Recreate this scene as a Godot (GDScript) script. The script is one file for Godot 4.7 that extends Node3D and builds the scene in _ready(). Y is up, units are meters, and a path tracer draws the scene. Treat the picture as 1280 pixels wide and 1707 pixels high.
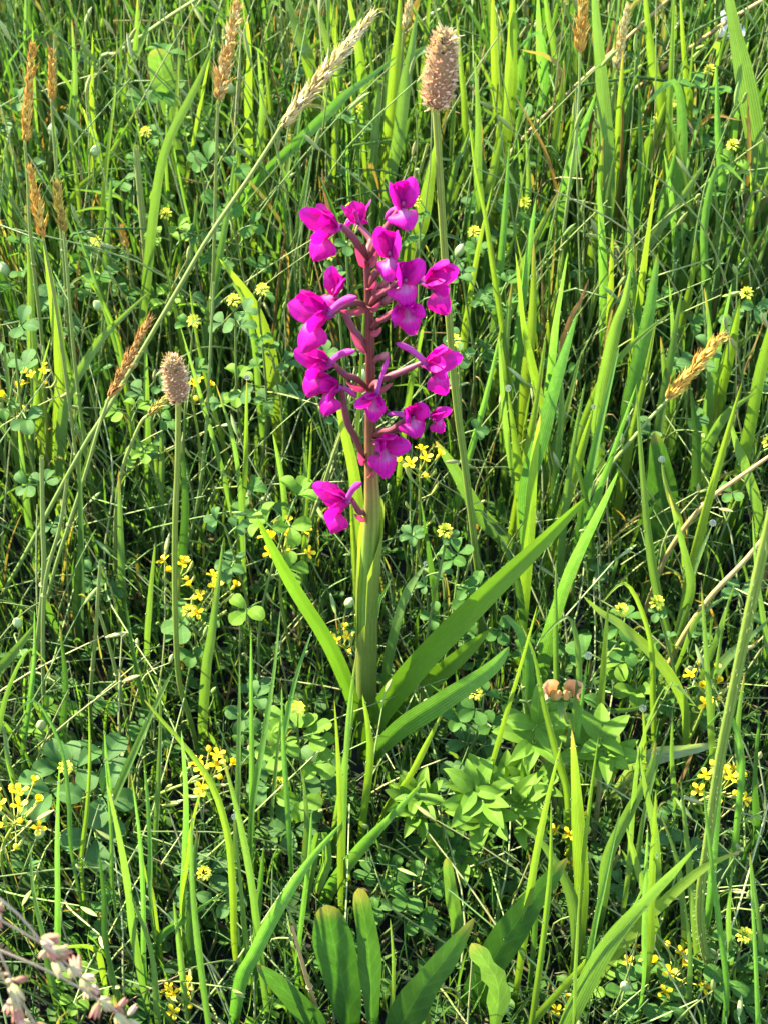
extends Node3D
# A green-winged meadow orchid standing in sunlit, dewy summer grass. Metres, y up; the orchid's foot is at the origin.

var rng := RandomNumberGenerator.new()
var taken := {}
var mats := {}
var shared := {}
var beads := []
var veins: ImageTexture
var dewed: ImageTexture
var net: ImageTexture
var soft: ImageTexture
var veined: ImageTexture
var UP := Vector3.UP


func V(x: float, y: float, z: float) -> Vector3:
	return Vector3(x, y, z)


# ---------------------------------------------------------------- shapes
class Sh:
	var v := PackedVector3Array()
	var uv := PackedVector2Array()
	var col := PackedColorArray()
	var idx := PackedInt32Array()

	func sheet(rows: int, cols: int, p: PackedVector3Array, uvs: PackedVector2Array, cs: PackedColorArray, closed := false) -> void:
		var b := v.size()
		v.append_array(p)
		uv.append_array(uvs)
		col.append_array(cs)
		for r in rows - 1:
			for c in (cols if closed else cols - 1):
				var a := b + r * cols + c
				var d := b + r * cols + (c + 1) % cols
				idx.append_array(PackedInt32Array([a, a + cols, d, d, a + cols, d + cols]))

	func mesh() -> ArrayMesh:
		var n := PackedVector3Array()
		n.resize(v.size())
		for i in range(0, idx.size(), 3):
			var a := idx[i]
			var b := idx[i + 1]
			var c := idx[i + 2]
			var f := (v[c] - v[a]).cross(v[b] - v[a])
			n[a] += f
			n[b] += f
			n[c] += f
		for i in n.size():
			n[i] = n[i].normalized() if n[i].length_squared() > 1e-24 else Vector3.UP
		var arr := []
		arr.resize(Mesh.ARRAY_MAX)
		arr[Mesh.ARRAY_VERTEX] = v
		arr[Mesh.ARRAY_NORMAL] = n
		arr[Mesh.ARRAY_TEX_UV] = uv
		arr[Mesh.ARRAY_COLOR] = col
		arr[Mesh.ARRAY_INDEX] = idx
		var m := ArrayMesh.new()
		m.add_surface_from_arrays(Mesh.PRIMITIVE_TRIANGLES, arr)
		return m


func spline(p: Array, n: int) -> PackedVector3Array:
	var out := PackedVector3Array()
	var k := p.size() - 1
	for i in n + 1:
		var s := float(i) / n * k
		var j := mini(int(s), k - 1)
		var a: Vector3 = p[maxi(j - 1, 0)]
		var b: Vector3 = p[j]
		var c: Vector3 = p[j + 1]
		var d: Vector3 = p[mini(j + 2, k)]
		out.append(b.cubic_interpolate(c, a, d, s - j))
	return out


func profile(kind: String, t: float) -> float:
	match kind:
		"grass": return minf(1.0, 0.62 + t * 1.1) * pow(maxf(0.0, 1.0 - pow(t, 2.6)), 0.85)
		"lance": return pow(sin(PI * pow(clampf(t * 0.93 + 0.07, 0, 1), 0.85)), 0.75)
		"orchid": return minf(1.0, 0.55 + t * 1.3) * pow(maxf(0.0, 1.0 - pow(t, 2.2)), 0.75)
		"spoon": return (0.28 + 0.72 * smoothstep(0.1, 0.62, t)) * sqrt(maxf(0.0, 1.0 - pow(t, 7.0)))
		"petal": return pow(sin(PI * pow(clampf(t * 0.96 + 0.03, 0, 1), 1.15)), 0.6)
		"strap": return minf(1.0, 0.7 + t) * sqrt(maxf(0.0, 1.0 - pow(t, 6.0)))
		"lobed": return (0.35 + 0.65 * smoothstep(0.05, 0.55, t)) * sqrt(maxf(0.0, 1.0 - pow(t, 5.0))) * (0.62 + 0.38 * absf(fposmod(t * 4.5, 1.0) * 2.0 - 1.0))
		"ovate": return pow(sin(PI * pow(clampf(t * 0.97 + 0.03, 0, 1), 0.72)), 0.8)
		"obovate": return pow(sin(PI * pow(clampf(t * 0.95 + 0.02, 0, 1), 1.55)), 0.62)
	return 1.0


# A leaf of any kind along a curve: across it is folded by «fold» and twisted by «twist»; its face looks towards «look».
func ribbon(sh: Sh, pts: PackedVector3Array, width: float, kind: String, fold: float, look: Vector3, twist: float, c0: Color, c1: Color, across := 5, wave := 0.05, dry := 0.0, blotch := 0.06) -> void:
	var n := pts.size()
	var p := PackedVector3Array()
	var uvs := PackedVector2Array()
	var cs := PackedColorArray()
	var total := 0.0
	for i in n - 1:
		total += pts[i].distance_to(pts[i + 1])
	var ph := rng.randf() * 20.0
	var shift := rng.randf() * 5.0
	for i in n:
		var t := float(i) / (n - 1)
		var tan_ := (pts[mini(i + 1, n - 1)] - pts[maxi(i - 1, 0)]).normalized()
		var side := tan_.cross(look)
		side = side.normalized() if side.length() > 0.01 else Vector3.RIGHT
		side = side.rotated(tan_, twist * (t - 0.5))
		var nrm := side.cross(tan_).normalized()
		var w := width * profile(kind, t) * 0.5 * (1.0 + wave * sin(ph + t * 17.0))
		for k in across:
			var u := 2.0 * k / (across - 1) - 1.0
			var lift := fold * absf(u) * w + wave * w * 0.8 * absf(u) * sin(ph * 2.0 + t * 23.0 + u * 2.0)
			p.append(pts[i] + side * (u * w / sqrt(1.0 + fold * fold)) + nrm * lift)
			uvs.append(Vector2(0.5 + u * 0.48, shift + t * total / 0.05))
			cs.append((c0.lerp(c1, t) * (1.0 + blotch * (sin(ph + t * 9.0) + 0.6 * sin(ph * 3.0 + t * 31.0 + u)))).lerp(Color(0.46, 0.30, 0.12), dry * smoothstep(0.86, 0.98, t)))
	sh.sheet(n, across, p, uvs, cs)


func tube(sh: Sh, pts: PackedVector3Array, radii: Array, sides: int, c0: Color, c1: Color, rough := 0.0) -> void:
	var n := pts.size()
	var p := PackedVector3Array()
	var uvs := PackedVector2Array()
	var cs := PackedColorArray()
	var side := Vector3.RIGHT
	var total := 0.0
	for i in n:
		var t := float(i) / (n - 1)
		var tan_ := (pts[mini(i + 1, n - 1)] - pts[maxi(i - 1, 0)]).normalized()
		side = (side - tan_ * side.dot(tan_)).normalized()
		var other := tan_.cross(side)
		var s := t * (radii.size() - 1)
		var j := mini(int(s), radii.size() - 2)
		var r: float = lerpf(radii[j], radii[j + 1], s - j)
		if i > 0:
			total += pts[i].distance_to(pts[i - 1])
		for k in sides:
			var a := TAU * k / sides
			p.append(pts[i] + (side * cos(a) + other * sin(a)) * r * (1.0 + rough * rng.randf_range(-1, 1)))
			uvs.append(Vector2(float(k) / sides, total / 0.05))
			cs.append(c0.lerp(c1, t))
	sh.sheet(n, sides, p, uvs, cs, true)


# A closed, pointed or blunt body of revolution from a to b.
func bud(sh: Sh, a: Vector3, b: Vector3, r: float, c0: Color, c1: Color, sides := 8, rows := 7, peak := 0.5, blunt := 0.7) -> void:
	var pts := PackedVector3Array()
	var rad := []
	for i in rows:
		var t := float(i) / (rows - 1)
		pts.append(a.lerp(b, t))
		rad.append(maxf(r * 0.02, r * pow(sin(PI * pow(clampf(t, 0.0, 1.0), log(0.5) / log(peak))), blunt)))
	tube(sh, pts, rad, sides, c0, c1)


# ---------------------------------------------------------------- materials
func noise_at(freq: float, seed_: int) -> FastNoiseLite:
	var n := FastNoiseLite.new()
	n.noise_type = FastNoiseLite.TYPE_SIMPLEX_SMOOTH
	n.seed = seed_
	n.frequency = freq
	n.fractal_octaves = 3
	return n


func make_textures() -> void:
	var a := noise_at(0.05, 3)
	var b := noise_at(0.2, 4)
	var im := Image.create(64, 256, false, Image.FORMAT_RGB8)
	var dw := Image.create(64, 256, false, Image.FORMAT_RGB8)
	for y in 256:
		for x in 64:
			var u := (x + 0.5) / 64.0
			var g := 0.87 + 0.085 * sin(u * TAU * 9.0) + 0.045 * a.get_noise_2d(x * 6.0, y * 0.5) + 0.03 * b.get_noise_2d(x * 2.0, y * 1.2)
			g += 0.08 * exp(-pow((u - 0.5) / 0.03, 2.0))
			g += 0.04 * a.get_noise_2d(x * 0.4 + 50.0, y * 0.9)
			g = clampf(g, 0, 1)
			im.set_pixel(x, y, Color(g, g, g))
			var d := smoothstep(0.15, 0.5, b.get_noise_2d(x * 3.1, y * 3.1)) * smoothstep(-0.35, 0.35, a.get_noise_2d(x * 0.5, y * 0.6))
			dw.set_pixel(x, y, Color(0.66, 0.86, 0.5).lerp(Color(1, 1, 1), d) * g)
	veins = ImageTexture.create_from_image(im)
	var so := Image.create(64, 256, false, Image.FORMAT_RGB8)
	for y in 256:
		for x in 64:
			var g := clampf(0.93 + 0.025 * sin((x + 0.5) / 64.0 * TAU * 14.0) + 0.05 * a.get_noise_2d(x * 2.0, y * 0.7) + 0.03 * b.get_noise_2d(x * 1.5, y * 1.5), 0, 1)
			so.set_pixel(x, y, Color(g, g, g))
	soft = ImageTexture.create_from_image(so)
	var pe := Image.create(96, 192, false, Image.FORMAT_RGB8)
	for y in 192:
		for x in 96:
			var u := (x + 0.5) / 48.0 - 1.0
			var bend := u * 5.0 + 0.25 * a.get_noise_2d(x * 0.8, y * 0.8)
			var line := exp(-pow(fposmod(bend, 1.0) - 0.5, 2.0) / 0.012)
			var g := clampf(0.96 - 0.13 * line + 0.12 * a.get_noise_2d(x * 0.9 + 90.0, y * 0.6) + 0.08 * b.get_noise_2d(x * 1.4, y * 1.4), 0, 1)
			pe.set_pixel(x, y, Color(g, lerpf(g, 1.0, 0.1), lerpf(g, 1.0, 0.2)))
	veined = ImageTexture.create_from_image(pe)
	dewed = ImageTexture.create_from_image(dw)
	var le := Image.create(128, 128, false, Image.FORMAT_RGB8)
	for y in 128:
		for x in 128:
			var u := absf((x + 0.5) / 64.0 - 1.0)
			var q := fposmod(y / 128.0 * 5.0 - u * 1.3, 1.0)
			var g := 0.86 + 0.1 * exp(-pow((q - 0.5) / 0.07, 2.0)) * (1.0 - 0.4 * u) + 0.12 * exp(-pow(u / 0.045, 2.0)) + 0.05 * b.get_noise_2d(x * 1.0, y * 1.0) + 0.05 * a.get_noise_2d(x * 1.0, y * 1.0)
			g = clampf(g, 0, 1)
			le.set_pixel(x, y, Color(g, g, g))
	net = ImageTexture.create_from_image(le)


func mat(key: String, rough: float, spec: float, through: Color, tex: Texture2D = null, bump := 0.0, tint := Color.WHITE) -> StandardMaterial3D:
	if mats.has(key):
		return mats[key]
	var m := StandardMaterial3D.new()
	m.resource_name = key
	m.vertex_color_use_as_albedo = true
	m.albedo_color = tint.linear_to_srgb()
	m.roughness = rough
	m.metallic_specular = spec
	m.cull_mode = BaseMaterial3D.CULL_DISABLED
	if through.r + through.g + through.b > 0.0:
		m.backlight_enabled = true
		m.backlight = through.linear_to_srgb()
	if tex:
		m.albedo_texture = tex
		if bump > 0.0:
			m.heightmap_enabled = true
			m.heightmap_scale = bump
			m.heightmap_texture = tex
	mats[key] = m
	return m


func make_materials() -> void:
	make_textures()
	mat("blade", 0.4, 0.55, Color(0.93, 1.0, 0.25), veins, 0.02)
	mat("dewy blade", 0.5, 0.5, Color(0.95, 1.0, 0.4), dewed, 0.03)
	mat("leaf", 0.5, 0.28, Color(0.85, 1.0, 0.22), net, 0.02)
	mat("stalk", 0.5, 0.4, Color(0.25, 0.3, 0.08), veins, 0.01)
	mat("straw", 0.7, 0.3, Color(0.3, 0.28, 0.2), veins, 0.01)
	mat("petal", 0.5, 0.3, Color(1.0, 0.15, 0.70), veined, 0.006)
	mat("salmon petal", 0.55, 0.3, Color(0.7, 0.4, 0.22), veined, 0.01)
	mat("orchid leaf", 0.33, 0.5, Color(0.9, 1.0, 0.25), soft, 0.008)
	mat("yellow petal", 0.5, 0.4, Color(0.8, 0.75, 0.2))
	mat("white petal", 0.5, 0.4, Color(0.6, 0.6, 0.55))
	mat("chaff", 0.75, 0.25, Color(0.5, 0.45, 0.3))
	var w := StandardMaterial3D.new()
	w.resource_name = "dew"
	w.albedo_color = Color(1, 1, 1, 0.02)
	w.transparency = BaseMaterial3D.TRANSPARENCY_ALPHA
	w.refraction_enabled = true
	w.refraction_scale = 0.033
	w.roughness = 0.0
	mats["dew"] = w


const GREEN := {"y": [Color(0.17, 0.28, 0.035), Color(0.24, 0.36, 0.055)], "g": [Color(0.11, 0.22, 0.05), Color(0.18, 0.30, 0.085)], "d": [Color(0.05, 0.13, 0.03), Color(0.08, 0.18, 0.04)],
	"p": [Color(0.22, 0.33, 0.13), Color(0.42, 0.51, 0.32)], "t": [Color(0.15, 0.23, 0.05), Color(0.26, 0.33, 0.10)], "s": [Color(0.30, 0.26, 0.08), Color(0.46, 0.35, 0.17)], "o": [Color(0.35, 0.22, 0.06), Color(0.46, 0.21, 0.09)]}


# ---------------------------------------------------------------- naming
func numbered(called: String) -> String:
	var n: int = taken.get(called, 0)
	taken[called] = n + 1
	return called if n == 0 else "%s_%03d" % [called, n]


func thing(called: String, label: String, category: String, group := "", at := Vector3.ZERO) -> Node3D:
	var o := Node3D.new()
	o.name = numbered(called)
	o.position = at
	add_child(o, true)
	tag(o, label, category, group)
	return o


func tag(o: Node, label: String, category: String, group := "", kind := "") -> void:
	if label:
		o.set_meta("label", label)
	if category:
		o.set_meta("category", category)
	if group:
		o.set_meta("group", group)
	if kind:
		o.set_meta("kind", kind)


func put(called: String, m: Mesh, material: Material, parent: Node = self, at := Transform3D.IDENTITY) -> MeshInstance3D:
	var o := MeshInstance3D.new()
	o.name = numbered(called) if parent == self else called
	o.mesh = m
	o.material_override = material
	o.transform = at
	parent.add_child(o, true)
	return o


# Moves the points of a thing so that its foot is the thing's own origin.
func local(p: Array) -> Array:
	var out := []
	for q in p:
		out.append(q - p[0])
	return out


func wob(c: Color, by := 0.12) -> Color:
	var k := 1.0 + rng.randf_range(-by, by)
	return Color(c.r * k * (1.0 + rng.randf_range(-by, by) * 0.7), c.g * k, c.b * k)


# ---------------------------------------------------------------- grass that can be told apart
func blade(tone: String, p: Array, width: float, fold: float, face: float, label: String) -> void:
	var sh := Sh.new()
	var c: Array = GREEN[tone]
	var pts := spline(local(p), 22)
	var look := Vector3(sin(face), 0.35, cos(face)).normalized()
	var stalk := tone == "t" or tone == "s"
	var o := MeshInstance3D.new()
	if stalk:
		tube(sh, pts, [width * 0.46, width * 0.42, width * 0.28], 7, wob(c[0]), wob(c[1]))
	else:
		ribbon(sh, pts, width, "grass", fold, look, rng.randf_range(-0.9, 0.9), wob(c[0]), wob(c[1]), 5, 0.05, 0.9 if rng.randf() < 0.3 else 0.0)
		for i in 12:
			beads.append((p[0] as Vector3) + sh.v[rng.randi_range(4, 21) * 5 + 4 * rng.randi_range(0, 1)])
	var m: Material = mats["stalk"] if tone == "t" else mats["straw"] if tone in ["s", "o"] else mats["dewy blade"] if tone == "p" else mats["blade"]
	o = put("grass_stalk" if stalk else "grass_shoot", sh.mesh(), m)
	o.position = p[0]
	tag(o, label, "grass stalk" if stalk else "grass blade", "single stalks in the meadow" if stalk else "single grass blades in the meadow")
	if stalk and width > 0.0012:
		var node := Sh.new()
		var k := rng.randi_range(8, 12)
		bud(node, pts[k] - (pts[k + 1] - pts[k]) * 0.12, pts[k] + (pts[k + 1] - pts[k]) * 0.12, width * 0.68, wob(Color(0.16, 0.12, 0.05)), wob(c[1]), 7, 5)
		put("joint", node.mesh(), m, o)


func dew(at: Vector3, r: float, label: String) -> void:
	if not shared.has("dew"):
		var s := SphereMesh.new()
		s.radius = 1.0
		s.height = 2.0
		s.radial_segments = 20
		s.rings = 10
		shared["dew"] = s
	var o := put("dew_drop", shared["dew"], mats["dew"], self, Transform3D(Basis.from_scale(Vector3.ONE * r), at + Vector3(0, r * 0.6, 0)))
	tag(o, label, "dew drop", "dew drops on grass tips")


# ---------------------------------------------------------------- seed heads
func spikelet(k: int) -> Mesh:
	var key := "spikelet%d" % k
	if not shared.has(key):
		var sh := Sh.new()
		var l := 0.0052 + 0.0007 * k
		for s in 3:
			var d := Vector3(0.28 * (s - 1), 1.0, 0.12 * (k - 1)).normalized()
			var tint := Color(0.8, 0.8, 0.8).lerp(Color(1.0, 1.0, 1.0), s * 0.5)
			bud(sh, Vector3(0, 0, 0), d * l * (1.0 - 0.1 * absf(s - 1)), 0.00062, tint, Color(1, 0.98, 0.9), 5, 5, 0.38)
			tube(sh, PackedVector3Array([d * l * 0.9, d * l * 1.25 + Vector3(0.0004 * (s - 1), 0, 0.0003)]), [0.00013, 0.00005], 4, Color(0.9, 0.85, 0.7), Color(1, 1, 0.9))
		shared[key] = sh.mesh()
	return shared[key]


func seed_head(a: Vector3, b: Vector3, width: float, tone: String, label: String) -> void:
	var tints := {"gold": [Color(0.56, 0.33, 0.06), Color(0.46, 0.25, 0.05), Color(0.60, 0.42, 0.10)], "olive": [Color(0.34, 0.30, 0.05), Color(0.28, 0.22, 0.05), Color(0.42, 0.35, 0.08)],
		"pale": [Color(0.58, 0.50, 0.22), Color(0.50, 0.40, 0.17), Color(0.66, 0.60, 0.36)], "rust": [Color(0.42, 0.22, 0.07), Color(0.36, 0.18, 0.06), Color(0.48, 0.30, 0.10)],
		"frayed": [Color(0.52, 0.34, 0.12), Color(0.58, 0.45, 0.22), Color(0.46, 0.28, 0.08)]}
	var o := thing("grass_spike", label, "grass seed head", "seed heads of the meadow grass", a)
	var axis := b - a
	var sh := Sh.new()
	tube(sh, PackedVector3Array([Vector3.ZERO, axis * 0.5, axis * 0.95]), [0.0005, 0.0004, 0.0002], 5, Color(0.4, 0.3, 0.1), Color(0.4, 0.3, 0.1))
	put("axis", sh.mesh(), mats["straw"], o)
	var dir := axis.normalized()
	var side := dir.cross(Vector3(0.3, 0.1, 1)).normalized()
	var count := clampi(int(axis.length() / 0.0007), 18, 60)
	var big := clampf(width / 0.0055, 0.55, 1.25)
	for i in count:
		var t := (i + 0.3) / count
		var rad := side.rotated(dir, i * 2.4 + rng.randf() * 0.5)
		var open := width * 0.28 * (0.55 + 0.45 * sin(PI * minf(1.0, t * 0.9 + 0.12)))
		var up := (dir + rad * rng.randf_range(0.06, 0.30 if tone != "frayed" else 0.75)).normalized()
		var x := up.cross(rad).normalized()
		var size := big * rng.randf_range(0.8, 1.1) * (1.0 - 0.35 * t)
		var c: int = rng.randi_range(0, 2)
		put("spikelet", spikelet(rng.randi_range(0, 2)), mat("chaff %s %d" % [tone, c], 0.7, 0.3, Color(0.45, 0.4, 0.25), null, 0.0, tints[tone][c]), o,
			Transform3D(Basis(x, up, x.cross(up)).scaled_local(Vector3.ONE * size), axis * t * 0.93 + rad * open * 0.6))


func plantain(p: Array, tip: Vector3, width: float, stalk: float, label: String) -> void:
	var o := thing("plantain", label, "plantain", "", p[0])
	var pts := spline(local(p), 26)
	var foot := pts[pts.size() - 1]
	var axis := tip - (p[p.size() - 1] as Vector3)
	var sh := Sh.new()
	tube(sh, pts, [stalk * 0.52, stalk * 0.5, stalk * 0.42], 10, Color(0.11, 0.2, 0.03), Color(0.26, 0.32, 0.06), 0.05)
	put("stalk", sh.mesh(), mats["stalk"], o)
	var core := Sh.new()
	bud(core, foot - axis * 0.02, foot + axis, width * 0.40, Color(0.30, 0.16, 0.09), Color(0.22, 0.15, 0.07), 12, 12, 0.45, 0.4)
	put("core", core.mesh(), mats["chaff"], o)
	var scales := Sh.new()
	var dir := axis.normalized()
	var side := dir.cross(Vector3.BACK).normalized()
	var big := width / 0.0105
	var count := 430
	for i in count:
		var t := (i + 0.5) / count
		var rad := side.rotated(dir, i * 2.39996 + rng.randf() * 0.2)
		var r := width * 0.43 * pow(sin(PI * pow(clampf(t * 0.94 + 0.04, 0, 1), 0.86)), 0.36)
		r *= 1.0 + 0.07 * sin(i * 0.11) + 0.05 * sin(i * 2.39996 * 2.0 + t * 9.0)
		var base := foot + axis * (t * 0.97) + rad * r * 0.86
		var out := (rad * 0.75 + dir * rng.randf_range(0.2, 0.9) + side.rotated(dir, rng.randf() * TAU) * 0.3).normalized()
		var l := big * rng.randf_range(0.0011, 0.0020)
		var dry := Color(0.62, 0.38, 0.26).lerp(Color(0.75, 0.58, 0.38), rng.randf())
		if t > 0.78:
			dry = dry.lerp(Color(0.36, 0.28, 0.10), rng.randf())
			if rng.randf() < 0.2:
				dry = Color(0.05, 0.04, 0.02)
		var look := (rad + dir * 0.2).cross(out).cross(out)
		ribbon(scales, PackedVector3Array([base, base + out * l * 0.5, base + out * l + dir * l * 0.25]), l * 0.75, "ovate", 0.4, look, 0.0, wob(dry * 0.8), wob(dry), 3)
		if rng.randf() < 0.25:
			tube(scales, PackedVector3Array([base, base + out * l * rng.randf_range(1.2, 1.9)]), [0.00009, 0.00006], 3, Color(0.6, 0.5, 0.34), Color(0.75, 0.68, 0.5))
	var q := put("bracts", scales.mesh(), mats["chaff"], o)
	tag(q, "", "", "", "stuff")


func panicle(root: Vector3, top: Vector3, label: String) -> void:
	var o := thing("grass_panicle", label, "grass panicle", "", root)
	var e := top - root
	var sh := Sh.new()
	var line := spline([Vector3.ZERO, e * 0.5 + Vector3(-0.012, 0, 0.01), e], 24)
	tube(sh, line, [0.0009, 0.0007, 0.0004], 6, Color(0.2, 0.25, 0.07), Color(0.45, 0.33, 0.2))
	put("culm", sh.mesh(), mats["stalk"], o)
	var cup := Sh.new()
	for s in 3:
		var d := Vector3(0.30 * (s - 1), 1, 0.1 * (s % 2)).normalized()
		bud(cup, Vector3.ZERO, d * 0.0052, 0.0008, Color(0.62, 0.66, 0.42), Color(0.86, 0.62, 0.56), 6, 6, 0.42)
	var m := cup.mesh()
	var hang := [Vector3(0.004, -0.008, 0.004), Vector3(0.013, -0.020, 0.006), Vector3(0.007, -0.026, 0.012), Vector3(0.018, -0.031, 0.006), Vector3(0.024, -0.042, 0.008), Vector3(0.010, -0.040, 0.014), Vector3(-0.006, -0.030, 0.012), Vector3(0.003, -0.016, 0.012)]
	for k in hang.size():
		var start: Vector3 = line[24 - k / 2]
		var tip: Vector3 = e + hang[k]
		var arm := spline([start, start.lerp(tip, 0.55) + Vector3(0.002, 0.004, 0.001), tip], 8)
		var b := Sh.new()
		tube(b, arm, [0.0003, 0.0002], 5, Color(0.4, 0.33, 0.2), Color(0.5, 0.36, 0.26))
		var br := put("branch", b.mesh(), mats["straw"], o)
		for i in 9:
			var d := ((tip - start).normalized() * 0.5 + Vector3(rng.randf_range(-0.9, 0.9), rng.randf_range(-0.7, 0.6), rng.randf_range(-0.7, 0.7))).normalized()
			var x := d.cross(Vector3(0.3, 0.2, 1)).normalized()
			put("spikelet", m, mat("pink chaff %d" % (i % 3), 0.6, 0.35, Color(0.6, 0.5, 0.45), null, 0.0, [Color(0.62, 0.52, 0.42), Color(0.50, 0.27, 0.22), Color(0.5, 0.5, 0.3)][i % 3]), br,
				Transform3D(Basis(x, d, x.cross(d)).scaled_local(Vector3.ONE * rng.randf_range(0.5, 0.78)), arm[8 - i / 3] + d * 0.0005))


# ---------------------------------------------------------------- herbs
func leaflet(kind: String, tone: int, k: int) -> Mesh:
	var key := "leaflet %s %d %d" % [kind, tone, k]
	if not shared.has(key):
		var cs := [[Color(0.06, 0.17, 0.025), Color(0.09, 0.22, 0.035)], [Color(0.13, 0.28, 0.025), Color(0.18, 0.34, 0.035)], [Color(0.065, 0.17, 0.04), Color(0.10, 0.22, 0.055)]]
		var c: Array = cs[tone]
		var sh := Sh.new()
		var pts := PackedVector3Array()
		var bend := 0.05 + 0.1 * k
		for i in 11:
			var t := i / 10.0
			pts.append(Vector3(0, bend * sin(t * 2.2) - 0.10 * t * t * k, t))
		ribbon(sh, pts, 0.80 if kind == "obovate" else 0.5, kind, 0.16 + 0.14 * k, UP, 0.0, c[0], c[1], 7, 0.03)
		shared[key] = sh.mesh()
	return shared[key]


func compound_leaf(parent: Node3D, from: Vector3, at: Vector3, nrm: Vector3, fwd: Vector3, size: float, kind: String, tone: int, count: int) -> void:
	var sh := Sh.new()
	var mid := from.lerp(at, 0.5) + UP * from.distance_to(at) * 0.08
	tube(sh, spline([from, mid, at], 6), [0.00038, 0.0003], 5, Color(0.14, 0.2, 0.05), Color(0.12, 0.24, 0.05))
	var leaf := put("leaf", sh.mesh(), mats["stalk"], parent)
	fwd = (fwd - nrm * fwd.dot(nrm)).normalized()
	for i in count:
		var a: float
		if kind == "obovate":
			a = (i - 1) * 1.5
		else:
			a = [0.0, 0.75, -0.75, 2.2, -2.2][i]
		var d := fwd.rotated(nrm, a + rng.randf_range(-0.15, 0.15))
		d = (d + nrm * rng.randf_range(-0.05, 0.35)).normalized()
		var x := nrm.cross(d).normalized()
		var s := size * rng.randf_range(0.85, 1.08) * (1.0 if i < 3 else 0.8)
		put("leaflet", leaflet(kind, tone, rng.randi_range(0, 2)), mats["leaf"], leaf, Transform3D(Basis(x, d.cross(x), d).scaled_local(Vector3.ONE * s), at + d * size * 0.06))


func clover_head(parent: Node3D, from: Vector3, at: Vector3) -> void:
	var st := Sh.new()
	tube(st, spline([from, from.lerp(at, 0.5) + UP * 0.002, at], 6), [0.0003, 0.00025], 5, Color(0.14, 0.2, 0.05), Color(0.2, 0.28, 0.05))
	var h := put("flower_head", st.mesh(), mats["stalk"], parent)
	var sh := Sh.new()
	for i in 26:
		var t := (i + 0.5) / 26
		var a := i * 2.4
		var y := 1.0 - 1.7 * t
		var d := Vector3(cos(a) * sqrt(maxf(0, 1 - y * y)), y, sin(a) * sqrt(maxf(0, 1 - y * y)))
		var p := at + UP * 0.0016 + d * 0.0011
		var out := (d + Vector3(0, 0.25, 0)).normalized()
		var c := Color(0.72, 0.62, 0.02).lerp(Color(0.55, 0.60, 0.05), rng.randf())
		ribbon(sh, PackedVector3Array([p, p + out * 0.0009, p + out * 0.0016 - UP * 0.0004 * t]), 0.0013, "obovate", 0.4, d.cross(out + Vector3(0.01, 0, 0.02)).cross(out), 0.0, Color(0.5, 0.55, 0.06), c, 3)
	put("florets", sh.mesh(), mats["yellow petal"], h)


func clover(root: Vector3, top: Vector3, size: float, leaves: int, heads: int, spread: float, tone: int, label: String) -> void:
	var o := thing("clover", label, "clover", "clover sprigs among the grass", root)
	var e := top - root
	var line := spline([Vector3.ZERO, e * 0.5 + Vector3(rng.randf_range(-0.008, 0.008), 0.004, rng.randf_range(-0.006, 0.006)), e - UP * size * 0.5], 12)
	var sh := Sh.new()
	tube(sh, line, [0.0006, 0.0004], 6, Color(0.12, 0.16, 0.05), Color(0.14, 0.22, 0.05))
	put("stem", sh.mesh(), mats["stalk"], o)
	var turn := rng.randf() * TAU
	for i in leaves:
		var t := 1.0 - 0.5 * float(i) / maxf(1.0, leaves)
		var from := line[int(round(t * 12))]
		var a := turn + i * 2.4
		var out := Vector3(cos(a), 0, sin(a))
		var reach := size * spread * (0.55 + 0.75 * float(i) / leaves)
		var at := from + out * reach + UP * size * rng.randf_range(0.2, 0.9)
		var nrm := (UP + out * 0.25 + Vector3(rng.randf_range(-0.35, 0.25), 0, rng.randf_range(-0.1, 0.5))).normalized()
		compound_leaf(o, from, at, nrm, out, size * rng.randf_range(0.8, 1.05), "obovate", tone, 3)
	for i in heads:
		var a := turn + 1.2 + i * 2.0
		clover_head(o, line[11], e + Vector3(cos(a) * size * 0.5, size * 0.75, sin(a) * size * 0.4 + 0.001))


func birdsfoot(root: Vector3, top: Vector3, size: float, leaves: int, tone: int, label: String) -> void:
	var o := thing("birdsfoot_trefoil", label, "birdsfoot trefoil", "birdsfoot shoots in front of the orchid", root)
	var e := top - root
	var line := spline([Vector3.ZERO, e * 0.45 + UP * 0.012, e], 12)
	var sh := Sh.new()
	tube(sh, line, [0.0011, 0.0007], 7, Color(0.2, 0.2, 0.08), Color(0.3, 0.34, 0.1))
	put("stem", sh.mesh(), mats["stalk"], o)
	var turn := rng.randf() * TAU
	for i in leaves:
		var from := line[12 - mini(i * 5 / maxi(leaves, 1), 6)]
		var a := turn + i * 2.4
		var out := Vector3(cos(a), 0, sin(a))
		var at := from + (out * (0.25 + 0.08 * i) + UP * rng.randf_range(0.1, 0.4)) * size * 0.7
		var nrm := (UP - out * 0.15 + Vector3(rng.randf_range(-0.3, 0.3), 0, rng.randf_range(0.0, 0.5))).normalized()
		compound_leaf(o, from, at, nrm, (out + UP * 0.6).normalized(), size * rng.randf_range(0.8, 1.1), "ovate", tone if i % 4 else 1, 5 if i < 5 else 3)


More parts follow.
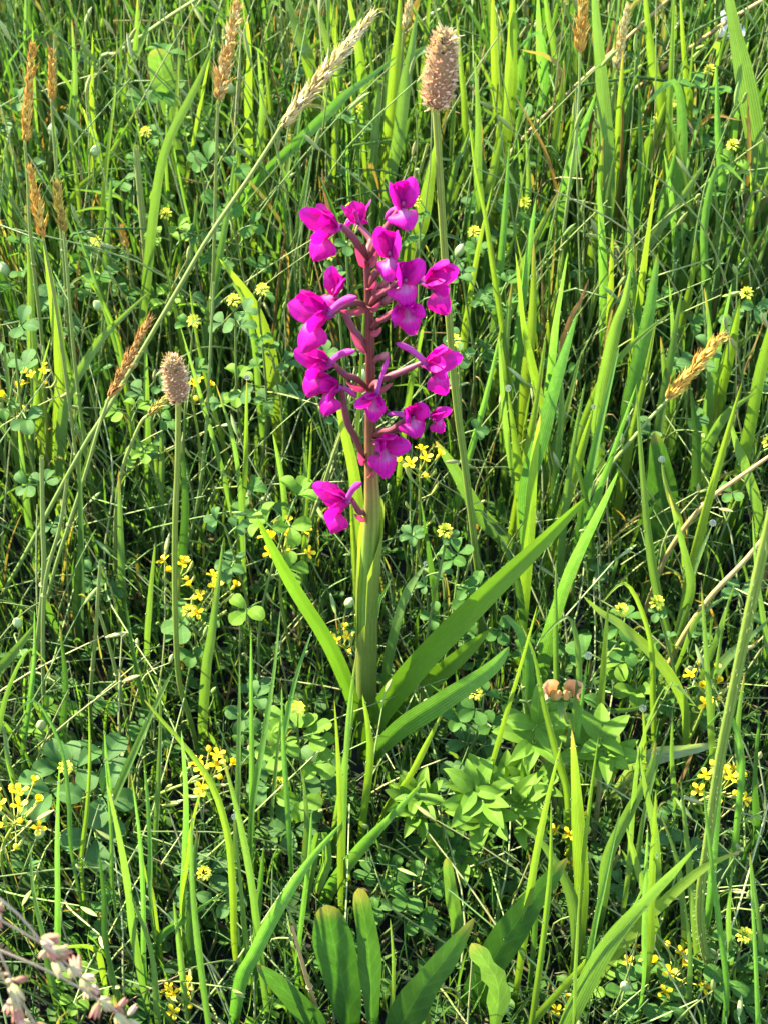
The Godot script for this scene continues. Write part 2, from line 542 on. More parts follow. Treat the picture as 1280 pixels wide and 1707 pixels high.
func pea_flowers(root: Vector3, top: Vector3, r: float, label: String) -> void:
	var o := thing("pea_flowers", label, "wild flower", "", root)
	var e := top - root
	var sh := Sh.new()
	tube(sh, spline([Vector3.ZERO, e * 0.5 + Vector3(0.003, 0.005, 0), e - UP * r * 0.9], 12), [0.0008, 0.0006], 6, Color(0.15, 0.22, 0.05), Color(0.3, 0.34, 0.08))
	put("stalk", sh.mesh(), mats["stalk"], o)
	for s in [-1.0, 1.0]:
		var f := Sh.new()
		var base: Vector3 = e + Vector3(s * r * 0.25, -r * 0.75, 0)
		bud(f, base - UP * r * 0.15, base + Vector3(s * 0.2, 0.8, 0.1) * r, r * 0.26, Color(0.3, 0.36, 0.06), Color(0.55, 0.5, 0.16), 8, 7)
		var fl := put("flower", f.mesh(), mats["leaf"], o)
		var st := Sh.new()
		var arc := PackedVector3Array()
		for i in 10:
			var q := i / 9.0 * 2.3
			arc.append(base + Vector3(s * (0.15 + 0.75 * sin(q * 0.5)), 0.1 + 1.15 * sin(q * 0.72), -0.25 + 0.55 * (1.0 - cos(q * 0.8))) * r)
		ribbon(st, arc, r * 1.35, "petal", 0.45, Vector3(-s * 0.35, 0.5, 0.9), 0.0, Color(0.66, 0.36, 0.17), Color(0.76, 0.46, 0.30), 9, 0.06)
		put("standard", st.mesh(), mats["salmon petal"], fl)
		var k := Sh.new()
		bud(k, base + Vector3(0, 0.2, 0.2) * r, base + Vector3(-s * 0.10, 1.35, 0.45) * r, r * 0.2, Color(0.52, 0.44, 0.14), Color(0.50, 0.20, 0.10), 8, 8, 0.4)
		put("keel", k.mesh(), mats["white petal"], fl)
	for s in 3:
		var lf := Sh.new()
		var d := Vector3(s - 1.0, -0.25, 0.5 if s == 1 else 0.1).normalized()
		ribbon(lf, spline([e - UP * r * 0.8, e - UP * r * 0.72 + d * r * 0.5, e - UP * r * 0.9 + d * r], 8), r * 0.4, "ovate", 0.3, UP, 0.0, Color(0.1, 0.25, 0.04), Color(0.22, 0.32, 0.1), 5)
		put("bract", lf.mesh(), mats["leaf"], o)


func cross_flower(k: int) -> Mesh:
	var key := "cress%d" % k
	if not shared.has(key):
		var sh := Sh.new()
		bud(sh, Vector3(0, -0.0012, 0), Vector3(0, 0.0008, 0), 0.0006, Color(0.3, 0.34, 0.05), Color(0.6, 0.52, 0.04), 6, 5)
		for i in 4:
			var d := Vector3.RIGHT.rotated(UP, i * PI / 2 + 0.2 * k)
			var open := 0.75 if k < 2 else 0.35
			var out := (d * open + UP * (1.0 - open * 0.6)).normalized()
			ribbon(sh, PackedVector3Array([Vector3.ZERO, out * 0.0011, out * 0.0019 + d * 0.0004, out * 0.0021 + d * 0.0011 * open]), 0.0016, "obovate", 0.15, (UP - d * 0.4), 0.0, Color(0.62, 0.50, 0.01), Color(0.84, 0.62, 0.01), 5)
		for i in 5:
			var d := Vector3.RIGHT.rotated(UP, i * TAU / 5)
			tube(sh, PackedVector3Array([Vector3.ZERO, d * 0.0004 + UP * 0.0016]), [0.00012, 0.0002], 4, Color(0.6, 0.55, 0.05), Color(0.8, 0.5, 0.01))
		shared[key] = sh.mesh()
	return shared[key]


func cress(root: Vector3, top: Vector3, r: float, flowers: int, pods: int, label: String) -> void:
	var o := thing("yellow_cress", label, "yellow cress", "yellow cress plants in the grass", root)
	var e := top - root
	var line := spline([Vector3.ZERO, e * 0.5 + UP * 0.010 + Vector3(rng.randf_range(-0.004, 0.004), 0, 0), e - UP * r * 0.6], 20)
	var sh := Sh.new()
	tube(sh, line, [0.0007, 0.0006, 0.0004], 6, Color(0.12, 0.2, 0.04), Color(0.28, 0.36, 0.05))
	put("stem", sh.mesh(), mats["stalk"], o)
	var tip := line[20]
	for i in flowers:
		var a := i * 2.4 + rng.randf() * 0.4
		var q := sqrt((i + 0.4) / flowers)
		var at := tip + Vector3(cos(a) * r * q, r * (0.95 - 0.75 * q) + rng.randf_range(-0.1, 0.3) * r, sin(a) * r * q)
		var st := Sh.new()
		var from := line[20 - mini(int(q * 3.0), 3)]
		tube(st, spline([from, from.lerp(at, 0.55) - UP * r * 0.06, at], 5), [0.00022, 0.00025], 4, Color(0.3, 0.36, 0.06), Color(0.4, 0.42, 0.06))
		var f := put("flower", st.mesh(), mats["stalk"], o)
		var d := ((at - tip).normalized() + UP * 0.9).normalized()
		var x := d.cross(Vector3(0.2, 0.1, 1)).normalized()
		var s := clampf(r / 0.0065, 0.8, 1.15) * rng.randf_range(0.85, 1.1)
		if i % 4 == 3:
			if not shared.has("cress bud"):
				var b := Sh.new()
				bud(b, Vector3(0, -0.0008, 0), Vector3(0, 0.0018, 0), 0.0009, Color(0.5, 0.5, 0.05), Color(0.8, 0.6, 0.01), 7, 6, 0.55)
				shared["cress bud"] = b.mesh()
			put("bud", shared["cress bud"], mats["yellow petal"], f, Transform3D(Basis(x, d, x.cross(d)).scaled_local(Vector3.ONE * s), at))
		else:
			put("petals", cross_flower(rng.randi_range(0, 2)), mats["yellow petal"], f, Transform3D(Basis(x, d, x.cross(d)).scaled_local(Vector3.ONE * s * 1.0), at))
	for i in pods:
		var j := 18 - int(i * 11.0 / maxi(pods, 1))
		var from := line[j]
		var along := (line[j + 1] - line[j]).normalized()
		var out := along.cross(Vector3(0.1, 0.2, 1)).normalized().rotated(along, i * PI + rng.randf_range(-0.7, 0.7))
		var bend := from + out * rng.randf_range(0.0030, 0.0045) + along * 0.002
		var end := bend + (out * 0.45 + along + UP * 0.2).normalized() * rng.randf_range(0.004, 0.008)
		var p := Sh.new()
		tube(p, spline([from, bend], 3), [0.0002, 0.00025], 5, Color(0.3, 0.36, 0.06), Color(0.3, 0.36, 0.06))
		tube(p, spline([bend, bend.lerp(end, 0.5) + out * 0.0005, end], 6), [0.0003, 0.0006, 0.0006, 0.00015], 6, Color(0.34, 0.42, 0.08), Color(0.42, 0.46, 0.12))
		put("pod", p.mesh(), mats["stalk"], o)


func broad_leaf(kind: String, tone: String, p: Array, width: float, fold: float, face: float, label: String) -> void:
	var c: Array = GREEN[tone]
	var sh := Sh.new()
	ribbon(sh, spline(local(p), 48), width, kind, fold, Vector3(sin(face), 0.45, cos(face)).normalized(), 0.2, wob(c[0]), wob(c[1]), 9, 0.06, 0.5, 0.1)
	var o := put("broad_leaf", sh.mesh(), mats["leaf"])
	o.position = p[0]
	tag(o, label, "broad leaf", "broad leaves low in the grass")


func hairy_stem(p: Array, width: float, label: String) -> void:
	var o := thing("hairy_stem", label, "stem", "", p[0])
	var pts := spline(local(p), 40)
	var sh := Sh.new()
	tube(sh, pts, [width * 0.48, width * 0.5, width * 0.44], 12, Color(0.14, 0.22, 0.035), Color(0.20, 0.29, 0.05), 0.05)
	put("stalk", sh.mesh(), mats["stalk"], o)
	var h := Sh.new()
	for i in 420:
		var k := rng.randi_range(0, 39)
		var at := pts[k].lerp(pts[k + 1], rng.randf())
		var along := (pts[k + 1] - pts[k]).normalized()
		var d := along.cross(Vector3.BACK).normalized().rotated(along, rng.randf() * TAU)
		var a := at + d * width * 0.46
		tube(h, PackedVector3Array([a, a + (d - along * 0.2) * rng.randf_range(0.0006, 0.0013)]), [0.00006, 0.00003], 3, Color(0.22, 0.3, 0.08), Color(0.34, 0.42, 0.16))
	tag(put("hairs", h.mesh(), mats["white petal"], o), "", "", "", "stuff")


func white_flower(root: Vector3, top: Vector3, r: float, label: String) -> void:
	var o := thing("white_flower", label, "wild flower", "", root)
	var e := top - root
	var sh := Sh.new()
	tube(sh, spline([Vector3.ZERO, e * 0.5 + Vector3(0.004, 0.004, 0), e], 12), [0.0006, 0.0004], 6, Color(0.12, 0.2, 0.04), Color(0.2, 0.3, 0.06))
	put("stalk", sh.mesh(), mats["stalk"], o)
	var dir := Vector3(0.55, 0.75, 0.25).normalized()
	var side := dir.cross(Vector3.BACK).normalized()
	for i in 5:
		var d := side.rotated(dir, i * TAU / 5 + 0.3)
		var pt := Sh.new()
		ribbon(pt, spline([e, e + (dir * 0.8 + d * 0.25) * r, e + (dir * 1.3 + d * 0.7) * r, e + (dir * 1.45 + d * 0.95) * r], 8), r * 0.95, "obovate", 0.2, dir - d * 0.5, 0.0, Color(0.7, 0.72, 0.65), Color(0.82, 0.83, 0.84), 5)
		put("petal", pt.mesh(), mats["white petal"], o)
		var cx := Sh.new()
		var g := side.rotated(dir, i * TAU / 5 + 0.9)
		ribbon(cx, spline([e - dir * r * 0.1, e + (dir * 0.4 + g * 0.32) * r, e + (dir * 0.9 + g * 0.45) * r], 6), r * 0.4, "ovate", 0.3, dir - g, 0.0, Color(0.1, 0.2, 0.04), Color(0.2, 0.3, 0.08), 3)
		put("sepal", cx.mesh(), mats["leaf"], o)


func capsule(root: Vector3, top: Vector3, r: float, label: String) -> void:
	var o := thing("seed_capsule", label, "seed capsule", "pale seed capsules on thin stems", root)
	var e := top - root
	var lean := Vector3(rng.randf_range(-0.6, 0.6), 1, rng.randf_range(-0.3, 0.3)).normalized()
	var sh := Sh.new()
	tube(sh, spline([Vector3.ZERO, e * 0.55 + Vector3(0, 0.004, 0), e], 10), [0.0005, 0.00035], 5, Color(0.12, 0.2, 0.05), Color(0.2, 0.28, 0.08))
	put("stem", sh.mesh(), mats["stalk"], o)
	var c := Sh.new()
	bud(c, e, e + lean * r * 2.6, r * 0.75, Color(0.16, 0.28, 0.08), Color(0.34, 0.42, 0.20), 8, 8, 0.5, 0.8)
	put("capsule", c.mesh(), mats["white petal"], o)
	for s in [-1.0, 1.0]:
		var l := Sh.new()
		var d := Vector3(s, 0.7, rng.randf_range(-0.3, 0.5)).normalized()
		var at := e * 0.72
		ribbon(l, spline([at, at + d * r * 1.6 + UP * r * 0.3, at + d * r * 3.0], 6), r * 1.3, "ovate", 0.3, UP, 0.0, Color(0.08, 0.2, 0.05), Color(0.12, 0.26, 0.07), 3)
		put("leaf", l.mesh(), mats["leaf"], o)


# ---------------------------------------------------------------- the orchid
var orchid: Node3D


func orchid_stem(p: Array) -> void:
	orchid = thing("orchid", "tall purple loose-flowered orchid with red-brown upper stem, tallest bloom of the meadow", "orchid", "", p[0])
	var pts := spline(local(p), 64)
	var sh := Sh.new()
	var widths := [0.0033, 0.0033, 0.0032, 0.0027, 0.0018, 0.00135, 0.00115, 0.00095, 0.0007]
	tube(sh, pts, widths, 14, Color.WHITE, Color.WHITE, 0.02)
	var stops := Gradient.new()
	stops.offsets = PackedFloat32Array([0.0, 0.32, 0.40, 0.47, 0.6, 1.0])
	stops.colors = PackedColorArray([Color(0.11, 0.22, 0.03), Color(0.16, 0.27, 0.04), Color(0.22, 0.22, 0.05), Color(0.27, 0.14, 0.06), Color(0.155, 0.04, 0.036), Color(0.19, 0.055, 0.065)])
	for i in sh.v.size():
		sh.col[i] = stops.sample(float(i / 14) / 64.0)
	put("stem", sh.mesh(), mats["stalk"], orchid)
	# two leaf sheaths clasp the stem, each a rolled sheet with a slanting rim
	for s in 2:
		var from := 0 if s == 0 else 12
		var rows := 21
		var q := PackedVector3Array()
		var uvs := PackedVector2Array()
		var cs := PackedColorArray()
		for i in rows:
			for k in 13:
				var a := (k / 12.0 - 0.5) * 5.4 + (0.6 if s == 0 else 2.6)
				var t := float(i) / (rows - 1)
				var reach := (10.0 + 5.0 * cos((k / 12.0 - 0.5) * PI)) if s == 0 else (7.0 + 6.5 * cos((k / 12.0 - 0.5) * PI))
				var f := from + t * reach
				var c := pts[int(f)].lerp(pts[int(f) + 1], f - int(f))
				var rr := 0.00355 + 0.0002 * s + 0.0003 * t
				q.append(c + Vector3(sin(a) * rr, 0, cos(a) * rr))
				uvs.append(Vector2(k / 12.0, t * 2.0))
				cs.append(Color(0.15, 0.25, 0.045).lerp(Color(0.27, 0.34, 0.07), t))
		var w := Sh.new()
		w.sheet(rows, 13, q, uvs, cs)
		put("sheath", w.mesh(), mats["orchid leaf"], orchid)


func orchid_leaf(p: Array, width: float, fold: float, face: float, label: String) -> void:
	var sh := Sh.new()
	var q := []
	for a in p:
		q.append(a - orchid.position)
	var pale := label.begins_with("pale")
	ribbon(sh, spline(q, 36), width, "orchid", fold, Vector3(sin(face), 0.55, cos(face)).normalized(), 0.25, Color(0.07, 0.17, 0.022) if not pale else Color(0.22, 0.31, 0.13), Color(0.16, 0.28, 0.035) if not pale else Color(0.34, 0.42, 0.25), 9, 0.02)
	var o := put("leaf", sh.mesh(), mats["dewy blade"] if pale else mats["orchid leaf"], orchid)
	if label:
		o.set_meta("label", label)


func orchid_bud(stem: Vector3, tip: Vector3) -> void:
	var a := stem - orchid.position
	var b := tip - orchid.position
	var sh := Sh.new()
	tube(sh, spline([a, a.lerp(b, 0.35) + UP * 0.0012, a.lerp(b, 0.6)], 8), [0.0007, 0.0010], 8, Color(0.25, 0.08, 0.07), Color(0.36, 0.14, 0.16))
	bud(sh, a.lerp(b, 0.52), b, 0.0011, Color(0.38, 0.13, 0.14), Color(0.50, 0.24, 0.24), 9, 8, 0.45)
	put("flower_bud", sh.mesh(), mats["petal"], orchid)


func orchid_flower(at: Vector3, face: Vector3, roll: float, size: float, stem: Vector3, mid: Vector3, spur: Vector3, kind: int) -> void:
	var base := orchid.position
	var T := at - base
	var A := stem - base
	var M := mid - base
	var S := spur - base
	var f := face.normalized()
	var x := UP.cross(f).normalized().rotated(f, deg_to_rad(roll))
	var y := f.cross(x)
	var B := Basis(x, y, f)
	var mm := 0.001 * size
	var deep := Color(0.48, 0.004, 0.275)
	var bright := Color(0.60, 0.022, 0.43)
	var wine := Color(0.44, 0.008, 0.17)
	# the twisted ovary is the flower's own stalk; everything else hangs on it
	var ov := Sh.new()
	tube(ov, spline([A, A.lerp(M, 0.5) + UP * 0.001, M, T - f * 1.2 * mm], 16), [0.0006, 0.0009, 0.00105, 0.00095, 0.0006], 9, Color(0.17, 0.048, 0.042), Color(0.23, 0.055, 0.10), 0.03)
	var fl := put("flower", ov.mesh(), mats["stalk"], orchid)
	var br := Sh.new()
	var bd := (M - A).normalized()
	ribbon(br, spline([A, A + bd * 0.004 + Vector3(0, -0.0012, 0.001), A + bd * 0.009 + Vector3(0, -0.0004, 0.002)], 8), 0.0028, "ovate", 0.6, Vector3(0.1, 0.4, 1), 0.0, Color(0.30, 0.09, 0.09), Color(0.40, 0.18, 0.17), 5)
	put("bract", br.mesh(), mats["petal"], fl)
	var sp := Sh.new()
	var dS := S - T
	if dS.length() > 0.0135:
		S = T + dS.normalized() * 0.0135
	tube(sp, spline([T + f * 0.4 * mm, T.lerp(S, 0.5) + y * 1.2 * mm, S], 12), [0.0011 * size, 0.0009 * size, 0.0009 * size, 0.0010 * size, 0.0002], 8, Color(0.44, 0.12, 0.44), Color(0.44, 0.03, 0.34))
	put("spur", sp.mesh(), mats["petal"], fl)
	# side sepals, back sepal, hood petals
	var dirs := [[Vector3(-0.55, 0.30, 0.80), 10.5, 6.8, Vector3(0.75, 0.35, 0.6)], [Vector3(0.55, 0.30, 0.80), 10.5, 6.8, Vector3(-0.75, 0.35, 0.6)], [Vector3(0.0, 0.78, 0.62), 9.6, 6.6, Vector3(0, -0.7, 0.75)],
		[Vector3(-0.30, 0.60, 0.75), 9.2, 5.6, Vector3(0.6, -0.4, 0.5)], [Vector3(0.30, 0.60, 0.75), 9.2, 5.6, Vector3(-0.6, -0.4, 0.5)]]
	for i in 5:
		var d: Vector3 = dirs[i][0]
		if kind == 1:
			d = Vector3(d.x * 0.7, d.y + 0.75, d.z * 0.45)
		d = (d + Vector3(rng.randf_range(-0.12, 0.12), rng.randf_range(-0.1, 0.1), rng.randf_range(-0.1, 0.1))).normalized()
		var l: float = dirs[i][1] * mm * rng.randf_range(0.92, 1.08)
		var n: Vector3 = B * (dirs[i][3] as Vector3)
		var curl := Vector3(-d.x * 0.12, -0.12, 0.05) if i > 1 else Vector3(d.x * 0.22, 0.10, -0.02)
		var s := Sh.new()
		ribbon(s, spline([T, T + B * (d * l * 0.5 - curl * l * 0.5), T + B * (d * l + curl * l * 0.35)], 10), dirs[i][2] * mm, "petal", -0.25, n, 0.0, wine if i < 2 else deep, bright if i < 2 else deep, 7, 0.06)
		put("sepal" if i < 3 else "petal", s.mesh(), mats["petal"], fl)
	# the broad lip folds back on both sides of a pale middle
	var lip := PackedVector3Array()
	var uvs := PackedVector2Array()
	var cs := PackedColorArray()
	var long := 7.4 if kind != 1 else 4.6
	var neck := 5.6 if kind != 1 else 2.5
	for i in 15:
		var v := i / 14.0
		var q := maxf(0.0, (v - 0.3) / 0.7)
		var half := 1.3 + 4.3 * pow(sin(PI * pow(clampf(q * 0.93 + 0.01, 0, 1), 0.85)), 0.75)
		var mid_z := neck * minf(v / 0.3, 1.0) + 2.6 * sin(q * 2.0)
		var mid_y := -1.3 * minf(v / 0.3, 1.0) - long * pow(q, 1.15)
		for k in 13:
			var u := k / 6.0 - 1.0
			var ph := u * 1.15
			var rr := half / 0.98
			var ruff := 0.4 * sin(u * 8.0 + v * 5.0) * q
			var e := Vector3(rr * sin(ph), mid_y + (0.8 * absf(u) * absf(u) if q > 0.6 else 0.0), mid_z - rr * (1.0 - cos(ph)) * 1.5 + ruff)
			lip.append(T + B * (e * mm))
			uvs.append(Vector2(0.5 + u * 0.48, v * 0.4))
			var pale := (1.0 - smoothstep(0.30, 0.52, v)) * (1.0 - smoothstep(0.35, 0.95, absf(u)))
			cs.append(deep.lerp(bright, v * 0.6).lerp(wine, 0.5 * absf(u)).lerp(Color(0.58, 0.34, 0.55), pale * 0.45))
	var ls := Sh.new()
	ls.sheet(15, 13, lip, uvs, cs)
	put("lip", ls.mesh(), mats["petal"], fl)
	var col := Sh.new()
	bud(col, T + B * (Vector3(0, 0.6, 0.4) * mm), T + B * (Vector3(0, 2.8, 1.8) * mm), 0.7 * mm, Color(0.42, 0.04, 0.3), Color(0.46, 0.12, 0.34), 7, 6)
	put("column", col.mesh(), mats["petal"], fl)


# ---------------------------------------------------------------- what nobody could count
func scatter(called: String, variants: Array, spots: Array, material: Material) -> void:
	for k in variants.size():
		var rows := []
		for i in range(k, spots.size(), variants.size()):
			rows.append(spots[i])
		var mm := MultiMesh.new()
		mm.transform_format = MultiMesh.TRANSFORM_3D
		mm.use_colors = true
		mm.mesh = variants[k]
		mm.instance_count = rows.size()
		for i in rows.size():
			mm.set_instance_transform(i, rows[i][0])
			mm.set_instance_color(i, rows[i][1])
		var o := MultiMeshInstance3D.new()
		o.name = numbered(called)
		o.multimesh = mm
		o.material_override = material
		add_child(o, true)
		o.set_meta("kind", "stuff")


func sprinkle_dew() -> void:
	var s := SphereMesh.new()
	s.radius = 0.00028
	s.height = 0.00056
	s.radial_segments = 8
	s.rings = 5
	var spots := []
	for b in beads:
		spots.append([Transform3D(Basis.from_scale(Vector3.ONE * rng.randf_range(0.5, 1.4)), b), Color.WHITE])
	scatter("fine_dew", [s], spots, mats["dew"])


# How tall the sward may grow at a spot: short round the orchid's foot and in front of it, tall at the back of the field.
func sward(x: float, z: float) -> float:
	var h := lerpf(0.075, 0.14, smoothstep(0.0, -0.35, z))
	h *= 1.0 + 0.25 * smoothstep(0.04, 0.12, x) * smoothstep(-0.1, -0.2, z)
	if z > -0.16:
		h = minf(h, 0.042 + 0.18 * maxf(absf(x) - 0.06, 0.0) + 0.25 * maxf(-0.02 - z, 0.0))
	return h


func fill_sward() -> void:
	var blades := []
	for k in 14:
		var sh := Sh.new()
		var lean := rng.randf_range(0.0, 0.2) if k % 5 else 0.42
		var p := [Vector3.ZERO, Vector3(lean * 0.012, 0.04, 0), Vector3(lean * 0.045, 0.078, 0.003), Vector3(lean * (0.09 + 0.025 * (k % 4)), 0.1 - 0.008 * (k % 4), 0.006)]
		if k < 10:
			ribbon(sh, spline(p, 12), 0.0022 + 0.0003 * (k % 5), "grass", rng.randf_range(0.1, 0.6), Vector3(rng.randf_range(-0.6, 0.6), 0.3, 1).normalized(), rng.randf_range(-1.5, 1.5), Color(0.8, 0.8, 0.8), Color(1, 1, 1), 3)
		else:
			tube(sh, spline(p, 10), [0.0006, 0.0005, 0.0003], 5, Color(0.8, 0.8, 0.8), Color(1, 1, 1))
		blades.append(sh.mesh())
	var spots := []
	for i in 37000:
		var far := i >= 28500
		var x := rng.randf_range(-0.42, 0.42) if not far else rng.randf_range(-1.6, 1.6)
		var z := lerpf(0.28, -0.74, pow(rng.randf(), 1.25)) if not far else rng.randf_range(-2.4, 1.0)
		if far and absf(x) < 0.42 and z > -0.74 and z < 0.3:
			continue
		if Vector2(x - 0.006, z - 0.313).length() < 0.06 or Vector2(x, z).length() < 0.012:
			continue
		var h := sward(x, z) * rng.randf_range(0.45, 1.25)
		var w := rng.randf_range(0.4, 1.0)
		var c := Color(0.06, 0.155, 0.03).lerp(Color(0.18, 0.32, 0.065), pow(rng.randf(), 1.4))
		if rng.randf() < 0.12:
			c = Color(0.34, 0.30, 0.12) if rng.randf() < 0.6 else Color(0.30, 0.20, 0.08)
		var s := h / 0.1
		var b := Basis(UP, rng.randf() * TAU) * Basis.from_euler(Vector3(rng.randf_range(-0.16, 0.16), 0, rng.randf_range(-0.16, 0.16)))
		spots.append([Transform3D(b.scaled_local(Vector3(w * pow(s, 0.6), s, w * pow(s, 0.6))), Vector3(x, -0.002, z)), wob(c, 0.2)])
	for i in 15000:
		var x := rng.randf_range(-0.36, 0.36)
		var z := lerpf(0.28, -0.6, pow(rng.randf(), 1.4))
		if Vector2(x, z).length() < 0.010:
			continue
		var s := rng.randf_range(0.2, 0.58)
		var b := Basis(UP, rng.randf() * TAU) * Basis.from_euler(Vector3(rng.randf_range(-0.5, 0.5), 0, rng.randf_range(-0.5, 0.5)))
		spots.append([Transform3D(b.scaled_local(Vector3(0.6, s, 0.6) * Vector3(rng.randf_range(0.5, 0.9), 1, 1)), Vector3(x, -0.002, z)), wob(Color(0.10, 0.21, 0.045), 0.3)])
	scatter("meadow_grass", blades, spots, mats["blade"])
	# wispy fine stems crossing at all angles
	var wisps := []
	for k in 6:
		var sh := Sh.new()
		var q := 0.012 * (k - 2.5)
		tube(sh, spline([Vector3.ZERO, Vector3(q * 0.4, 0.045, 0), Vector3(q, 0.085, q * 0.5), Vector3(q * 1.8 + 0.006 * (k % 3), 0.115, q)], 10), [0.00042, 0.0004, 0.00022], 5, Color(0.85, 0.85, 0.8), Color(1, 1, 1))
		if k % 2 == 0:
			bud(sh, Vector3(q * 1.8 + 0.006 * (k % 3), 0.114, q), Vector3(q * 2.0 + 0.006 * (k % 3), 0.121, q * 1.2), 0.0009, Color(1, 1, 0.9), Color(1.1, 1.0, 0.9), 5, 5)
		wisps.append(sh.mesh())
	var fine := []
	for i in 3800:
		var x := rng.randf_range(-0.42, 0.42)
		var z := lerpf(0.26, -0.72, pow(rng.randf(), 1.15))
		if Vector2(x, z).length() < 0.02:
			continue
		var s := clampf(sward(x, z) * 12.0, 0.55, 1.5) * rng.randf_range(0.7, 1.15)
		if absf(x) < 0.07 and z > -0.06:
			s = minf(s, 0.5)
		var b := Basis(UP, rng.randf() * TAU) * Basis.from_euler(Vector3(rng.randf_range(-0.34, 0.34), 0, rng.randf_range(-0.34, 0.34)))
		fine.append([Transform3D(b.scaled_local(Vector3(1, s, 1)), Vector3(x, -0.002, z)), wob(Color(0.18, 0.27, 0.07).lerp(Color(0.34, 0.36, 0.16), pow(rng.randf(), 2.0)), 0.2)])
	scatter("fine_grass", wisps, fine, mats["stalk"])
	# low three-leaved ground cover
	var covers := []
	for k in 6:
		var sh := Sh.new()
		var top := Vector3(0.25 * sin(k), 1.0, 0.25 * cos(k))
		tube(sh, spline([Vector3.ZERO, top * 0.5 + Vector3(0.05, 0.1, 0), top], 4), [0.016, 0.012], 4, Color(0.9, 0.9, 0.7), Color(0.9, 0.9, 0.7))
		for i in 3:
			var d := Vector3(1, 0.15 + 0.1 * (k % 3), 0).rotated(UP, i * 1.6 + k)
			ribbon(sh, spline([top, top + d * 0.17, top + d * 0.34 - UP * 0.02 * k], 6), 0.27, "obovate", 0.25, UP, 0.0, Color(0.85, 0.85, 0.85), Color(1, 1, 1), 5, 0.03)
		covers.append(sh.mesh())
	var low := []
	for i in 9000:
		var x := rng.randf_range(-0.45, 0.45)
		var z := lerpf(0.28, -0.72, pow(rng.randf(), 1.5))
		if Vector2(x, z).length() < 0.015:
			continue
		var h := rng.randf_range(0.010, 0.027) * (0.7 + 6.0 * sward(x, z) * 0.5)
		var b := Basis(UP, rng.randf() * TAU) * Basis.from_euler(Vector3(rng.randf_range(-0.3, 0.3), 0, rng.randf_range(-0.3, 0.3)))
		low.append([Transform3D(b.scaled_local(Vector3.ONE * h * rng.randf_range(0.8, 1.0)), Vector3(x, -0.001, z)), wob(Color(0.05, 0.135, 0.02).lerp(Color(0.08, 0.19, 0.03), rng.randf()), 0.2)])
	scatter("ground_cover", covers, low, mats["leaf"])
	# dry stalks lying between the plants
	var dry := []
	for k in 4:
		var sh := Sh.new()
		tube(sh, spline([Vector3(-0.5, 0, 0), Vector3(0, 0.05, 0.04 * k), Vector3(0.5, 0.02, 0)], 6), [0.012, 0.012, 0.008], 5, Color(1, 1, 1), Color(0.8, 0.8, 0.8))
		dry.append(sh.mesh())
	var litter := []
	for i in 800:
		var b := Basis(UP, rng.randf() * TAU) * Basis.from_euler(Vector3(0, 0, rng.randf_range(-0.25, 0.5)))
		litter.append([Transform3D(b.scaled_local(Vector3.ONE * rng.randf_range(0.03, 0.09)), Vector3(rng.randf_range(-0.42, 0.42), rng.randf_range(0.001, 0.012), rng.randf_range(-0.7, 0.26))), wob(Color(0.10, 0.085, 0.03), 0.4)])
	scatter("dry_litter", dry, litter, mats["straw"])


func ground() -> void:
	var n := NoiseTexture2D.new()
	n.noise = noise_at(0.02, 9)
	n.width = 512
	n.height = 512
	n.seamless = true
	var ramp := Gradient.new()
	ramp.colors = PackedColorArray([Color(0.016, 0.024, 0.008), Color(0.045, 0.055, 0.016)])
	n.color_ramp = ramp
	var m := StandardMaterial3D.new()
	m.resource_name = "soil"
	m.albedo_texture = n
	m.uv1_triplanar = true
	m.uv1_world_triplanar = true
	m.uv1_scale = Vector3.ONE * 9.0
	m.roughness = 0.95
	var p := PlaneMesh.new()
	p.size = Vector2(400, 400)
	var o := put("ground", p, m)
	o.set_meta("kind", "structure")


func _ready() -> void:
	rng.seed = 20240521
	# camera: a phone held over the grass, looking down at the orchid
	var cam := Camera3D.new()
	cam.name = "camera"
	cam.position = Vector3(0.006, 0.49, 0.313)
	cam.rotation_degrees = Vector3(-48, 0, 0)
	var lens := CameraAttributesPhysical.new()
	lens.frustum_focal_length = 12.0 / tan(deg_to_rad(19.0))
	lens.frustum_focus_distance = 0.46
	lens.frustum_near = 0.01
	lens.frustum_far = 600.0
	lens.exposure_aperture = 28.0
	cam.attributes = lens
	add_child(cam)
	cam.current = true
	# sky, exposure, sun: a low morning sun behind the grass, to the left
	var sky := ProceduralSkyMaterial.new()
	sky.sky_top_color = Color(0.52, 0.62, 0.76)
	sky.sky_horizon_color = Color(0.90, 0.90, 0.86)
	sky.sky_curve = 0.12
	sky.ground_bottom_color = Color(0.10, 0.14, 0.06)
	sky.ground_horizon_color = Color(0.30, 0.36, 0.24)
	var env := Environment.new()
	env.background_mode = Environment.BG_SKY
	env.sky = Sky.new()
	env.sky.sky_material = sky
	env.tonemap_mode = Environment.TONE_MAPPER_LINEAR
	env.tonemap_exposure = 7.0
	env.background_energy_multiplier = 0.92
	env.sdfgi_enabled = true
	env.ssao_enabled = true
	env.ssil_enabled = true
	var around := WorldEnvironment.new()
	around.name = "environment"
	around.environment = env
	add_child(around)
	var sun := DirectionalLight3D.new()
	sun.name = "sun"
	sun.light_energy = 1.6
	sun.light_color = Color(1.0, 0.95, 0.84)
	sun.light_angular_distance = 0.5
	sun.shadow_enabled = true
	var towards := Vector3(-0.66, 0.66, -0.36).normalized()
	sun.look_at_from_position(Vector3.ZERO, -towards, Vector3.UP)
	add_child(sun)
	make_materials()
	ground()
	place_things()
	rng.seed = 77
	fill_sward()
	sprinkle_dew()


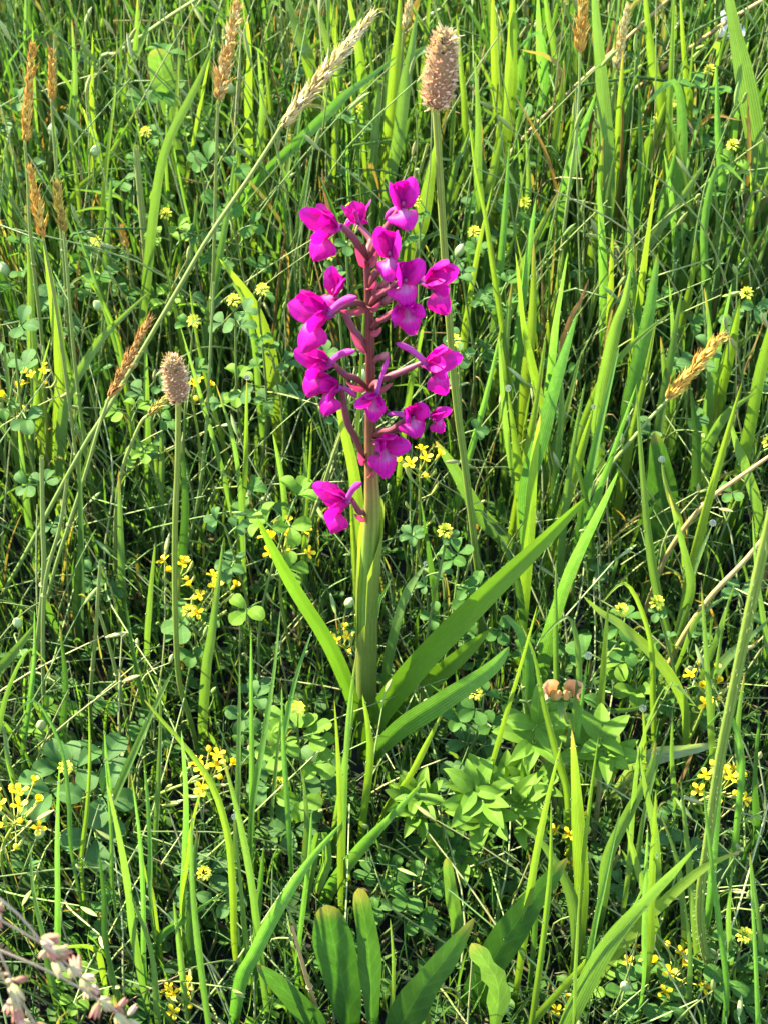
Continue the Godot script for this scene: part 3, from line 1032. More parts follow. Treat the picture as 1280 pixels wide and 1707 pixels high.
func place_things() -> void:
	blade("y", [V(-.1355,-.002,-.1118), V(-.1311,.0382,-.1118), V(-.1246,.066,-.1122), V(-.1188,.0982,-.1128), V(-.1162,.1333,-.1138), V(-.1155,.1615,-.1148)], .0071, .35, 0.10, "very broad bright yellow-green grass blade upright to the left of the rusty slanting seed head")
	blade("y", [V(-.1351,-.002,-.1118), V(-.1341,.029,-.1118), V(-.1308,.0748,-.1136), V(-.1287,.1066,-.1155), V(-.1246,.1358,-.1177), V(-.1225,.1578,-.1196)], .0057, .3778, -0.20, "broad bright yellow-green grass blade upright to the left of the rusty slanting seed head")
	blade("g", [V(-.1303,-.002,-.1016), V(-.1258,.0491,-.1016), V(-.1211,.0753,-.1029), V(-.1148,.0957,-.1047), V(-.1008,.1183,-.1075), V(-.0907,.129,-.1094), V(-.0795,.1395,-.1115)], .0047, .3, 0.05, "broad mid green grass blade leaning right to the left of the rusty slanting seed head")
	blade("d", [V(-.1152,-.002,-.0412), V(-.1127,.0278,-.0412), V(-.1047,.074,-.0418), V(-.0973,.1293,-.043)], .0067, .3276, -0.62, "very broad deep green grass blade upright in front of the small plantain head")
	blade("g", [V(-.0977,-.002,-.0502), V(-.096,.0353,-.0502), V(-.0938,.0577,-.0527), V(-.0905,.0984,-.0612)], .0041, .1744, -0.09, "middling mid green grass blade upright to the left of the cress under the orchid")
	blade("g", [V(-.0863,-.002,-.0915), V(-.0841,.042,-.0915), V(-.0813,.069,-.0958), V(-.0803,.0887,-.101)], .0033, .4394, -0.11, "middling mid green grass blade upright in front of the small plantain head")
	blade("t", [V(-.0782,-.002,-.0816), V(-.0753,.0235,-.0816), V(-.0675,.0553,-.0827), V(-.061,.0934,-.0848), V(-.0568,.1276,-.0872), V(-.0527,.1611,-.0902)], .0016, .3696, -0.39, "narrow light green grass stalk upright in front of the small plantain head")
	blade("y", [V(-.0539,-.002,-.0657), V(-.0509,.0461,-.0657), V(-.0446,.0959,-.0605), V(-.0416,.1285,-.0555), V(-.0395,.152,-.0511)], .0022, .2888, 0.11, "narrow bright yellow-green grass blade upright behind the cress under the orchid")
	blade("y", [V(-.0386,-.002,-.1367), V(-.0389,.0488,-.1367), V(-.0394,.0863,-.1329), V(-.0427,.1134,-.1287), V(-.0472,.1294,-.1255), V(-.0545,.1469,-.1213)], .0062, .1663, 0.10, "broad bright yellow-green grass blade leaning left to the left of the orchid's left-hand flowers")
	blade("y", [V(-.003,-.002,-.0383), V(-.0031,.0466,-.0383), V(-.0032,.0879,-.0356), V(-.0038,.1229,-.0322), V(-.0068,.1491,-.0289), V(-.0094,.1677,-.0262)], .0056, .2, 0.00, "very broad bright yellow-green grass blade upright to the right of the orchid's lowest flower")
	blade("y", [V(-.0073,-.002,-.0784), V(-.005,.0804,-.0784), V(-.0035,.1053,-.0791), V(-.0021,.1338,-.0804), V(-.0003,.1649,-.0823)], .0022, .1912, -0.50, "narrow bright yellow-green grass blade upright to the left of the cress between two fine stems")
	blade("y", [V(.0087,-.002,-.1118), V(.0157,.0863,-.1118), V(.0176,.0985,-.1125), V(.0199,.1155,-.1141), V(.0222,.1249,-.1152)], .003, .2133, 0.44, "middling bright yellow-green grass blade upright to the left of the orchid's right-hand flowers")
	blade("g", [V(.0639,-.002,-.0752), V(.0565,.0367,-.0752), V(.0434,.0585,-.0741), V(.0319,.0869,-.0722), V(.0247,.1026,-.0709)], .0071, .15, 0.30, "very broad mid green grass blade leaning left behind the orchid's long glossy leaf")
	blade("t", [V(-.0299,-.002,-.0784), V(-.0253,.0385,-.0784), V(-.0167,.0744,-.0762), V(-.0139,.0868,-.0751), V(-.0077,.1117,-.0725)], .0018, .3417, -0.18, "narrow light green grass stalk leaning right behind the orchid's lowest flower")
	blade("g", [V(.0044,-.002,-.0041), V(.0067,.0446,-.0041), V(.0086,.0631,-.0061), V(.0125,.0838,-.0099), V(.0163,.0933,-.0123), V(.0202,.0995,-.0144)], .0045, .2221, -0.62, "broad mid green grass blade leaning right to the right of the orchid's green stem")
	blade("y", [V(-.0028,-.002,.0473), V(-.002,.0237,.0473), V(.0015,.0771,.0504), V(.001,.1017,.0525), V(-.0005,.1206,.0543)], .003, .26, -0.10, "middling bright yellow-green grass blade upright to the right of the spoon-leaved clover")
	blade("g", [V(-.0133,-.002,.0521), V(-.0128,.0132,.0521), V(-.0103,.0434,.0528), V(-.0067,.0795,.0541), V(-.0039,.1089,.0555), V(-.0029,.1261,.0565)], .0034, .9, -0.07, "middling mid green grass blade upright to the right of the spoon-leaved clover")
	blade("y", [V(-.0016,-.002,.0449), V(.006,.0379,.0449), V(.0141,.0578,.044), V(.0202,.0777,.0427), V(.0256,.0952,.0413)], .0037, .3946, 0.41, "middling bright yellow-green grass blade leaning right to the left of the birdsfoot leaf rosette")
	blade("p", [V(-.0171,-.002,.0662), V(-.0126,.0222,.0662), V(-.0026,.0469,.065), V(.0079,.0653,.0633), V(.0196,.0848,.061)], .0061, .351, 0.20, "very broad pale dewy grass blade leaning right behind the broad dark rosette leaves")
	blade("p", [V(-.0454,-.002,.1159), V(-.038,.0554,.1159), V(-.0319,.0785,.1162), V(-.0239,.1063,.1168), V(-.0135,.1361,.1177), V(-.0044,.1567,.1186)], .0053, .4563, 0.10, "very broad pale dewy grass blade leaning right in front of the many-podded cress")
	blade("s", [V(-.0139,-.002,.1118), V(-.0143,.0122,.1118), V(-.017,.05,.1144), V(-.0184,.0736,.1167), V(-.0198,.1037,.1203)], .0018, .4931, -0.30, "narrow straw-coloured dry culm leaning left to the left of the broad dark rosette leaves")
	blade("g", [V(-.0632,-.002,.0013), V(-.0619,.0207,.0013), V(-.0571,.0595,-.0008), V(-.0548,.0716,-.0018), V(-.0506,.0961,-.0042), V(-.0464,.122,-.0074)], .0042, .2963, 0.10, "broad mid green grass blade upright in front of the cress under the orchid")
	blade("g", [V(-.0985,-.002,.0473), V(-.0959,.0166,.0473), V(-.0833,.0569,.0493), V(-.0651,.1093,.0536), V(-.0555,.1361,.0565)], .0033, .3211, -0.49, "middling mid green grass blade leaning right to the right of the large grey clover")
	blade("y", [V(-.0442,-.002,.0908), V(-.0432,.034,.0908), V(-.0412,.0664,.0895), V(-.0407,.0982,.0873), V(-.0446,.1249,.0847), V(-.0559,.1487,.081), V(-.0593,.155,.0799)], .0027, .4176, 0.24, "middling bright yellow-green grass blade leaning left in front of the many-podded cress")
	blade("p", [V(-.0917,-.002,.0497), V(-.0906,.0175,.0497), V(-.0852,.0603,.0513), V(-.0832,.0803,.0524), V(-.0809,.1013,.0537)], .0019, .2598, 0.53, "narrow pale dewy grass blade upright to the right of the large grey clover")
	blade("t", [V(-.1057,-.002,-.0014), V(-.1023,.0344,-.0014), V(-.0923,.0858,.002), V(-.0885,.1062,.0039), V(-.0847,.1257,.0061)], .0017, .353, 0.13, "narrow light green grass stalk upright behind the large grey clover")
	blade("t", [V(-.09,-.002,-.0014), V(-.09,.0286,-.0014), V(-.09,.0678,-.001), V(-.091,.0941,-.0006)], .0017, .4806, 0.48, "narrow light green grass stalk upright behind the many-podded cress")
	blade("t", [V(-.1294,-.002,-.0069), V(-.1242,.0396,-.0069), V(-.1156,.0722,-.0067), V(-.1079,.1066,-.0064), V(-.1046,.1279,-.0061), V(-.0991,.1619,-.0056)], .0023, .1712, 0.23, "narrow light green grass stalk upright in front of the rusty slanting seed head")
	blade("t", [V(-.1229,-.002,-.0014), V(-.1208,.0246,-.0014), V(-.1073,.1026,.0018), V(-.0957,.1397,.0043), V(-.0894,.1637,.0062)], .0017, .4976, 0.21, "narrow light green grass stalk upright behind the crowded yellow cress")
	blade("g", [V(-.1525,-.002,-.0069), V(-.146,.0323,-.0069), V(-.1325,.0536,-.0038), V(-.1223,.0707,-.0004), V(-.1113,.0913,.0041)], .005, .285, -0.30, "broad mid green grass blade leaning right behind the large grey clover")
	blade("d", [V(-.0757,-.002,.082), V(-.0784,.0357,.082), V(-.082,.0596,.0842), V(-.0851,.0738,.0863), V(-.0881,.0886,.0887)], .0032, .3116, -0.67, "middling deep green grass blade leaning left to the right of the pink panicle")
	blade("g", [V(-.067,-.002,.1159), V(-.0662,.0257,.1159), V(-.0631,.0721,.1139), V(-.0655,.1033,.1114), V(-.0687,.1297,.1086)], .0026, .1706, -0.54, "middling mid green grass blade upright to the right of the pink panicle")
	blade("g", [V(-.1016,-.002,.1077), V(-.0995,.0374,.1077), V(-.0963,.0652,.1093), V(-.0918,.1094,.1133), V(-.0863,.1427,.1172)], .0035, .2367, -0.52, "middling mid green grass blade upright beside the pink panicle")
	blade("y", [V(-.0687,-.002,.0908), V(-.068,.0319,.0908), V(-.0666,.0629,.0903), V(-.0669,.0751,.0901), V(-.0672,.09,.0897)], .0018, .1782, 0.52, "narrow bright yellow-green grass blade upright in front of the many-podded cress")
	blade("p", [V(-.0745,-.002,.0908), V(-.0678,.0336,.0908), V(-.0576,.0488,.091), V(-.0508,.0584,.0911), V(-.0434,.0679,.0913)], .003, .4592, 0.07, "middling pale dewy grass blade leaning right in front of the many-podded cress")
	blade("y", [V(-.0856,-.002,.1035), V(-.0847,.0282,.1035), V(-.0826,.06,.107), V(-.0887,.0702,.1107), V(-.0943,.0769,.1145)], .0022, .2474, 0.51, "narrow bright yellow-green grass blade leaning left to the right of the pink panicle")
	blade("g", [V(-.0381,-.002,.0993), V(-.0375,.0453,.0993), V(-.0364,.0877,.0992), V(-.0355,.125,.099)], .002, .4595, -0.20, "narrow mid green grass blade upright in front of the many-podded cress")
	blade("d", [V(-.0767,-.002,.1159), V(-.0762,.0257,.1159), V(-.0732,.0896,.121), V(-.0682,.1267,.1253), V(-.0638,.1637,.1307)], .0028, .2117, -0.49, "middling deep green grass blade upright to the right of the pink panicle")
	blade("g", [V(.0707,-.002,.0951), V(.0683,.0365,.0951), V(.064,.0691,.0936), V(.0554,.0925,.0915), V(.0508,.0996,.0905), V(.0459,.1045,.0896)], .0042, .3197, -0.37, "broad mid green grass blade leaning left to the right of the birdsfoot leaf rosette")
	blade("y", [V(.0711,-.002,.0908), V(.0689,.0488,.0908), V(.0663,.0768,.0914), V(.0613,.1154,.0928), V(.0581,.1396,.0939), V(.0549,.1635,.0953)], .005, .2, 0.00, "very broad bright yellow-green grass blade upright to the right of the birdsfoot leaf rosette")
	blade("y", [V(.0727,-.002,.0592), V(.0663,.0659,.0592), V(.0617,.0893,.0585), V(.0547,.1183,.0571), V(.05,.1415,.0557), V(.0448,.1556,.0546)], .0036, .6, -0.69, "broad bright yellow-green grass blade upright beside the salmon pea flowers")
	blade("g", [V(.0777,-.002,.0842), V(.0765,.0483,.0842), V(.0751,.0763,.0842), V(.0783,.102,.0841), V(.0818,.1253,.084), V(.0813,.1406,.0839)], .0044, .3482, -0.18, "broad mid green grass blade leaning right to the left of the thick hairy stem")
	blade("g", [V(.0988,-.002,.0951), V(.0934,.0441,.0951), V(.0793,.1013,.1026), V(.0706,.1387,.1098)], .0032, .3304, 0.27, "middling mid green grass blade upright in front of the thick hairy stem")
	blade("g", [V(.0981,-.002,.082), V(.0942,.0498,.082), V(.0883,.0879,.0835), V(.0811,.1181,.0853), V(.0751,.1443,.0873)], .0029, .1689, 0.25, "middling mid green grass blade upright to the left of the thick hairy stem")
	blade("p", [V(.0801,-.002,.0908), V(.0819,.0442,.0908), V(.0839,.0684,.0946), V(.0825,.1121,.104)], .0018, .4561, 0.39, "narrow pale dewy grass blade leaning right in front of the thick hairy stem")
	blade("g", [V(.0606,-.002,.1239), V(.0619,.0387,.1239), V(.0645,.0764,.1254), V(.0681,.1108,.1276), V(.0746,.1424,.1306), V(.0779,.1578,.1324), V(.0809,.1729,.1343)], .007, .2, 0.15, "very broad mid green grass blade leaning right to the right of the toothed hairy leaf")
	blade("y", [V(.048,-.002,.1179), V(.0521,.0281,.1179), V(.0635,.0672,.1175), V(.0743,.097,.1169)], .0032, .1862, -0.14, "middling bright yellow-green grass blade leaning right to the right of the toothed hairy leaf")
	blade("y", [V(.0724,-.002,.1014), V(.0759,.0325,.1014), V(.0809,.0554,.1022), V(.0875,.0802,.1035), V(.0964,.108,.1055), V(.1054,.1217,.1072)], .0046, .1736, -0.61, "broad bright yellow-green grass blade leaning right in front of the thick hairy stem")
	blade("g", [V(.1323,-.002,.1035), V(.1292,.0282,.1035), V(.1223,.0607,.1018), V(.1171,.0821,.0998), V(.1122,.1027,.0974)], .002, .269, -0.47, "narrow mid green grass blade upright in front of the thick hairy stem")
	blade("p", [V(.1137,-.002,.1118), V(.1133,.0287,.1118), V(.1127,.049,.1071), V(.1133,.0614,.1013)], .0016, .2029, -0.70, "narrow pale dewy grass blade upright in front of the thick hairy stem")
	blade("g", [V(.1072,-.002,.0908), V(.104,.0362,.0908), V(.0996,.0618,.0883), V(.0954,.08,.0854), V(.0891,.0968,.0816)], .0024, .1589, -0.19, "middling mid green grass blade upright to the right of the toothed hairy leaf")
	blade("y", [V(.059,-.002,-.0324), V(.0581,.0449,-.0324), V(.0568,.0812,-.0301), V(.0556,.1171,-.0265), V(.0546,.1439,-.0231), V(.0546,.166,-.0199)], .0052, .2, 0.10, "broad bright yellow-green grass blade upright behind the orchid's long glossy leaf")
	blade("p", [V(.063,-.002,-.0096), V(.0639,.0437,-.0096), V(.0651,.0735,-.0089), V(.069,.1072,-.0075), V(.0751,.1385,-.0057), V(.0784,.1564,-.0045)], .0061, .2, 0.20, "very broad pale dewy grass blade leaning right behind the salmon pea flowers")
	blade("p", [V(.06,-.002,.0067), V(.0584,.0404,.0067), V(.056,.0718,.0029), V(.0524,.0826,.0008), V(.047,.0885,-.0012)], .0054, .2716, -0.35, "broad pale dewy grass blade upright to the left of the salmon pea flowers")
	blade("g", [V(.1205,-.002,-.018), V(.1154,.0359,-.018), V(.1028,.0803,-.0184), V(.0951,.1135,-.0188), V(.089,.1451,-.0192), V(.0829,.1788,-.0198)], .0041, .4471, -0.53, "broad mid green grass blade upright to the left of the pinkish dry leaf")
	blade("g", [V(.1158,-.002,-.0237), V(.1154,.047,-.0237), V(.1149,.078,-.0202), V(.1106,.0963,-.0173), V(.1038,.1183,-.0133), V(.0962,.1431,-.0079)], .0037, .3193, -0.05, "middling mid green grass blade upright behind the clover under a green blade")
	blade("g", [V(.1117,-.002,-.0209), V(.1137,.0558,-.0209), V(.1154,.0783,-.0241), V(.1176,.0912,-.0272), V(.1203,.1021,-.0305)], .0024, .2699, -0.56, "narrow mid green grass blade leaning right in front of the pinkish dry leaf")
	blade("y", [V(.1194,-.002,.0172), V(.1123,.0503,.0172), V(.1068,.0695,.0166), V(.0959,.0884,.0155), V(.0831,.1033,.0142), V(.0763,.1087,.0134), V(.0699,.1161,.0126)], .0043, .2065, 0.46, "broad bright yellow-green grass blade leaning left beside the clover under a green blade")
	blade("g", [V(.1069,-.002,-.0096), V(.1133,.0533,-.0096), V(.1168,.0682,-.0141), V(.1218,.0722,-.0174), V(.1281,.0736,-.021)], .0037, .3349, 0.63, "middling mid green grass blade leaning right to the right of the salmon pea flowers")
	blade("g", [V(.117,-.002,-.0014), V(.1202,.0514,-.0014), V(.1224,.0688,-.0035), V(.1239,.081,-.0057), V(.1259,.0963,-.0093)], .0026, .1595, 0.06, "middling mid green grass blade leaning right behind the thick hairy stem")
	blade("y", [V(.0975,-.002,.035), V(.0952,.0454,.035), V(.0927,.0698,.0363), V(.0897,.0885,.0378)], .0025, .4522, 0.67, "middling bright yellow-green grass blade upright to the left of the thick hairy stem")
	blade("p", [V(.0711,-.002,.04), V(.0698,.0645,.04), V(.0686,.0953,.0427), V(.0669,.1303,.0475)], .002, .2783, -0.33, "narrow pale dewy grass blade upright to the right of the salmon pea flowers")
	blade("d", [V(.0601,-.002,.0172), V(.0682,.0408,.0172), V(.0767,.0536,.0156), V(.093,.0523,.0127), V(.106,.0534,.0099)], .0036, .3364, 0.38, "middling deep green grass blade leaning right to the right of the salmon pea flowers")
	blade("y", [V(.0625,-.002,-.0752), V(.0598,.0531,-.0752), V(.0565,.0855,-.0723), V(.053,.1089,-.0692), V(.0491,.1334,-.0654)], .0041, .2281, -0.24, "middling bright yellow-green grass blade upright to the right of the cress between two fine stems")
	blade("y", [V(.0785,-.002,-.1118), V(.0711,.0647,-.1118), V(.0648,.0926,-.11), V(.0575,.124,-.1067), V(.0536,.1504,-.1033), V(.0516,.1655,-.1011)], .0048, .4484, 0.68, "broad bright yellow-green grass blade upright to the right of the orchid's right-hand flowers")
	blade("p", [V(.0714,-.002,-.1188), V(.0708,.0697,-.1188), V(.0703,.0943,-.117), V(.07,.1249,-.1135), V(.0709,.1599,-.1082)], .0057, .409, 0.45, "broad pale dewy grass blade upright to the right of the orchid's right-hand flowers")
	blade("o", [V(.0639,-.002,-.1477), V(.0801,.0892,-.1477), V(.0845,.1014,-.1502), V(.0876,.1114,-.1534)], .0024, .2744, 0.02, "narrow rust-orange grass blade leaning right to the left of the golden head amid broad blades")
	blade("p", [V(.0633,-.002,-.0657), V(.0613,.0532,-.0657), V(.0592,.0798,-.0671), V(.0632,.1069,-.0697), V(.066,.127,-.0721), V(.0686,.1422,-.0742), V(.0718,.1589,-.0769)], .007, .1598, 0.10, "very broad pale dewy grass blade upright to the right of the orchid's right-hand flowers")
	blade("y", [V(.0717,-.002,-.0752), V(.0754,.0548,-.0752), V(.0789,.0809,-.0766), V(.0806,.097,-.078), V(.0824,.1111,-.0794)], .0048, .3924, -0.34, "broad bright yellow-green grass blade leaning right behind the orchid's long glossy leaf")
	blade("g", [V(.0786,-.002,-.105), V(.0827,.0665,-.105), V(.0862,.0947,-.102), V(.0897,.1107,-.0995), V(.0977,.1298,-.0955), V(.1084,.149,-.0902)], .0039, .478, -0.07, "middling mid green grass blade leaning right to the left of the pinkish dry leaf")
	blade("g", [V(.0957,-.002,-.1016), V(.0923,.0527,-.1016), V(.0887,.0803,-.0995), V(.0879,.1099,-.0961), V(.0885,.1399,-.0917), V(.0898,.1538,-.0893), V(.0896,.1724,-.0859)], .0069, .4843, 0.10, "very broad mid green grass blade upright to the left of the pinkish dry leaf")
	blade("p", [V(.1032,-.002,-.1153), V(.1035,.0629,-.1153), V(.1036,.0873,-.1156), V(.1053,.1187,-.1162), V(.1053,.1395,-.1167), V(.105,.153,-.1171)], .0063, .2294, -0.39, "very broad pale dewy grass blade upright behind the pinkish dry leaf")
	blade("d", [V(.1143,-.002,-.1331), V(.1113,.0593,-.1331), V(.1073,.0994,-.136), V(.1015,.1297,-.1395)], .0063, .3684, -0.41, "broad deep green grass blade upright to the left of the golden head amid broad blades")
	blade("y", [V(.1432,-.002,-.1259), V(.1415,.0662,-.1259), V(.1399,.0985,-.1211), V(.139,.1155,-.1175), V(.1369,.1357,-.1127)], .0064, .4442, 0.00, "broad bright yellow-green grass blade upright to the right of the golden head amid broad blades")
	blade("g", [V(.1346,-.002,-.0915), V(.1327,.0492,-.0915), V(.1306,.0772,-.0911), V(.1341,.0958,-.0907), V(.1387,.103,-.0904), V(.1446,.1095,-.0901)], .0061, .4299, 0.21, "broad mid green grass blade leaning right in front of the golden head amid broad blades")
	blade("y", [V(.131,-.002,-.0533), V(.1171,.071,-.0533), V(.1115,.0854,-.0568), V(.1085,.0935,-.0598), V(.1068,.1004,-.0629)], .0029, .4684, 0.22, "middling bright yellow-green grass blade upright to the left of the pinkish dry leaf")
	blade("g", [V(.1611,-.002,-.072), V(.1515,.0566,-.072), V(.1401,.09,-.068), V(.1339,.1051,-.0654), V(.1277,.122,-.0621)], .0051, .3173, 0.35, "broad mid green grass blade upright to the right of the pinkish dry leaf")
	blade("o", [V(.1339,-.002,-.0915), V(.1357,.0438,-.0915), V(.1366,.0517,-.0925), V(.1381,.0657,-.0958), V(.1391,.0747,-.0985)], .0042, .2664, 0.40, "middling rust-orange leaf leaning right beside the pinkish dry leaf")
	blade("s", [V(.1064,-.002,-.0502), V(.1113,.0536,-.0502), V(.1162,.0802,-.0481), V(.1226,.0994,-.0455), V(.1287,.111,-.0433), V(.1376,.1273,-.0398)], .0022, .2885, 0.66, "narrow straw-coloured culm leaning right beside the pinkish dry leaf")
	blade("s", [V(.1084,-.002,-.018), V(.114,.0453,-.018), V(.1214,.0753,-.0183), V(.1305,.0965,-.0185), V(.1366,.1135,-.0188)], .0024, .4037, 0.63, "narrow straw-coloured culm leaning right to the right of the clover under a green blade")
	blade("g", [V(.1142,-.002,.0093), V(.1186,.0481,.0093), V(.1227,.0704,.0071), V(.1295,.0812,.0048), V(.1373,.091,.0021)], .0043, .2029, -0.52, "broad mid green grass blade leaning right behind the thick hairy stem")
	blade("y", [V(.0536,-.002,-.2458), V(.0569,.0895,-.2458), V(.0587,.1128,-.2441), V(.0598,.1418,-.2409), V(.0584,.1692,-.2372), V(.056,.1978,-.2325)], .0064, .4323, 0.10, "broad bright yellow-green grass blade upright to the right of the large brown plantain head")
	blade("g", [V(.1026,-.002,-.211), V(.1022,.045,-.211), V(.1017,.0755,-.2117), V(.1001,.1158,-.2133), V(.0939,.1578,-.2155), V(.0887,.186,-.2172), V(.0847,.2099,-.219)], .0084, .2, 0.10, "very broad mid green grass blade upright in front of the stubby golden head")
	blade("y", [V(.1182,-.002,-.2281), V(.1116,.0745,-.2281), V(.1082,.0934,-.227), V(.1036,.1375,-.2224), V(.1004,.1757,-.217)], .0058, .4931, 0.20, "broad bright yellow-green grass blade upright in front of the stubby golden head")
	blade("y", [V(.1441,-.002,-.2458), V(.1267,.1239,-.2458), V(.1198,.1483,-.2442), V(.1143,.1689,-.2423), V(.1087,.1941,-.2394)], .0051, .342, -0.21, "broad bright yellow-green grass blade upright to the left of the white flower")
	blade("y", [V(.1346,-.002,-.2195), V(.1334,.0556,-.2195), V(.1324,.0789,-.2202), V(.1304,.1069,-.2214), V(.1253,.137,-.2232), V(.1224,.1655,-.2252), V(.1191,.1978,-.2279)], .0056, .4898, -0.68, "broad bright yellow-green grass blade upright in front of the white flower")
	blade("y", [V(.1521,-.002,-.2458), V(.1388,.1209,-.2458), V(.1341,.1424,-.2445), V(.1292,.1633,-.2425), V(.1238,.1889,-.2396)], .0035, .4768, 0.04, "middling bright yellow-green grass blade upright in front of the white flower")
	blade("g", [V(.1899,-.002,-.2195), V(.1737,.0957,-.2195), V(.1632,.1265,-.2195), V(.1515,.1608,-.2195), V(.1429,.1847,-.2194), V(.1347,.2097,-.2194)], .0099, .15, 0.00, "very broad mid green grass blade upright to the right of the white flower")
	blade("y", [V(.1691,-.002,-.1945), V(.1622,.0859,-.1945), V(.1566,.1207,-.1882), V(.1503,.1443,-.1821)], .0031, .2239, 0.46, "middling bright yellow-green grass blade upright behind the golden head amid broad blades")
	blade("g", [V(.1062,-.002,-.1864), V(.1099,.0625,-.1864), V(.1131,.09,-.1874), V(.1181,.1051,-.1883), V(.1275,.1238,-.1897), V(.1358,.1424,-.1913)], .0059, .2342, -0.29, "broad mid green grass blade leaning right behind the golden head amid broad blades")
	blade("p", [V(.0766,-.002,-.211), V(.079,.0727,-.211), V(.0812,.1046,-.21), V(.0842,.1264,-.2089), V(.0867,.1431,-.2079), V(.0902,.162,-.2066)], .0065, .2408, 0.20, "broad pale dewy grass blade upright in front of the stubby golden head")
	blade("p", [V(.0579,-.002,-.211), V(.0661,.071,-.211), V(.0711,.093,-.2111), V(.0768,.1154,-.2113)], .0027, .4685, -0.52, "narrow pale dewy grass blade leaning right to the right of the orchid's topmost flower")
	blade("y", [V(.1133,-.002,-.2281), V(.1165,.0893,-.2281), V(.1187,.12,-.2291), V(.1215,.1316,-.2296), V(.1236,.1442,-.2302)], .0059, .3542, -0.06, "broad bright yellow-green grass blade leaning right in front of the white flower")
	blade("g", [V(.0948,-.002,-.2925), V(.0865,.1093,-.2925), V(.0834,.1298,-.2894), V(.0787,.1468,-.2855), V(.0738,.17,-.2792)], .0054, .4712, -0.11, "broad mid green grass blade upright to the left of the stubby golden head")
	blade("p", [V(.0626,-.002,-.2925), V(.0682,.1125,-.2925), V(.0698,.1284,-.2917), V(.0719,.1439,-.2905)], .0049, .3332, 0.04, "middling pale dewy grass blade upright to the left of the stubby golden head")
	blade("y", [V(-.0134,-.002,-.2925), V(-.0269,.114,-.2925), V(-.0307,.1304,-.2958), V(-.0345,.1418,-.2995), V(-.0381,.1538,-.304)], .0065, .2141, -0.08, "broad bright yellow-green grass blade leaning left to the left of the pale slanting seed head")
	blade("y", [V(-.0096,-.002,-.2829), V(-.0169,.1185,-.2829), V(-.0187,.1334,-.2858), V(-.0219,.1447,-.2893), V(-.0267,.1588,-.2948)], .0045, .2103, 0.42, "middling bright yellow-green grass blade upright beside the pale slanting seed head")
	blade("y", [V(.0001,-.002,-.2734), V(-.0032,.1121,-.2734), V(-.0046,.1351,-.273), V(-.007,.1528,-.2726), V(-.0097,.1711,-.2721)], .0053, .3448, 0.32, "broad bright yellow-green grass blade upright to the right of the pale slanting seed head")
	blade("p", [V(-.0694,-.002,-.2281), V(-.0623,.066,-.2281), V(-.057,.0907,-.2284), V(-.0462,.1073,-.2288), V(-.0214,.1336,-.2297), V(-.0095,.1466,-.2301), V(-.0002,.1539,-.2305), V(.0114,.1641,-.231)], .0058, .2, 0.20, "broad pale dewy grass blade leaning right in front of the pale slanting seed head")
	blade("y", [V(.0035,-.002,-.2458), V(.0065,.0927,-.2458), V(.0086,.1243,-.2453), V(.0105,.151,-.2446), V(.0119,.1679,-.244), V(.0127,.1894,-.2433)], .0061, .4245, 0.08, "broad bright yellow-green grass blade upright to the left of the large brown plantain head")
	blade("g", [V(-.0004,-.002,-.2281), V(.0068,.0925,-.2281), V(.0119,.1251,-.2304), V(.015,.1519,-.2333), V(.0173,.165,-.235), V(.0193,.1798,-.2372)], .0064, .3461, 0.10, "broad mid green grass blade upright to the left of the large brown plantain head")
	blade("g", [V(-.0015,-.002,-.2369), V(.0012,.099,-.2369), V(.0026,.1252,-.2393), V(.004,.144,-.2419)], .0053, .4203, -0.31, "broad mid green grass blade upright behind the orchid's topmost flower")
	blade("y", [V(.01,-.002,-.2027), V(.018,.0827,-.2027), V(.0218,.1023,-.2022), V(.0251,.1273,-.2013), V(.0271,.1438,-.2005)], .0078, .2, 0.10, "very broad bright yellow-green grass blade upright in front of the orchid's topmost flower")
	blade("y", [V(.0625,-.002,-.2548), V(.057,.1056,-.2548), V(.0535,.1396,-.2537), V(.0515,.1601,-.2526), V(.0499,.1852,-.2511)], .0057, .4694, 0.36, "broad bright yellow-green grass blade upright to the left of the stubby golden head")
	blade("y", [V(.0504,-.002,-.2369), V(.0546,.099,-.2369), V(.0567,.1229,-.2368), V(.0575,.1585,-.2367), V(.0562,.188,-.2365)], .0059, .3269, 0.16, "broad bright yellow-green grass blade upright to the right of the orchid's topmost flower")
	blade("g", [V(.052,-.002,-.211), V(.0477,.0924,-.211), V(.0451,.1208,-.2105), V(.044,.1484,-.2097), V(.0413,.1754,-.2087)], .0047, .3083, 0.27, "middling mid green grass blade upright to the right of the orchid's topmost flower")
	blade("y", [V(.063,-.002,-.1259), V(.0569,.0763,-.1259), V(.0523,.1055,-.1255), V(.0461,.1414,-.1248), V(.0423,.1633,-.1243), V(.0376,.1848,-.1237), V(.0344,.2067,-.1229)], .0025, .4795, -0.03, "narrow bright yellow-green grass blade upright behind the orchid's right-hand flowers")
	blade("t", [V(.0066,-.002,-.2195), V(.0184,.1052,-.2195), V(.0213,.1178,-.2169), V(.0241,.1346,-.2119)], .0021, .4798, 0.53, "narrow light green grass stalk leaning right behind the orchid's topmost flower")
	blade("g", [V(.0194,-.002,-.2281), V(.0353,.1037,-.2281), V(.04,.119,-.2305), V(.043,.1294,-.2329)], .0032, .4801, 0.08, "middling mid green grass blade leaning right to the right of the orchid's topmost flower")
	blade("y", [V(-.1254,-.002,-.1945), V(-.1176,.0794,-.1945), V(-.1104,.1158,-.1924), V(-.103,.1487,-.1896), V(-.0964,.1759,-.1866), V(-.0915,.2044,-.183)], .0028, .1926, -0.51, "narrow bright yellow-green grass blade upright to the right of the short plump golden head")
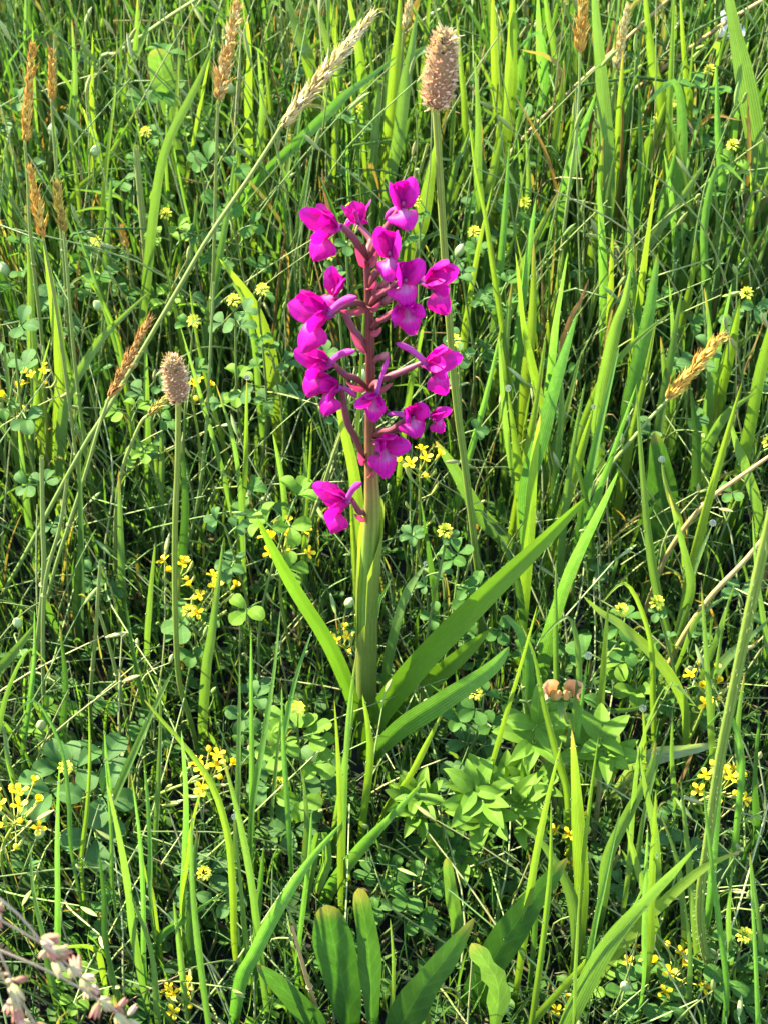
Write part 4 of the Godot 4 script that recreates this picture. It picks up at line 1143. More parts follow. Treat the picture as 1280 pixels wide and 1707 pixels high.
	blade("g", [V(-.1392,-.002,-.3024), V(-.1189,.1015,-.3024), V(-.1081,.1205,-.3023), V(-.1017,.1343,-.3021), V(-.0953,.1477,-.302)], .0032, .2342, -0.60, "narrow mid green grass blade leaning right to the left of the frayed seed head")
	blade("d", [V(-.1052,-.002,-.3124), V(-.125,.0991,-.3124), V(-.1479,.1164,-.316), V(-.1618,.126,-.319), V(-.1746,.1354,-.3223)], .0033, .4244, 0.24, "narrow deep green grass blade leaning left behind the long golden seed head")
	blade("t", [V(-.1513,-.002,-.3124), V(-.1307,.1033,-.3124), V(-.1171,.118,-.3101), V(-.1027,.13,-.3069), V(-.0882,.1421,-.303), V(-.0753,.1521,-.2993)], .0027, .4006, -0.48, "narrow light green grass stalk leaning right to the left of the frayed seed head")
	blade("g", [V(-.1024,-.002,-.1628), V(-.0959,.0727,-.1628), V(-.0912,.0992,-.1623), V(-.0824,.1427,-.1607), V(-.075,.1692,-.1594), V(-.0636,.1912,-.158), V(-.0579,.2029,-.1572), V(-.0525,.2151,-.1564)], .0042, .2, 0.20, "middling mid green grass blade upright to the left of the tall bright clover")
	blade("y", [V(-.0597,-.002,-.264), V(-.0546,.1151,-.264), V(-.0519,.1456,-.2581), V(-.0506,.1697,-.2513)], .0046, .2269, 0.65, "middling bright yellow-green grass blade upright beside the frayed seed head")
	blade("y", [V(-.1523,-.002,-.2281), V(-.1351,.0861,-.2281), V(-.1165,.1132,-.2235), V(-.1061,.1294,-.2197), V(-.093,.1527,-.2135)], .0027, .3205, -0.14, "narrow bright yellow-green grass blade leaning right to the right of the short plump golden head")
	blade("y", [V(-.1186,-.002,-.2458), V(-.1201,.1055,-.2458), V(-.1207,.1242,-.2385), V(-.1202,.1406,-.2301)], .0025, .2065, 0.47, "narrow bright yellow-green grass blade leaning left to the right of the long golden seed head")
	blade("g", [V(-.1209,-.002,-.1864), V(-.1141,.076,-.1864), V(-.1073,.1142,-.1863), V(-.1019,.1436,-.1863)], .0033, .2687, 0.02, "middling mid green grass blade upright to the right of the short plump golden head")
	blade("g", [V(-.1606,-.002,-.2281), V(-.1586,.0861,-.2281), V(-.1576,.1064,-.2309), V(-.1563,.1238,-.2347)], .0041, .4028, -0.25, "middling mid green grass blade upright to the left of the short plump golden head")
	blade("g", [V(-.1223,-.002,.035), V(-.1232,.0454,.035), V(-.1237,.059,.0292), V(-.1255,.0652,.0236)], .0021, .3042, 0.08, "narrow mid green grass blade upright to the left of the large grey clover")
	blade("y", [V(-.0175,-.002,.1035), V(-.0215,.0457,.1035), V(-.0233,.0527,.0988), V(-.0248,.0554,.0921)], .0015, .3684, -0.24, "narrow bright yellow-green grass blade upright to the left of the broad dark rosette leaves")
	blade("p", [V(-.0026,-.002,-.018), V(.0038,.0687,-.018), V(.006,.0801,-.0171), V(.0091,.0918,-.0157)], .0017, .4948, -0.61, "narrow pale dewy grass blade leaning right beside the orchid's green stem")
	blade("g", [V(.0634,-.002,-.0915), V(.0591,.0492,-.0915), V(.0533,.0825,-.0891), V(.0487,.1176,-.0852), V(.0459,.1455,-.0814)], .0037, .1867, 0.66, "middling mid green grass blade upright to the right of the cress between two fine stems")
	blade("d", [V(-.0318,-.002,-.1864), V(-.0331,.0826,-.1864), V(-.0339,.1096,-.1884), V(-.0354,.1317,-.191)], .0038, .4226, -0.64, "middling deep green grass blade upright to the right of the tall bright clover")
	blade("g", [V(-.0374,-.002,-.1945), V(-.0311,.0924,-.1945), V(-.0276,.1188,-.1965), V(-.0232,.1392,-.1989)], .003, .2978, -0.52, "middling mid green grass blade upright to the right of the tall bright clover")
	blade("d", [V(-.0108,-.002,-.2195), V(-.0257,.0886,-.2195), V(-.0325,.1089,-.2144), V(-.0385,.1328,-.206)], .0037, .2405, 0.45, "middling deep green grass blade leaning left to the right of the tall bright clover")
	blade("g", [V(-.1371,-.002,-.0784), V(-.1357,.0385,-.0784), V(-.1334,.0703,-.0816), V(-.1314,.0983,-.0862)], .0033, .3497, 0.59, "middling mid green grass blade upright to the left of the rusty slanting seed head")
	blade("g", [V(-.147,-.002,-.1118), V(-.144,.0525,-.1118), V(-.1389,.096,-.1084), V(-.1341,.13,-.1042)], .0039, .1701, -0.57, "middling mid green grass blade upright to the left of the small plantain head")
	blade("d", [V(-.0754,-.002,-.0594), V(-.0726,.0425,-.0594), V(-.0667,.0876,-.0563), V(-.0646,.1259,-.0522)], .0038, .1753, -0.10, "middling deep green grass blade upright to the left of the cress under the orchid")
	blade("g", [V(-.0313,-.002,-.0657), V(-.0313,.0532,-.0657), V(-.0312,.0943,-.0591), V(-.0324,.1266,-.0514)], .0031, .4306, 0.19, "middling mid green grass blade upright to the left of the orchid's lowest flower")
	blade("g", [V(-.0261,-.002,-.0657), V(-.0248,.0532,-.0657), V(-.0233,.0825,-.0702), V(-.0238,.1028,-.0753)], .0027, .1733, 0.50, "middling mid green grass blade upright behind the orchid's lowest flower")
	blade("y", [V(-.0281,-.002,-.0412), V(-.026,.0465,-.0412), V(-.0226,.0848,-.0383), V(-.019,.1278,-.0331), V(-.0172,.1544,-.0291)], .0017, .2687, -0.06, "narrow bright yellow-green grass blade upright beside the cress under the orchid")
	blade("d", [V(.0277,-.002,-.0412), V(.0255,.0429,-.0412), V(.0225,.0727,-.04), V(.0186,.1078,-.0377)], .0035, .2438, 0.60, "middling deep green grass blade upright to the right of the orchid's green stem")
	blade("d", [V(.0614,-.002,-.0237), V(.0579,.047,-.0237), V(.0535,.0768,-.0281), V(.0474,.092,-.0321)], .0032, .2335, 0.04, "middling deep green grass blade upright beside the orchid's long glossy leaf")
	blade("g", [V(.0743,-.002,-.0915), V(.0739,.0598,-.0915), V(.0734,.0959,-.0951), V(.0699,.1275,-.1004)], .0032, .1676, -0.47, "middling mid green grass blade upright to the right of the orchid's right-hand flowers")
	blade("d", [V(.0904,-.002,-.0594), V(.0862,.0498,-.0594), V(.081,.0812,-.0621), V(.0734,.1062,-.0658)], .0034, .2568, -0.26, "middling deep green grass blade upright to the right of the orchid's long glossy leaf")
	blade("g", [V(.1235,-.002,-.1118), V(.1203,.0525,-.1118), V(.1158,.0899,-.1081), V(.1079,.1256,-.1026)], .0043, .325, -0.29, "middling mid green grass blade upright to the left of the golden head amid broad blades")
	blade("d", [V(.132,-.002,-.0849), V(.1294,.0493,-.0849), V(.1256,.0837,-.0879), V(.1196,.1114,-.0919)], .0047, .1564, -0.21, "broad deep green grass blade upright behind the pinkish dry leaf")
	blade("g", [V(.1522,-.002,-.1864), V(.149,.0727,-.1864), V(.1462,.1034,-.1884), V(.14,.1314,-.1914)], .0039, .4066, -0.68, "middling mid green grass blade upright behind the golden head amid broad blades")
	blade("y", [V(.1293,-.002,-.1628), V(.1302,.0727,-.1628), V(.131,.0999,-.1614), V(.1291,.1258,-.1594)], .0041, .3162, -0.43, "middling bright yellow-green grass blade upright behind the pinkish dry leaf")
	blade("y", [V(.0851,-.002,-.2195), V(.0841,.086,-.2195), V(.0832,.1277,-.2134), V(.082,.1641,-.2054)], .0034, .4366, -0.55, "middling bright yellow-green grass blade upright in front of the stubby golden head")
	blade("g", [V(.0678,-.002,-.211), V(.0674,.0794,-.211), V(.067,.1144,-.211), V(.0636,.1439,-.2109)], .0037, .4421, -0.01, "middling mid green grass blade upright in front of the large brown plantain head")
	blade("y", [V(.0474,-.002,-.2458), V(.0414,.1178,-.2458), V(.0385,.1471,-.2462), V(.0355,.1744,-.2468)], .0032, .3907, 0.01, "middling bright yellow-green grass blade upright beside the large brown plantain head")
	blade("y", [V(-.018,-.002,-.2548), V(-.0155,.1056,-.2548), V(-.0137,.143,-.2481), V(-.0135,.176,-.2393)], .0038, .4413, -0.22, "middling bright yellow-green grass blade upright to the left of the large brown plantain head")
	blade("g", [V(-.0548,-.002,-.2458), V(-.0502,.0927,-.2458), V(-.0462,.1322,-.2423), V(-.0458,.1632,-.238)], .0035, .2916, 0.19, "middling mid green grass blade upright in front of the frayed seed head")
	blade("y", [V(-.0963,-.002,-.2458), V(-.0883,.0991,-.2458), V(-.0826,.1351,-.2468), V(-.0788,.1628,-.2481)], .0032, .1954, -0.62, "middling bright yellow-green grass blade upright to the left of the frayed seed head")
	blade("g", [V(-.1441,-.002,-.264), V(-.1359,.0961,-.264), V(-.1305,.1277,-.2681), V(-.1284,.1562,-.274)], .0036, .2395, 0.34, "middling mid green grass blade upright to the right of the long golden seed head")
	blade("y", [V(-.1356,-.002,-.2925), V(-.131,.103,-.2925), V(-.1286,.1291,-.2956), V(-.1272,.1531,-.3)], .0035, .4444, -0.58, "middling bright yellow-green grass blade upright to the right of the long golden seed head")
	blade("g", [V(-.1252,-.002,-.2925), V(-.1128,.103,-.2925), V(-.1053,.1339,-.2875), V(-.0997,.164,-.2802)], .0035, .2487, 0.24, "middling mid green grass blade upright to the left of the frayed seed head")
	blade("y", [V(-.0616,-.002,-.2195), V(-.0579,.0893,-.2195), V(-.0554,.1189,-.2219), V(-.0577,.1406,-.2247)], .0026, .3108, -0.29, "narrow bright yellow-green grass blade upright beside the tall bright clover")
	blade("g", [V(-.0911,-.002,-.1784), V(-.0816,.0727,-.1784), V(-.0739,.1025,-.1815), V(-.0693,.1294,-.186)], .003, .2421, -0.08, "middling mid green grass blade upright in front of the tall bright clover")
	blade("g", [V(-.1459,-.002,-.1118), V(-.139,.0525,-.1118), V(-.1288,.092,-.1059), V(-.1152,.1306,-.0969)], .0024, .3415, 0.66, "narrow mid green grass blade upright to the left of the rusty slanting seed head")
	blade("g", [V(-.0863,-.002,-.0237), V(-.0837,.0358,-.0237), V(-.0792,.066,-.0257), V(-.074,.0957,-.0289)], .0031, .2583, 0.65, "middling mid green grass blade upright behind the many-podded cress")
	blade("d", [V(-.0807,-.002,.0013), V(-.081,.0364,.0013), V(-.0815,.0684,.0005), V(-.081,.0973,-.0007)], .0039, .2836, -0.70, "middling deep green grass blade upright behind the large grey clover")
	blade("d", [V(-.1135,-.002,.0146), V(-.1104,.0329,.0146), V(-.1032,.0709,.0151), V(-.0996,.1055,.0159)], .003, .2203, 0.00, "middling deep green grass blade upright behind the crowded yellow cress")
	blade("g", [V(-.0343,-.002,.0449), V(-.0327,.0339,.0449), V(-.0293,.0699,.0457), V(-.0259,.1029,.047)], .002, .2425, -0.69, "narrow mid green grass blade upright beside the spoon-leaved clover")
	blade("g", [V(-.0218,-.002,.0685), V(-.0207,.035,.0685), V(-.019,.0633,.0643), V(-.0197,.0837,.059)], .0027, .1646, -0.14, "middling mid green grass blade upright in front of the spoon-leaved clover")
	blade("d", [V(-.0585,-.002,.0951), V(-.0563,.0408,.0951), V(-.0532,.0688,.0908), V(-.0501,.093,.0837)], .0034, .2315, -0.27, "middling deep green grass blade upright in front of the many-podded cress")
	blade("g", [V(-.058,-.002,.1118), V(-.0572,.0287,.1118), V(-.0545,.0756,.1139), V(-.0525,.1101,.1162)], .0026, .4127, 0.04, "middling mid green grass blade upright to the left of the broad dark rosette leaves")
	blade("d", [V(-.037,-.002,.1035), V(-.0348,.0457,.1035), V(-.0305,.091,.1063), V(-.0266,.1289,.11)], .0029, .4577, 0.30, "middling deep green grass blade upright to the left of the broad dark rosette leaves")
	blade("g", [V(.0191,-.002,.1159), V(.0192,.0196,.1159), V(.0194,.0458,.1155), V(.0204,.0696,.1148)], .0023, .4947, -0.24, "middling mid green grass blade upright to the left of the toothed hairy leaf")
	blade("g", [V(.0077,-.002,.1159), V(.0079,.0219,.1159), V(.0088,.0567,.1126), V(.0078,.0832,.1081)], .0019, .3751, 0.31, "narrow mid green grass blade upright to the right of the broad dark rosette leaves")
	blade("d", [V(.0536,-.002,.1014), V(.053,.0412,.1014), V(.052,.0719,.0964), V(.0491,.091,.0907)], .0026, .4622, 0.47, "middling deep green grass blade upright behind the toothed hairy leaf")
	blade("g", [V(.1106,-.002,.0449), V(.1074,.0339,.0449), V(.1002,.0721,.0471), V(.095,.1079,.0504)], .0025, .4343, 0.33, "middling mid green grass blade upright in front of the clover under a green blade")
	blade("g", [V(.1341,-.002,.04), V(.1298,.0417,.04), V(.1232,.074,.0367), V(.1215,.1011,.0319)], .0033, .3265, 0.03, "middling mid green grass blade upright behind the thick hairy stem")
	blade("d", [V(.1358,-.002,.0592), V(.1312,.0426,.0592), V(.1218,.0871,.0633), V(.113,.1372,.0706)], .0036, .4392, 0.43, "middling deep green grass blade upright to the right of the thick hairy stem")
	blade("g", [V(.1202,-.002,.1035), V(.1166,.037,.1035), V(.1088,.0777,.1053), V(.1033,.1152,.1079)], .0027, .389, 0.55, "middling mid green grass blade upright to the right of the birdsfoot leaf rosette")
	blade("g", [V(.1053,-.002,.1118), V(.1033,.0287,.1118), V(.0969,.0736,.1148), V(.0882,.1159,.1192)], .0021, .1609, -0.38, "narrow mid green grass blade upright to the right of the toothed hairy leaf")
	blade("t", [V(-.1527,-.002,-.0533), V(-.1476,.0257,-.0533), V(-.1294,.0606,-.0533), V(-.101,.1143,-.0533), V(-.0867,.1386,-.0533), V(-.0585,.1888,-.0533), V(-.0471,.2092,-.0533), V(-.0328,.2317,-.0533), V(-.0231,.248,-.0533)], .0019, .2762, -0.51, "narrow light green grass stalk leaning right in front of the rusty slanting seed head")
	blade("t", [V(-.1317,-.002,-.0412), V(-.1275,.0278,-.0412), V(-.1169,.0626,-.0428), V(-.0998,.1078,-.0464), V(-.0914,.1315,-.0488), V(-.0865,.1437,-.0503)], .0017, .3455, 0.47, "narrow light green grass stalk leaning right to the left of the small plantain head")
	blade("s", [V(.0315,-.002,-.264), V(.0455,.0696,-.264), V(.0605,.0907,-.2634), V(.0758,.113,-.2625), V(.0972,.1401,-.2609), V(.1249,.1746,-.2585)], .0022, .3882, 0.18, "narrow straw-coloured culm leaning right in front of the stubby golden head")
	blade("s", [V(.0824,-.002,-.3024), V(.0985,.0802,-.3024), V(.1182,.0985,-.3021), V(.1439,.1231,-.3016), V(.1593,.1378,-.3011), V(.177,.1513,-.3007)], .0027, .4292, -0.70, "narrow straw-coloured culm leaning right to the left of the white flower")
	blade("t", [V(-.1364,-.002,-.1259), V(-.1326,.0594,-.1259), V(-.1267,.1068,-.124), V(-.1218,.1556,-.1208), V(-.1176,.1832,-.1185), V(-.1155,.1994,-.1169)], .0018, .3373, 0.00, "narrow light green grass stalk upright in front of the short plump golden head")
	blade("t", [V(-.1154,-.002,-.0849), V(-.1138,.0493,-.0849), V(-.1103,.1011,-.0834), V(-.1065,.1557,-.0806), V(-.1051,.1887,-.0784)], .0016, .4079, -0.61, "narrow light green grass stalk upright to the left of the rusty slanting seed head")
	blade("t", [V(-.1286,-.002,-.1552), V(-.1247,.0794,-.1552), V(-.1214,.1134,-.1562), V(-.1186,.1471,-.1577), V(-.1166,.1704,-.159), V(-.1149,.1881,-.1602)], .0014, .2429, -0.60, "hair-thin light green grass stalk upright beside the short plump golden head")
	blade("t", [V(-.1142,-.002,-.0982), V(-.1118,.0666,-.0982), V(-.1079,.1202,-.0954), V(-.1029,.1653,-.0915), V(-.1011,.1825,-.0898)], .0016, .4089, -0.41, "narrow light green grass stalk upright to the left of the small plantain head")
	blade("t", [V(-.0714,-.002,-.1628), V(-.067,.0727,-.1628), V(-.0617,.117,-.1592), V(-.0558,.17,-.1519), V(-.0527,.1957,-.1475)], .0017, .2839, -0.01, "narrow light green grass stalk upright in front of the tall bright clover")
	blade("t", [V(-.105,-.002,-.1864), V(-.1036,.0521,-.1864), V(-.102,.0833,-.1856), V(-.1011,.1014,-.185)], .0016, .4184, 0.26, "hair-thin light green grass stalk upright behind the rusty slanting seed head")
	blade("t", [V(-.1036,-.002,-.0657), V(-.0994,.0461,-.0657), V(-.0915,.0896,-.0635), V(-.0805,.1194,-.0611), V(-.0765,.1257,-.0604)], .0018, .1771, 0.20, "narrow light green grass stalk upright to the left of the cress under the orchid")
	blade("t", [V(.0782,-.002,-.1784), V(.0789,.0793,-.1784), V(.0798,.1302,-.1809), V(.0806,.1646,-.1837), V(.0791,.1914,-.1863)], .0017, .4101, -0.34, "narrow light green grass stalk upright to the right of the orchid's topmost flower")
	blade("t", [V(.1053,-.002,-.2458), V(.1048,.0927,-.2458), V(.1045,.1257,-.2476), V(.1047,.1458,-.2493)], .0022, .1544, 0.09, "narrow light green grass stalk upright in front of the stubby golden head")
	blade("t", [V(.0763,-.002,-.0784), V(.0824,.0458,-.0784), V(.0891,.0707,-.0809), V(.104,.0959,-.086), V(.1111,.1058,-.0887)], .0019, .3852, -0.32, "narrow light green grass stalk leaning right to the left of the pinkish dry leaf")
	blade("t", [V(.0079,-.002,-.2829), V(.0116,.0996,-.2829), V(.0135,.1266,-.2797), V(.0146,.1508,-.2755)], .002, .2518, 0.25, "narrow light green grass stalk upright to the left of the large brown plantain head")
	blade("o", [V(-.0142,-.002,-.211), V(-.0162,.0794,-.211), V(-.0174,.1027,-.2101), V(-.0191,.1141,-.2093), V(-.0198,.1252,-.2086)], .0029, .3132, -0.05, "narrow rust-orange withered stub upright to the left of the orchid's topmost flower")
	blade("y", [V(.0423,-.002,-.3348), V(.0433,.029,-.3348), V(.0454,.0635,-.3369), V(.0479,.0943,-.34), V(.0491,.123,-.3435)], .0071, .2197, 0.55, "broad bright yellow-green grass blade upright in front of the large brown plantain head")
	blade("p", [V(.0518,-.002,-.3822), V(.052,.0273,-.3822), V(.0524,.0592,-.3786), V(.0548,.0899,-.3732), V(.0588,.1189,-.3669)], .0086, .1561, 0.61, "broad pale dewy grass blade upright to the right of the large brown plantain head")
	blade("y", [V(.0365,-.002,-.1573), V(.0378,.0521,-.1573), V(.0396,.0896,-.1571), V(.0427,.1231,-.1568), V(.0469,.1541,-.1564)], .0042, .4888, 0.45, "middling bright yellow-green grass blade upright to the right of the orchid's right-hand flowers")
	blade("y", [V(.0419,-.002,-.2124), V(.0449,.0621,-.2124), V(.0478,.0918,-.2123), V(.0516,.1185,-.212), V(.0551,.1436,-.2118)], .0064, .2234, -0.32, "broad bright yellow-green grass blade upright behind the orchid's right-hand flowers")
	blade("p", [V(.0536,-.002,-.1763), V(.0537,.0365,-.1763), V(.0539,.0857,-.1727), V(.0538,.1297,-.1677), V(.0528,.1699,-.1618)], .0047, .3535, -0.41, "middling pale dewy grass blade upright to the right of the orchid's right-hand flowers")
	blade("g", [V(.0646,-.002,-.2304), V(.0638,.0611,-.2304), V(.063,.092,-.2324), V(.0633,.1195,-.2352), V(.0655,.145,-.2385)], .0065, .4835, 0.03, "broad mid green grass blade upright to the right of the orchid's topmost flower")
	blade("p", [V(.0609,-.002,-.1424), V(.0607,.0352,-.1424), V(.0602,.0798,-.1444), V(.0612,.1181,-.1473), V(.0632,.1528,-.1507)], .006, .3281, 0.45, "broad pale dewy grass blade upright to the right of the cress between two fine stems")
	blade("p", [V(.0976,-.002,-.2933), V(.0924,.0494,-.2933), V(.0833,.0919,-.2901), V(.0758,.1305,-.2857), V(.0716,.1666,-.2805)], .0073, .231, 0.28, "broad pale dewy grass blade upright to the right of the orchid's topmost flower")
	blade("p", [V(.0691,-.002,-.2734), V(.0713,.0579,-.2734), V(.0742,.0946,-.2706), V(.0767,.1283,-.2666), V(.072,.1553,-.2628), V(.0616,.1475,-.2602)], .0048, .1587, -0.02, "middling pale dewy grass blade upright in front of the stubby golden head")
	blade("y", [V(.0514,-.002,-.1645), V(.0548,.0545,-.1645), V(.0587,.0857,-.1673), V(.0655,.1126,-.1713), V(.0754,.1375,-.1764)], .005, .3078, -0.01, "broad bright yellow-green grass blade leaning right to the right of the orchid's right-hand flowers")
	blade("y", [V(.0805,-.002,-.2432), V(.0807,.0474,-.2432), V(.081,.0858,-.2441), V(.0816,.1197,-.2453), V(.0821,.1513,-.2468)], .0066, .2704, -0.50, "broad bright yellow-green grass blade upright to the left of the golden head amid broad blades")
	blade("g", [V(.1053,-.002,-.216), V(.102,.0383,-.216), V(.0968,.0685,-.2168), V(.0918,.0956,-.2179), V(.0871,.1211,-.2192)], .0039, .1506, 0.48, "middling mid green grass blade upright in front of the stubby golden head")
	blade("y", [V(.0785,-.002,-.3125), V(.0814,.055,-.3125), V(.0846,.0843,-.3104), V(.0897,.1119,-.3072), V(.096,.1386,-.3035)], .0075, .192, 0.47, "broad bright yellow-green grass blade leaning right in front of the stubby golden head")
	blade("p", [V(.1047,-.002,-.1639), V(.1023,.0394,-.1639), V(.0967,.0856,-.1605), V(.0909,.1275,-.1556), V(.0849,.1656,-.15)], .0062, .4655, 0.30, "broad pale dewy grass blade upright to the left of the golden head amid broad blades")
	blade("y", [V(.0966,-.002,-.2055), V(.0967,.0371,-.2055), V(.097,.075,-.2065), V(.097,.1087,-.2079), V(.0956,.1398,-.2094)], .0055, .2875, -0.18, "broad bright yellow-green grass blade upright behind the pinkish dry leaf")
	blade("p", [V(.106,-.002,-.2935), V(.1058,.0332,-.2935), V(.1055,.0715,-.2902), V(.1056,.1065,-.2856), V(.1119,.135,-.2807), V(.1235,.127,-.2775)], .0048, .2762, 0.12, "middling pale dewy grass blade leaning right in front of the stubby golden head")
	blade("p", [V(.1187,-.002,-.2838), V(.1175,.0247,-.2838), V(.1134,.0698,-.2838), V(.1111,.1098,-.2838), V(.1111,.1466,-.2838)], .0075, .1669, -0.31, "broad pale dewy grass blade upright in front of the white flower")
	blade("p", [V(.1168,-.002,-.1792), V(.1136,.0556,-.1792), V(.1099,.0879,-.1815), V(.1068,.1164,-.1847), V(.1035,.1427,-.1884)], .0049, .25, 0.47, "middling pale dewy grass blade upright behind the golden head amid broad blades")
	blade("y", [V(.1373,-.002,-.3249), V(.1346,.0335,-.3249), V(.129,.0682,-.3219), V(.1248,.1004,-.3177), V(.117,.1262,-.3135), V(.1072,.1189,-.3107)], .0045, .243, -0.35, "middling bright yellow-green grass blade upright to the right of the stubby golden head")
	blade("y", [V(.1105,-.002,-.254), V(.1114,.0294,-.254), V(.1137,.0689,-.2534), V(.1168,.1043,-.2526), V(.1194,.1371,-.2516)], .0043, .2807, -0.43, "middling bright yellow-green grass blade upright to the right of the orchid's topmost flower")
	blade("y", [V(.1122,-.002,-.1437), V(.1103,.0465,-.1437), V(.1061,.0974,-.1401), V(.1037,.1426,-.135), V(.1023,.1836,-.129)], .0062, .4342, 0.54, "broad bright yellow-green grass blade upright to the right of the cress between two fine stems")
	blade("p", [V(.1411,-.002,-.1966), V(.137,.0499,-.1966), V(.1312,.0847,-.1952), V(.1246,.1163,-.1933), V(.1172,.146,-.191)], .0065, .4792, 0.58, "broad pale dewy grass blade upright behind the golden head amid broad blades")
	blade("g", [V(.1529,-.002,-.3054), V(.1506,.0358,-.3054), V(.1448,.0797,-.3046), V(.1395,.1192,-.3034), V(.1349,.1557,-.302)], .0074, .1673, 0.31, "broad mid green grass blade upright in front of the white flower")
	blade("p", [V(.1293,-.002,-.2109), V(.1283,.0328,-.2109), V(.1256,.0752,-.2088), V(.1247,.1132,-.2059), V(.1253,.1484,-.2024)], .007, .4134, -0.07, "broad pale dewy grass blade upright behind the pinkish dry leaf")
	blade("p", [V(.1349,-.002,-.2087), V(.1329,.0534,-.2087), V(.1296,.0977,-.2074), V(.1279,.1375,-.2056), V(.1204,.1686,-.2038), V(.1089,.1577,-.2026)], .0059, .1671, -0.30, "broad pale dewy grass blade upright to the right of the stubby golden head")
	blade("y", [V(.1332,-.002,-.2176), V(.1338,.0288,-.2176), V(.1355,.0682,-.2141), V(.1366,.1046,-.2092), V(.1343,.1385,-.2036)], .0054, .3153, -0.52, "broad bright yellow-green grass blade upright behind the golden head amid broad blades")
	blade("p", [V(.1502,-.002,-.1647), V(.1446,.0623,-.1647), V(.1381,.0984,-.1652), V(.1326,.1305,-.1659), V(.1344,.1559,-.1666), V(.1469,.1456,-.167)], .0041, .4087, -0.28, "middling pale dewy grass blade upright in front of the white flower")
	blade("p", [V(.1715,-.002,-.2077), V(.1633,.0604,-.2077), V(.1509,.1063,-.2039), V(.1401,.1476,-.1986), V(.1322,.1855,-.1924)], .0051, .3796, -0.34, "broad pale dewy grass blade upright to the right of the pale slanting seed head")
	blade("g", [V(.1548,-.002,-.2051), V(.1538,.0454,-.2051), V(.1525,.0752,-.2058), V(.1509,.1025,-.2069), V(.1545,.1241,-.208), V(.1653,.1148,-.2087)], .0051, .288, 0.08, "broad mid green grass blade leaning right in front of the white flower")
	blade("p", [V(.1899,-.002,-.2694), V(.1853,.0421,-.2694), V(.1786,.0723,-.2712), V(.1716,.0993,-.2737), V(.164,.1245,-.2767)], .0065, .2228, -0.47, "broad pale dewy grass blade upright behind the orchid's long glossy leaf")
	blade("p", [V(.1568,-.002,-.2406), V(.1566,.037,-.2406), V(.1562,.0845,-.2372), V(.1551,.1269,-.2326), V(.1505,.1661,-.2272)], .0063, .227, -0.00, "broad pale dewy grass blade upright to the right of the orchid's left-hand flowers")
	blade("p", [V(.1749,-.002,-.3123), V(.1743,.0359,-.3123), V(.1733,.0713,-.309), V(.1725,.1045,-.3044), V(.1713,.1358,-.2989)], .007, .3075, 0.70, "broad pale dewy grass blade upright behind the clover under a green blade")
	blade("p", [V(.1959,-.002,-.2825), V(.1935,.029,-.2825), V(.1881,.061,-.2845), V(.1835,.0895,-.2873), V(.1793,.1162,-.2906)], .006, .1818, -0.43, "broad pale dewy grass blade upright behind the salmon pea flowers")
	blade("y", [V(.209,-.002,-.338), V(.2058,.0283,-.338), V(.1984,.0613,-.3386), V(.1932,.0913,-.3395), V(.1905,.1197,-.3404)], .0075, .2337, -0.57, "broad bright yellow-green grass blade upright to the right of the stubby golden head")
	blade("p", [V(.0303,-.002,-.0874), V(.0323,.0293,-.0874), V(.0382,.0721,-.0886), V(.0441,.1093,-.0902), V(.0483,.1429,-.0922)], .0037, .4605, 0.10, "middling pale dewy grass blade upright to the right of the cress between two fine stems")
	blade("g", [V(.0588,-.002,-.1303), V(.0578,.0301,-.1303), V(.0551,.0685,-.1281), V(.0535,.1034,-.125), V(.0536,.136,-.1214)], .0051, .2949, -0.12, "broad mid green grass blade upright to the right of the orchid's right-hand flowers")
	blade("y", [V(.0625,-.002,-.1313), V(.0627,.0303,-.1313), V(.0634,.0749,-.1306), V(.0634,.1138,-.1297), V(.0611,.1495,-.1286)], .0058, .2684, -0.17, "broad bright yellow-green grass blade upright to the left of the pinkish dry leaf")
	blade("y", [V(.0557,-.002,-.0797), V(.0573,.044,-.0797), V(.06,.08,-.0822), V(.0626,.1111,-.0858), V(.0638,.1392,-.09)], .004, .4887, -0.31, "middling bright yellow-green grass blade upright behind the orchid's long glossy leaf")
	blade("y", [V(.0725,-.002,-.1617), V(.0736,.0372,-.1617), V(.0751,.0655,-.1638), V(.0773,.0904,-.1667), V(.0787,.1136,-.1702)], .0051, .3704, 0.00, "broad bright yellow-green grass blade upright to the right of the orchid's left-hand flowers")
	blade("g", [V(.0709,-.002,-.1122), V(.0719,.0241,-.1122), V(.0748,.0587,-.1092), V(.0776,.0913,-.1049), V(.0792,.122,-.1)], .0036, .2449, -0.40, "middling mid green grass blade upright behind the orchid's long glossy leaf")
	blade("g", [V(.0754,-.002,-.0583), V(.0748,.0362,-.0583), V(.0735,.0754,-.0595), V(.0738,.1092,-.0613), V(.0752,.1395,-.0633)], .0033, .3061, -0.14, "middling mid green grass blade upright to the right of the orchid's long glossy leaf")
	blade("y", [V(.1049,-.002,-.16), V(.103,.0391,-.16), V(.0993,.0761,-.1564), V(.0959,.1104,-.1513), V(.0926,.1429,-.1453)], .005, .4555, 0.49, "broad bright yellow-green grass blade upright behind the clover under a green blade")
	blade("p", [V(.081,-.002,-.0637), V(.0815,.0451,-.0637), V(.0823,.0835,-.0664), V(.0845,.1162,-.0704), V(.0875,.1456,-.0751)], .0049, .3983, -0.65, "broad pale dewy grass blade upright to the right of the orchid's long glossy leaf")
	blade("p", [V(.0786,-.002,-.0629), V(.0795,.0245,-.0629), V(.0829,.0712,-.0597), V(.0869,.1131,-.0551), V(.09,.1513,-.0498)], .0037, .3555, -0.04, "middling pale dewy grass blade leaning right to the right of the orchid's long glossy leaf")
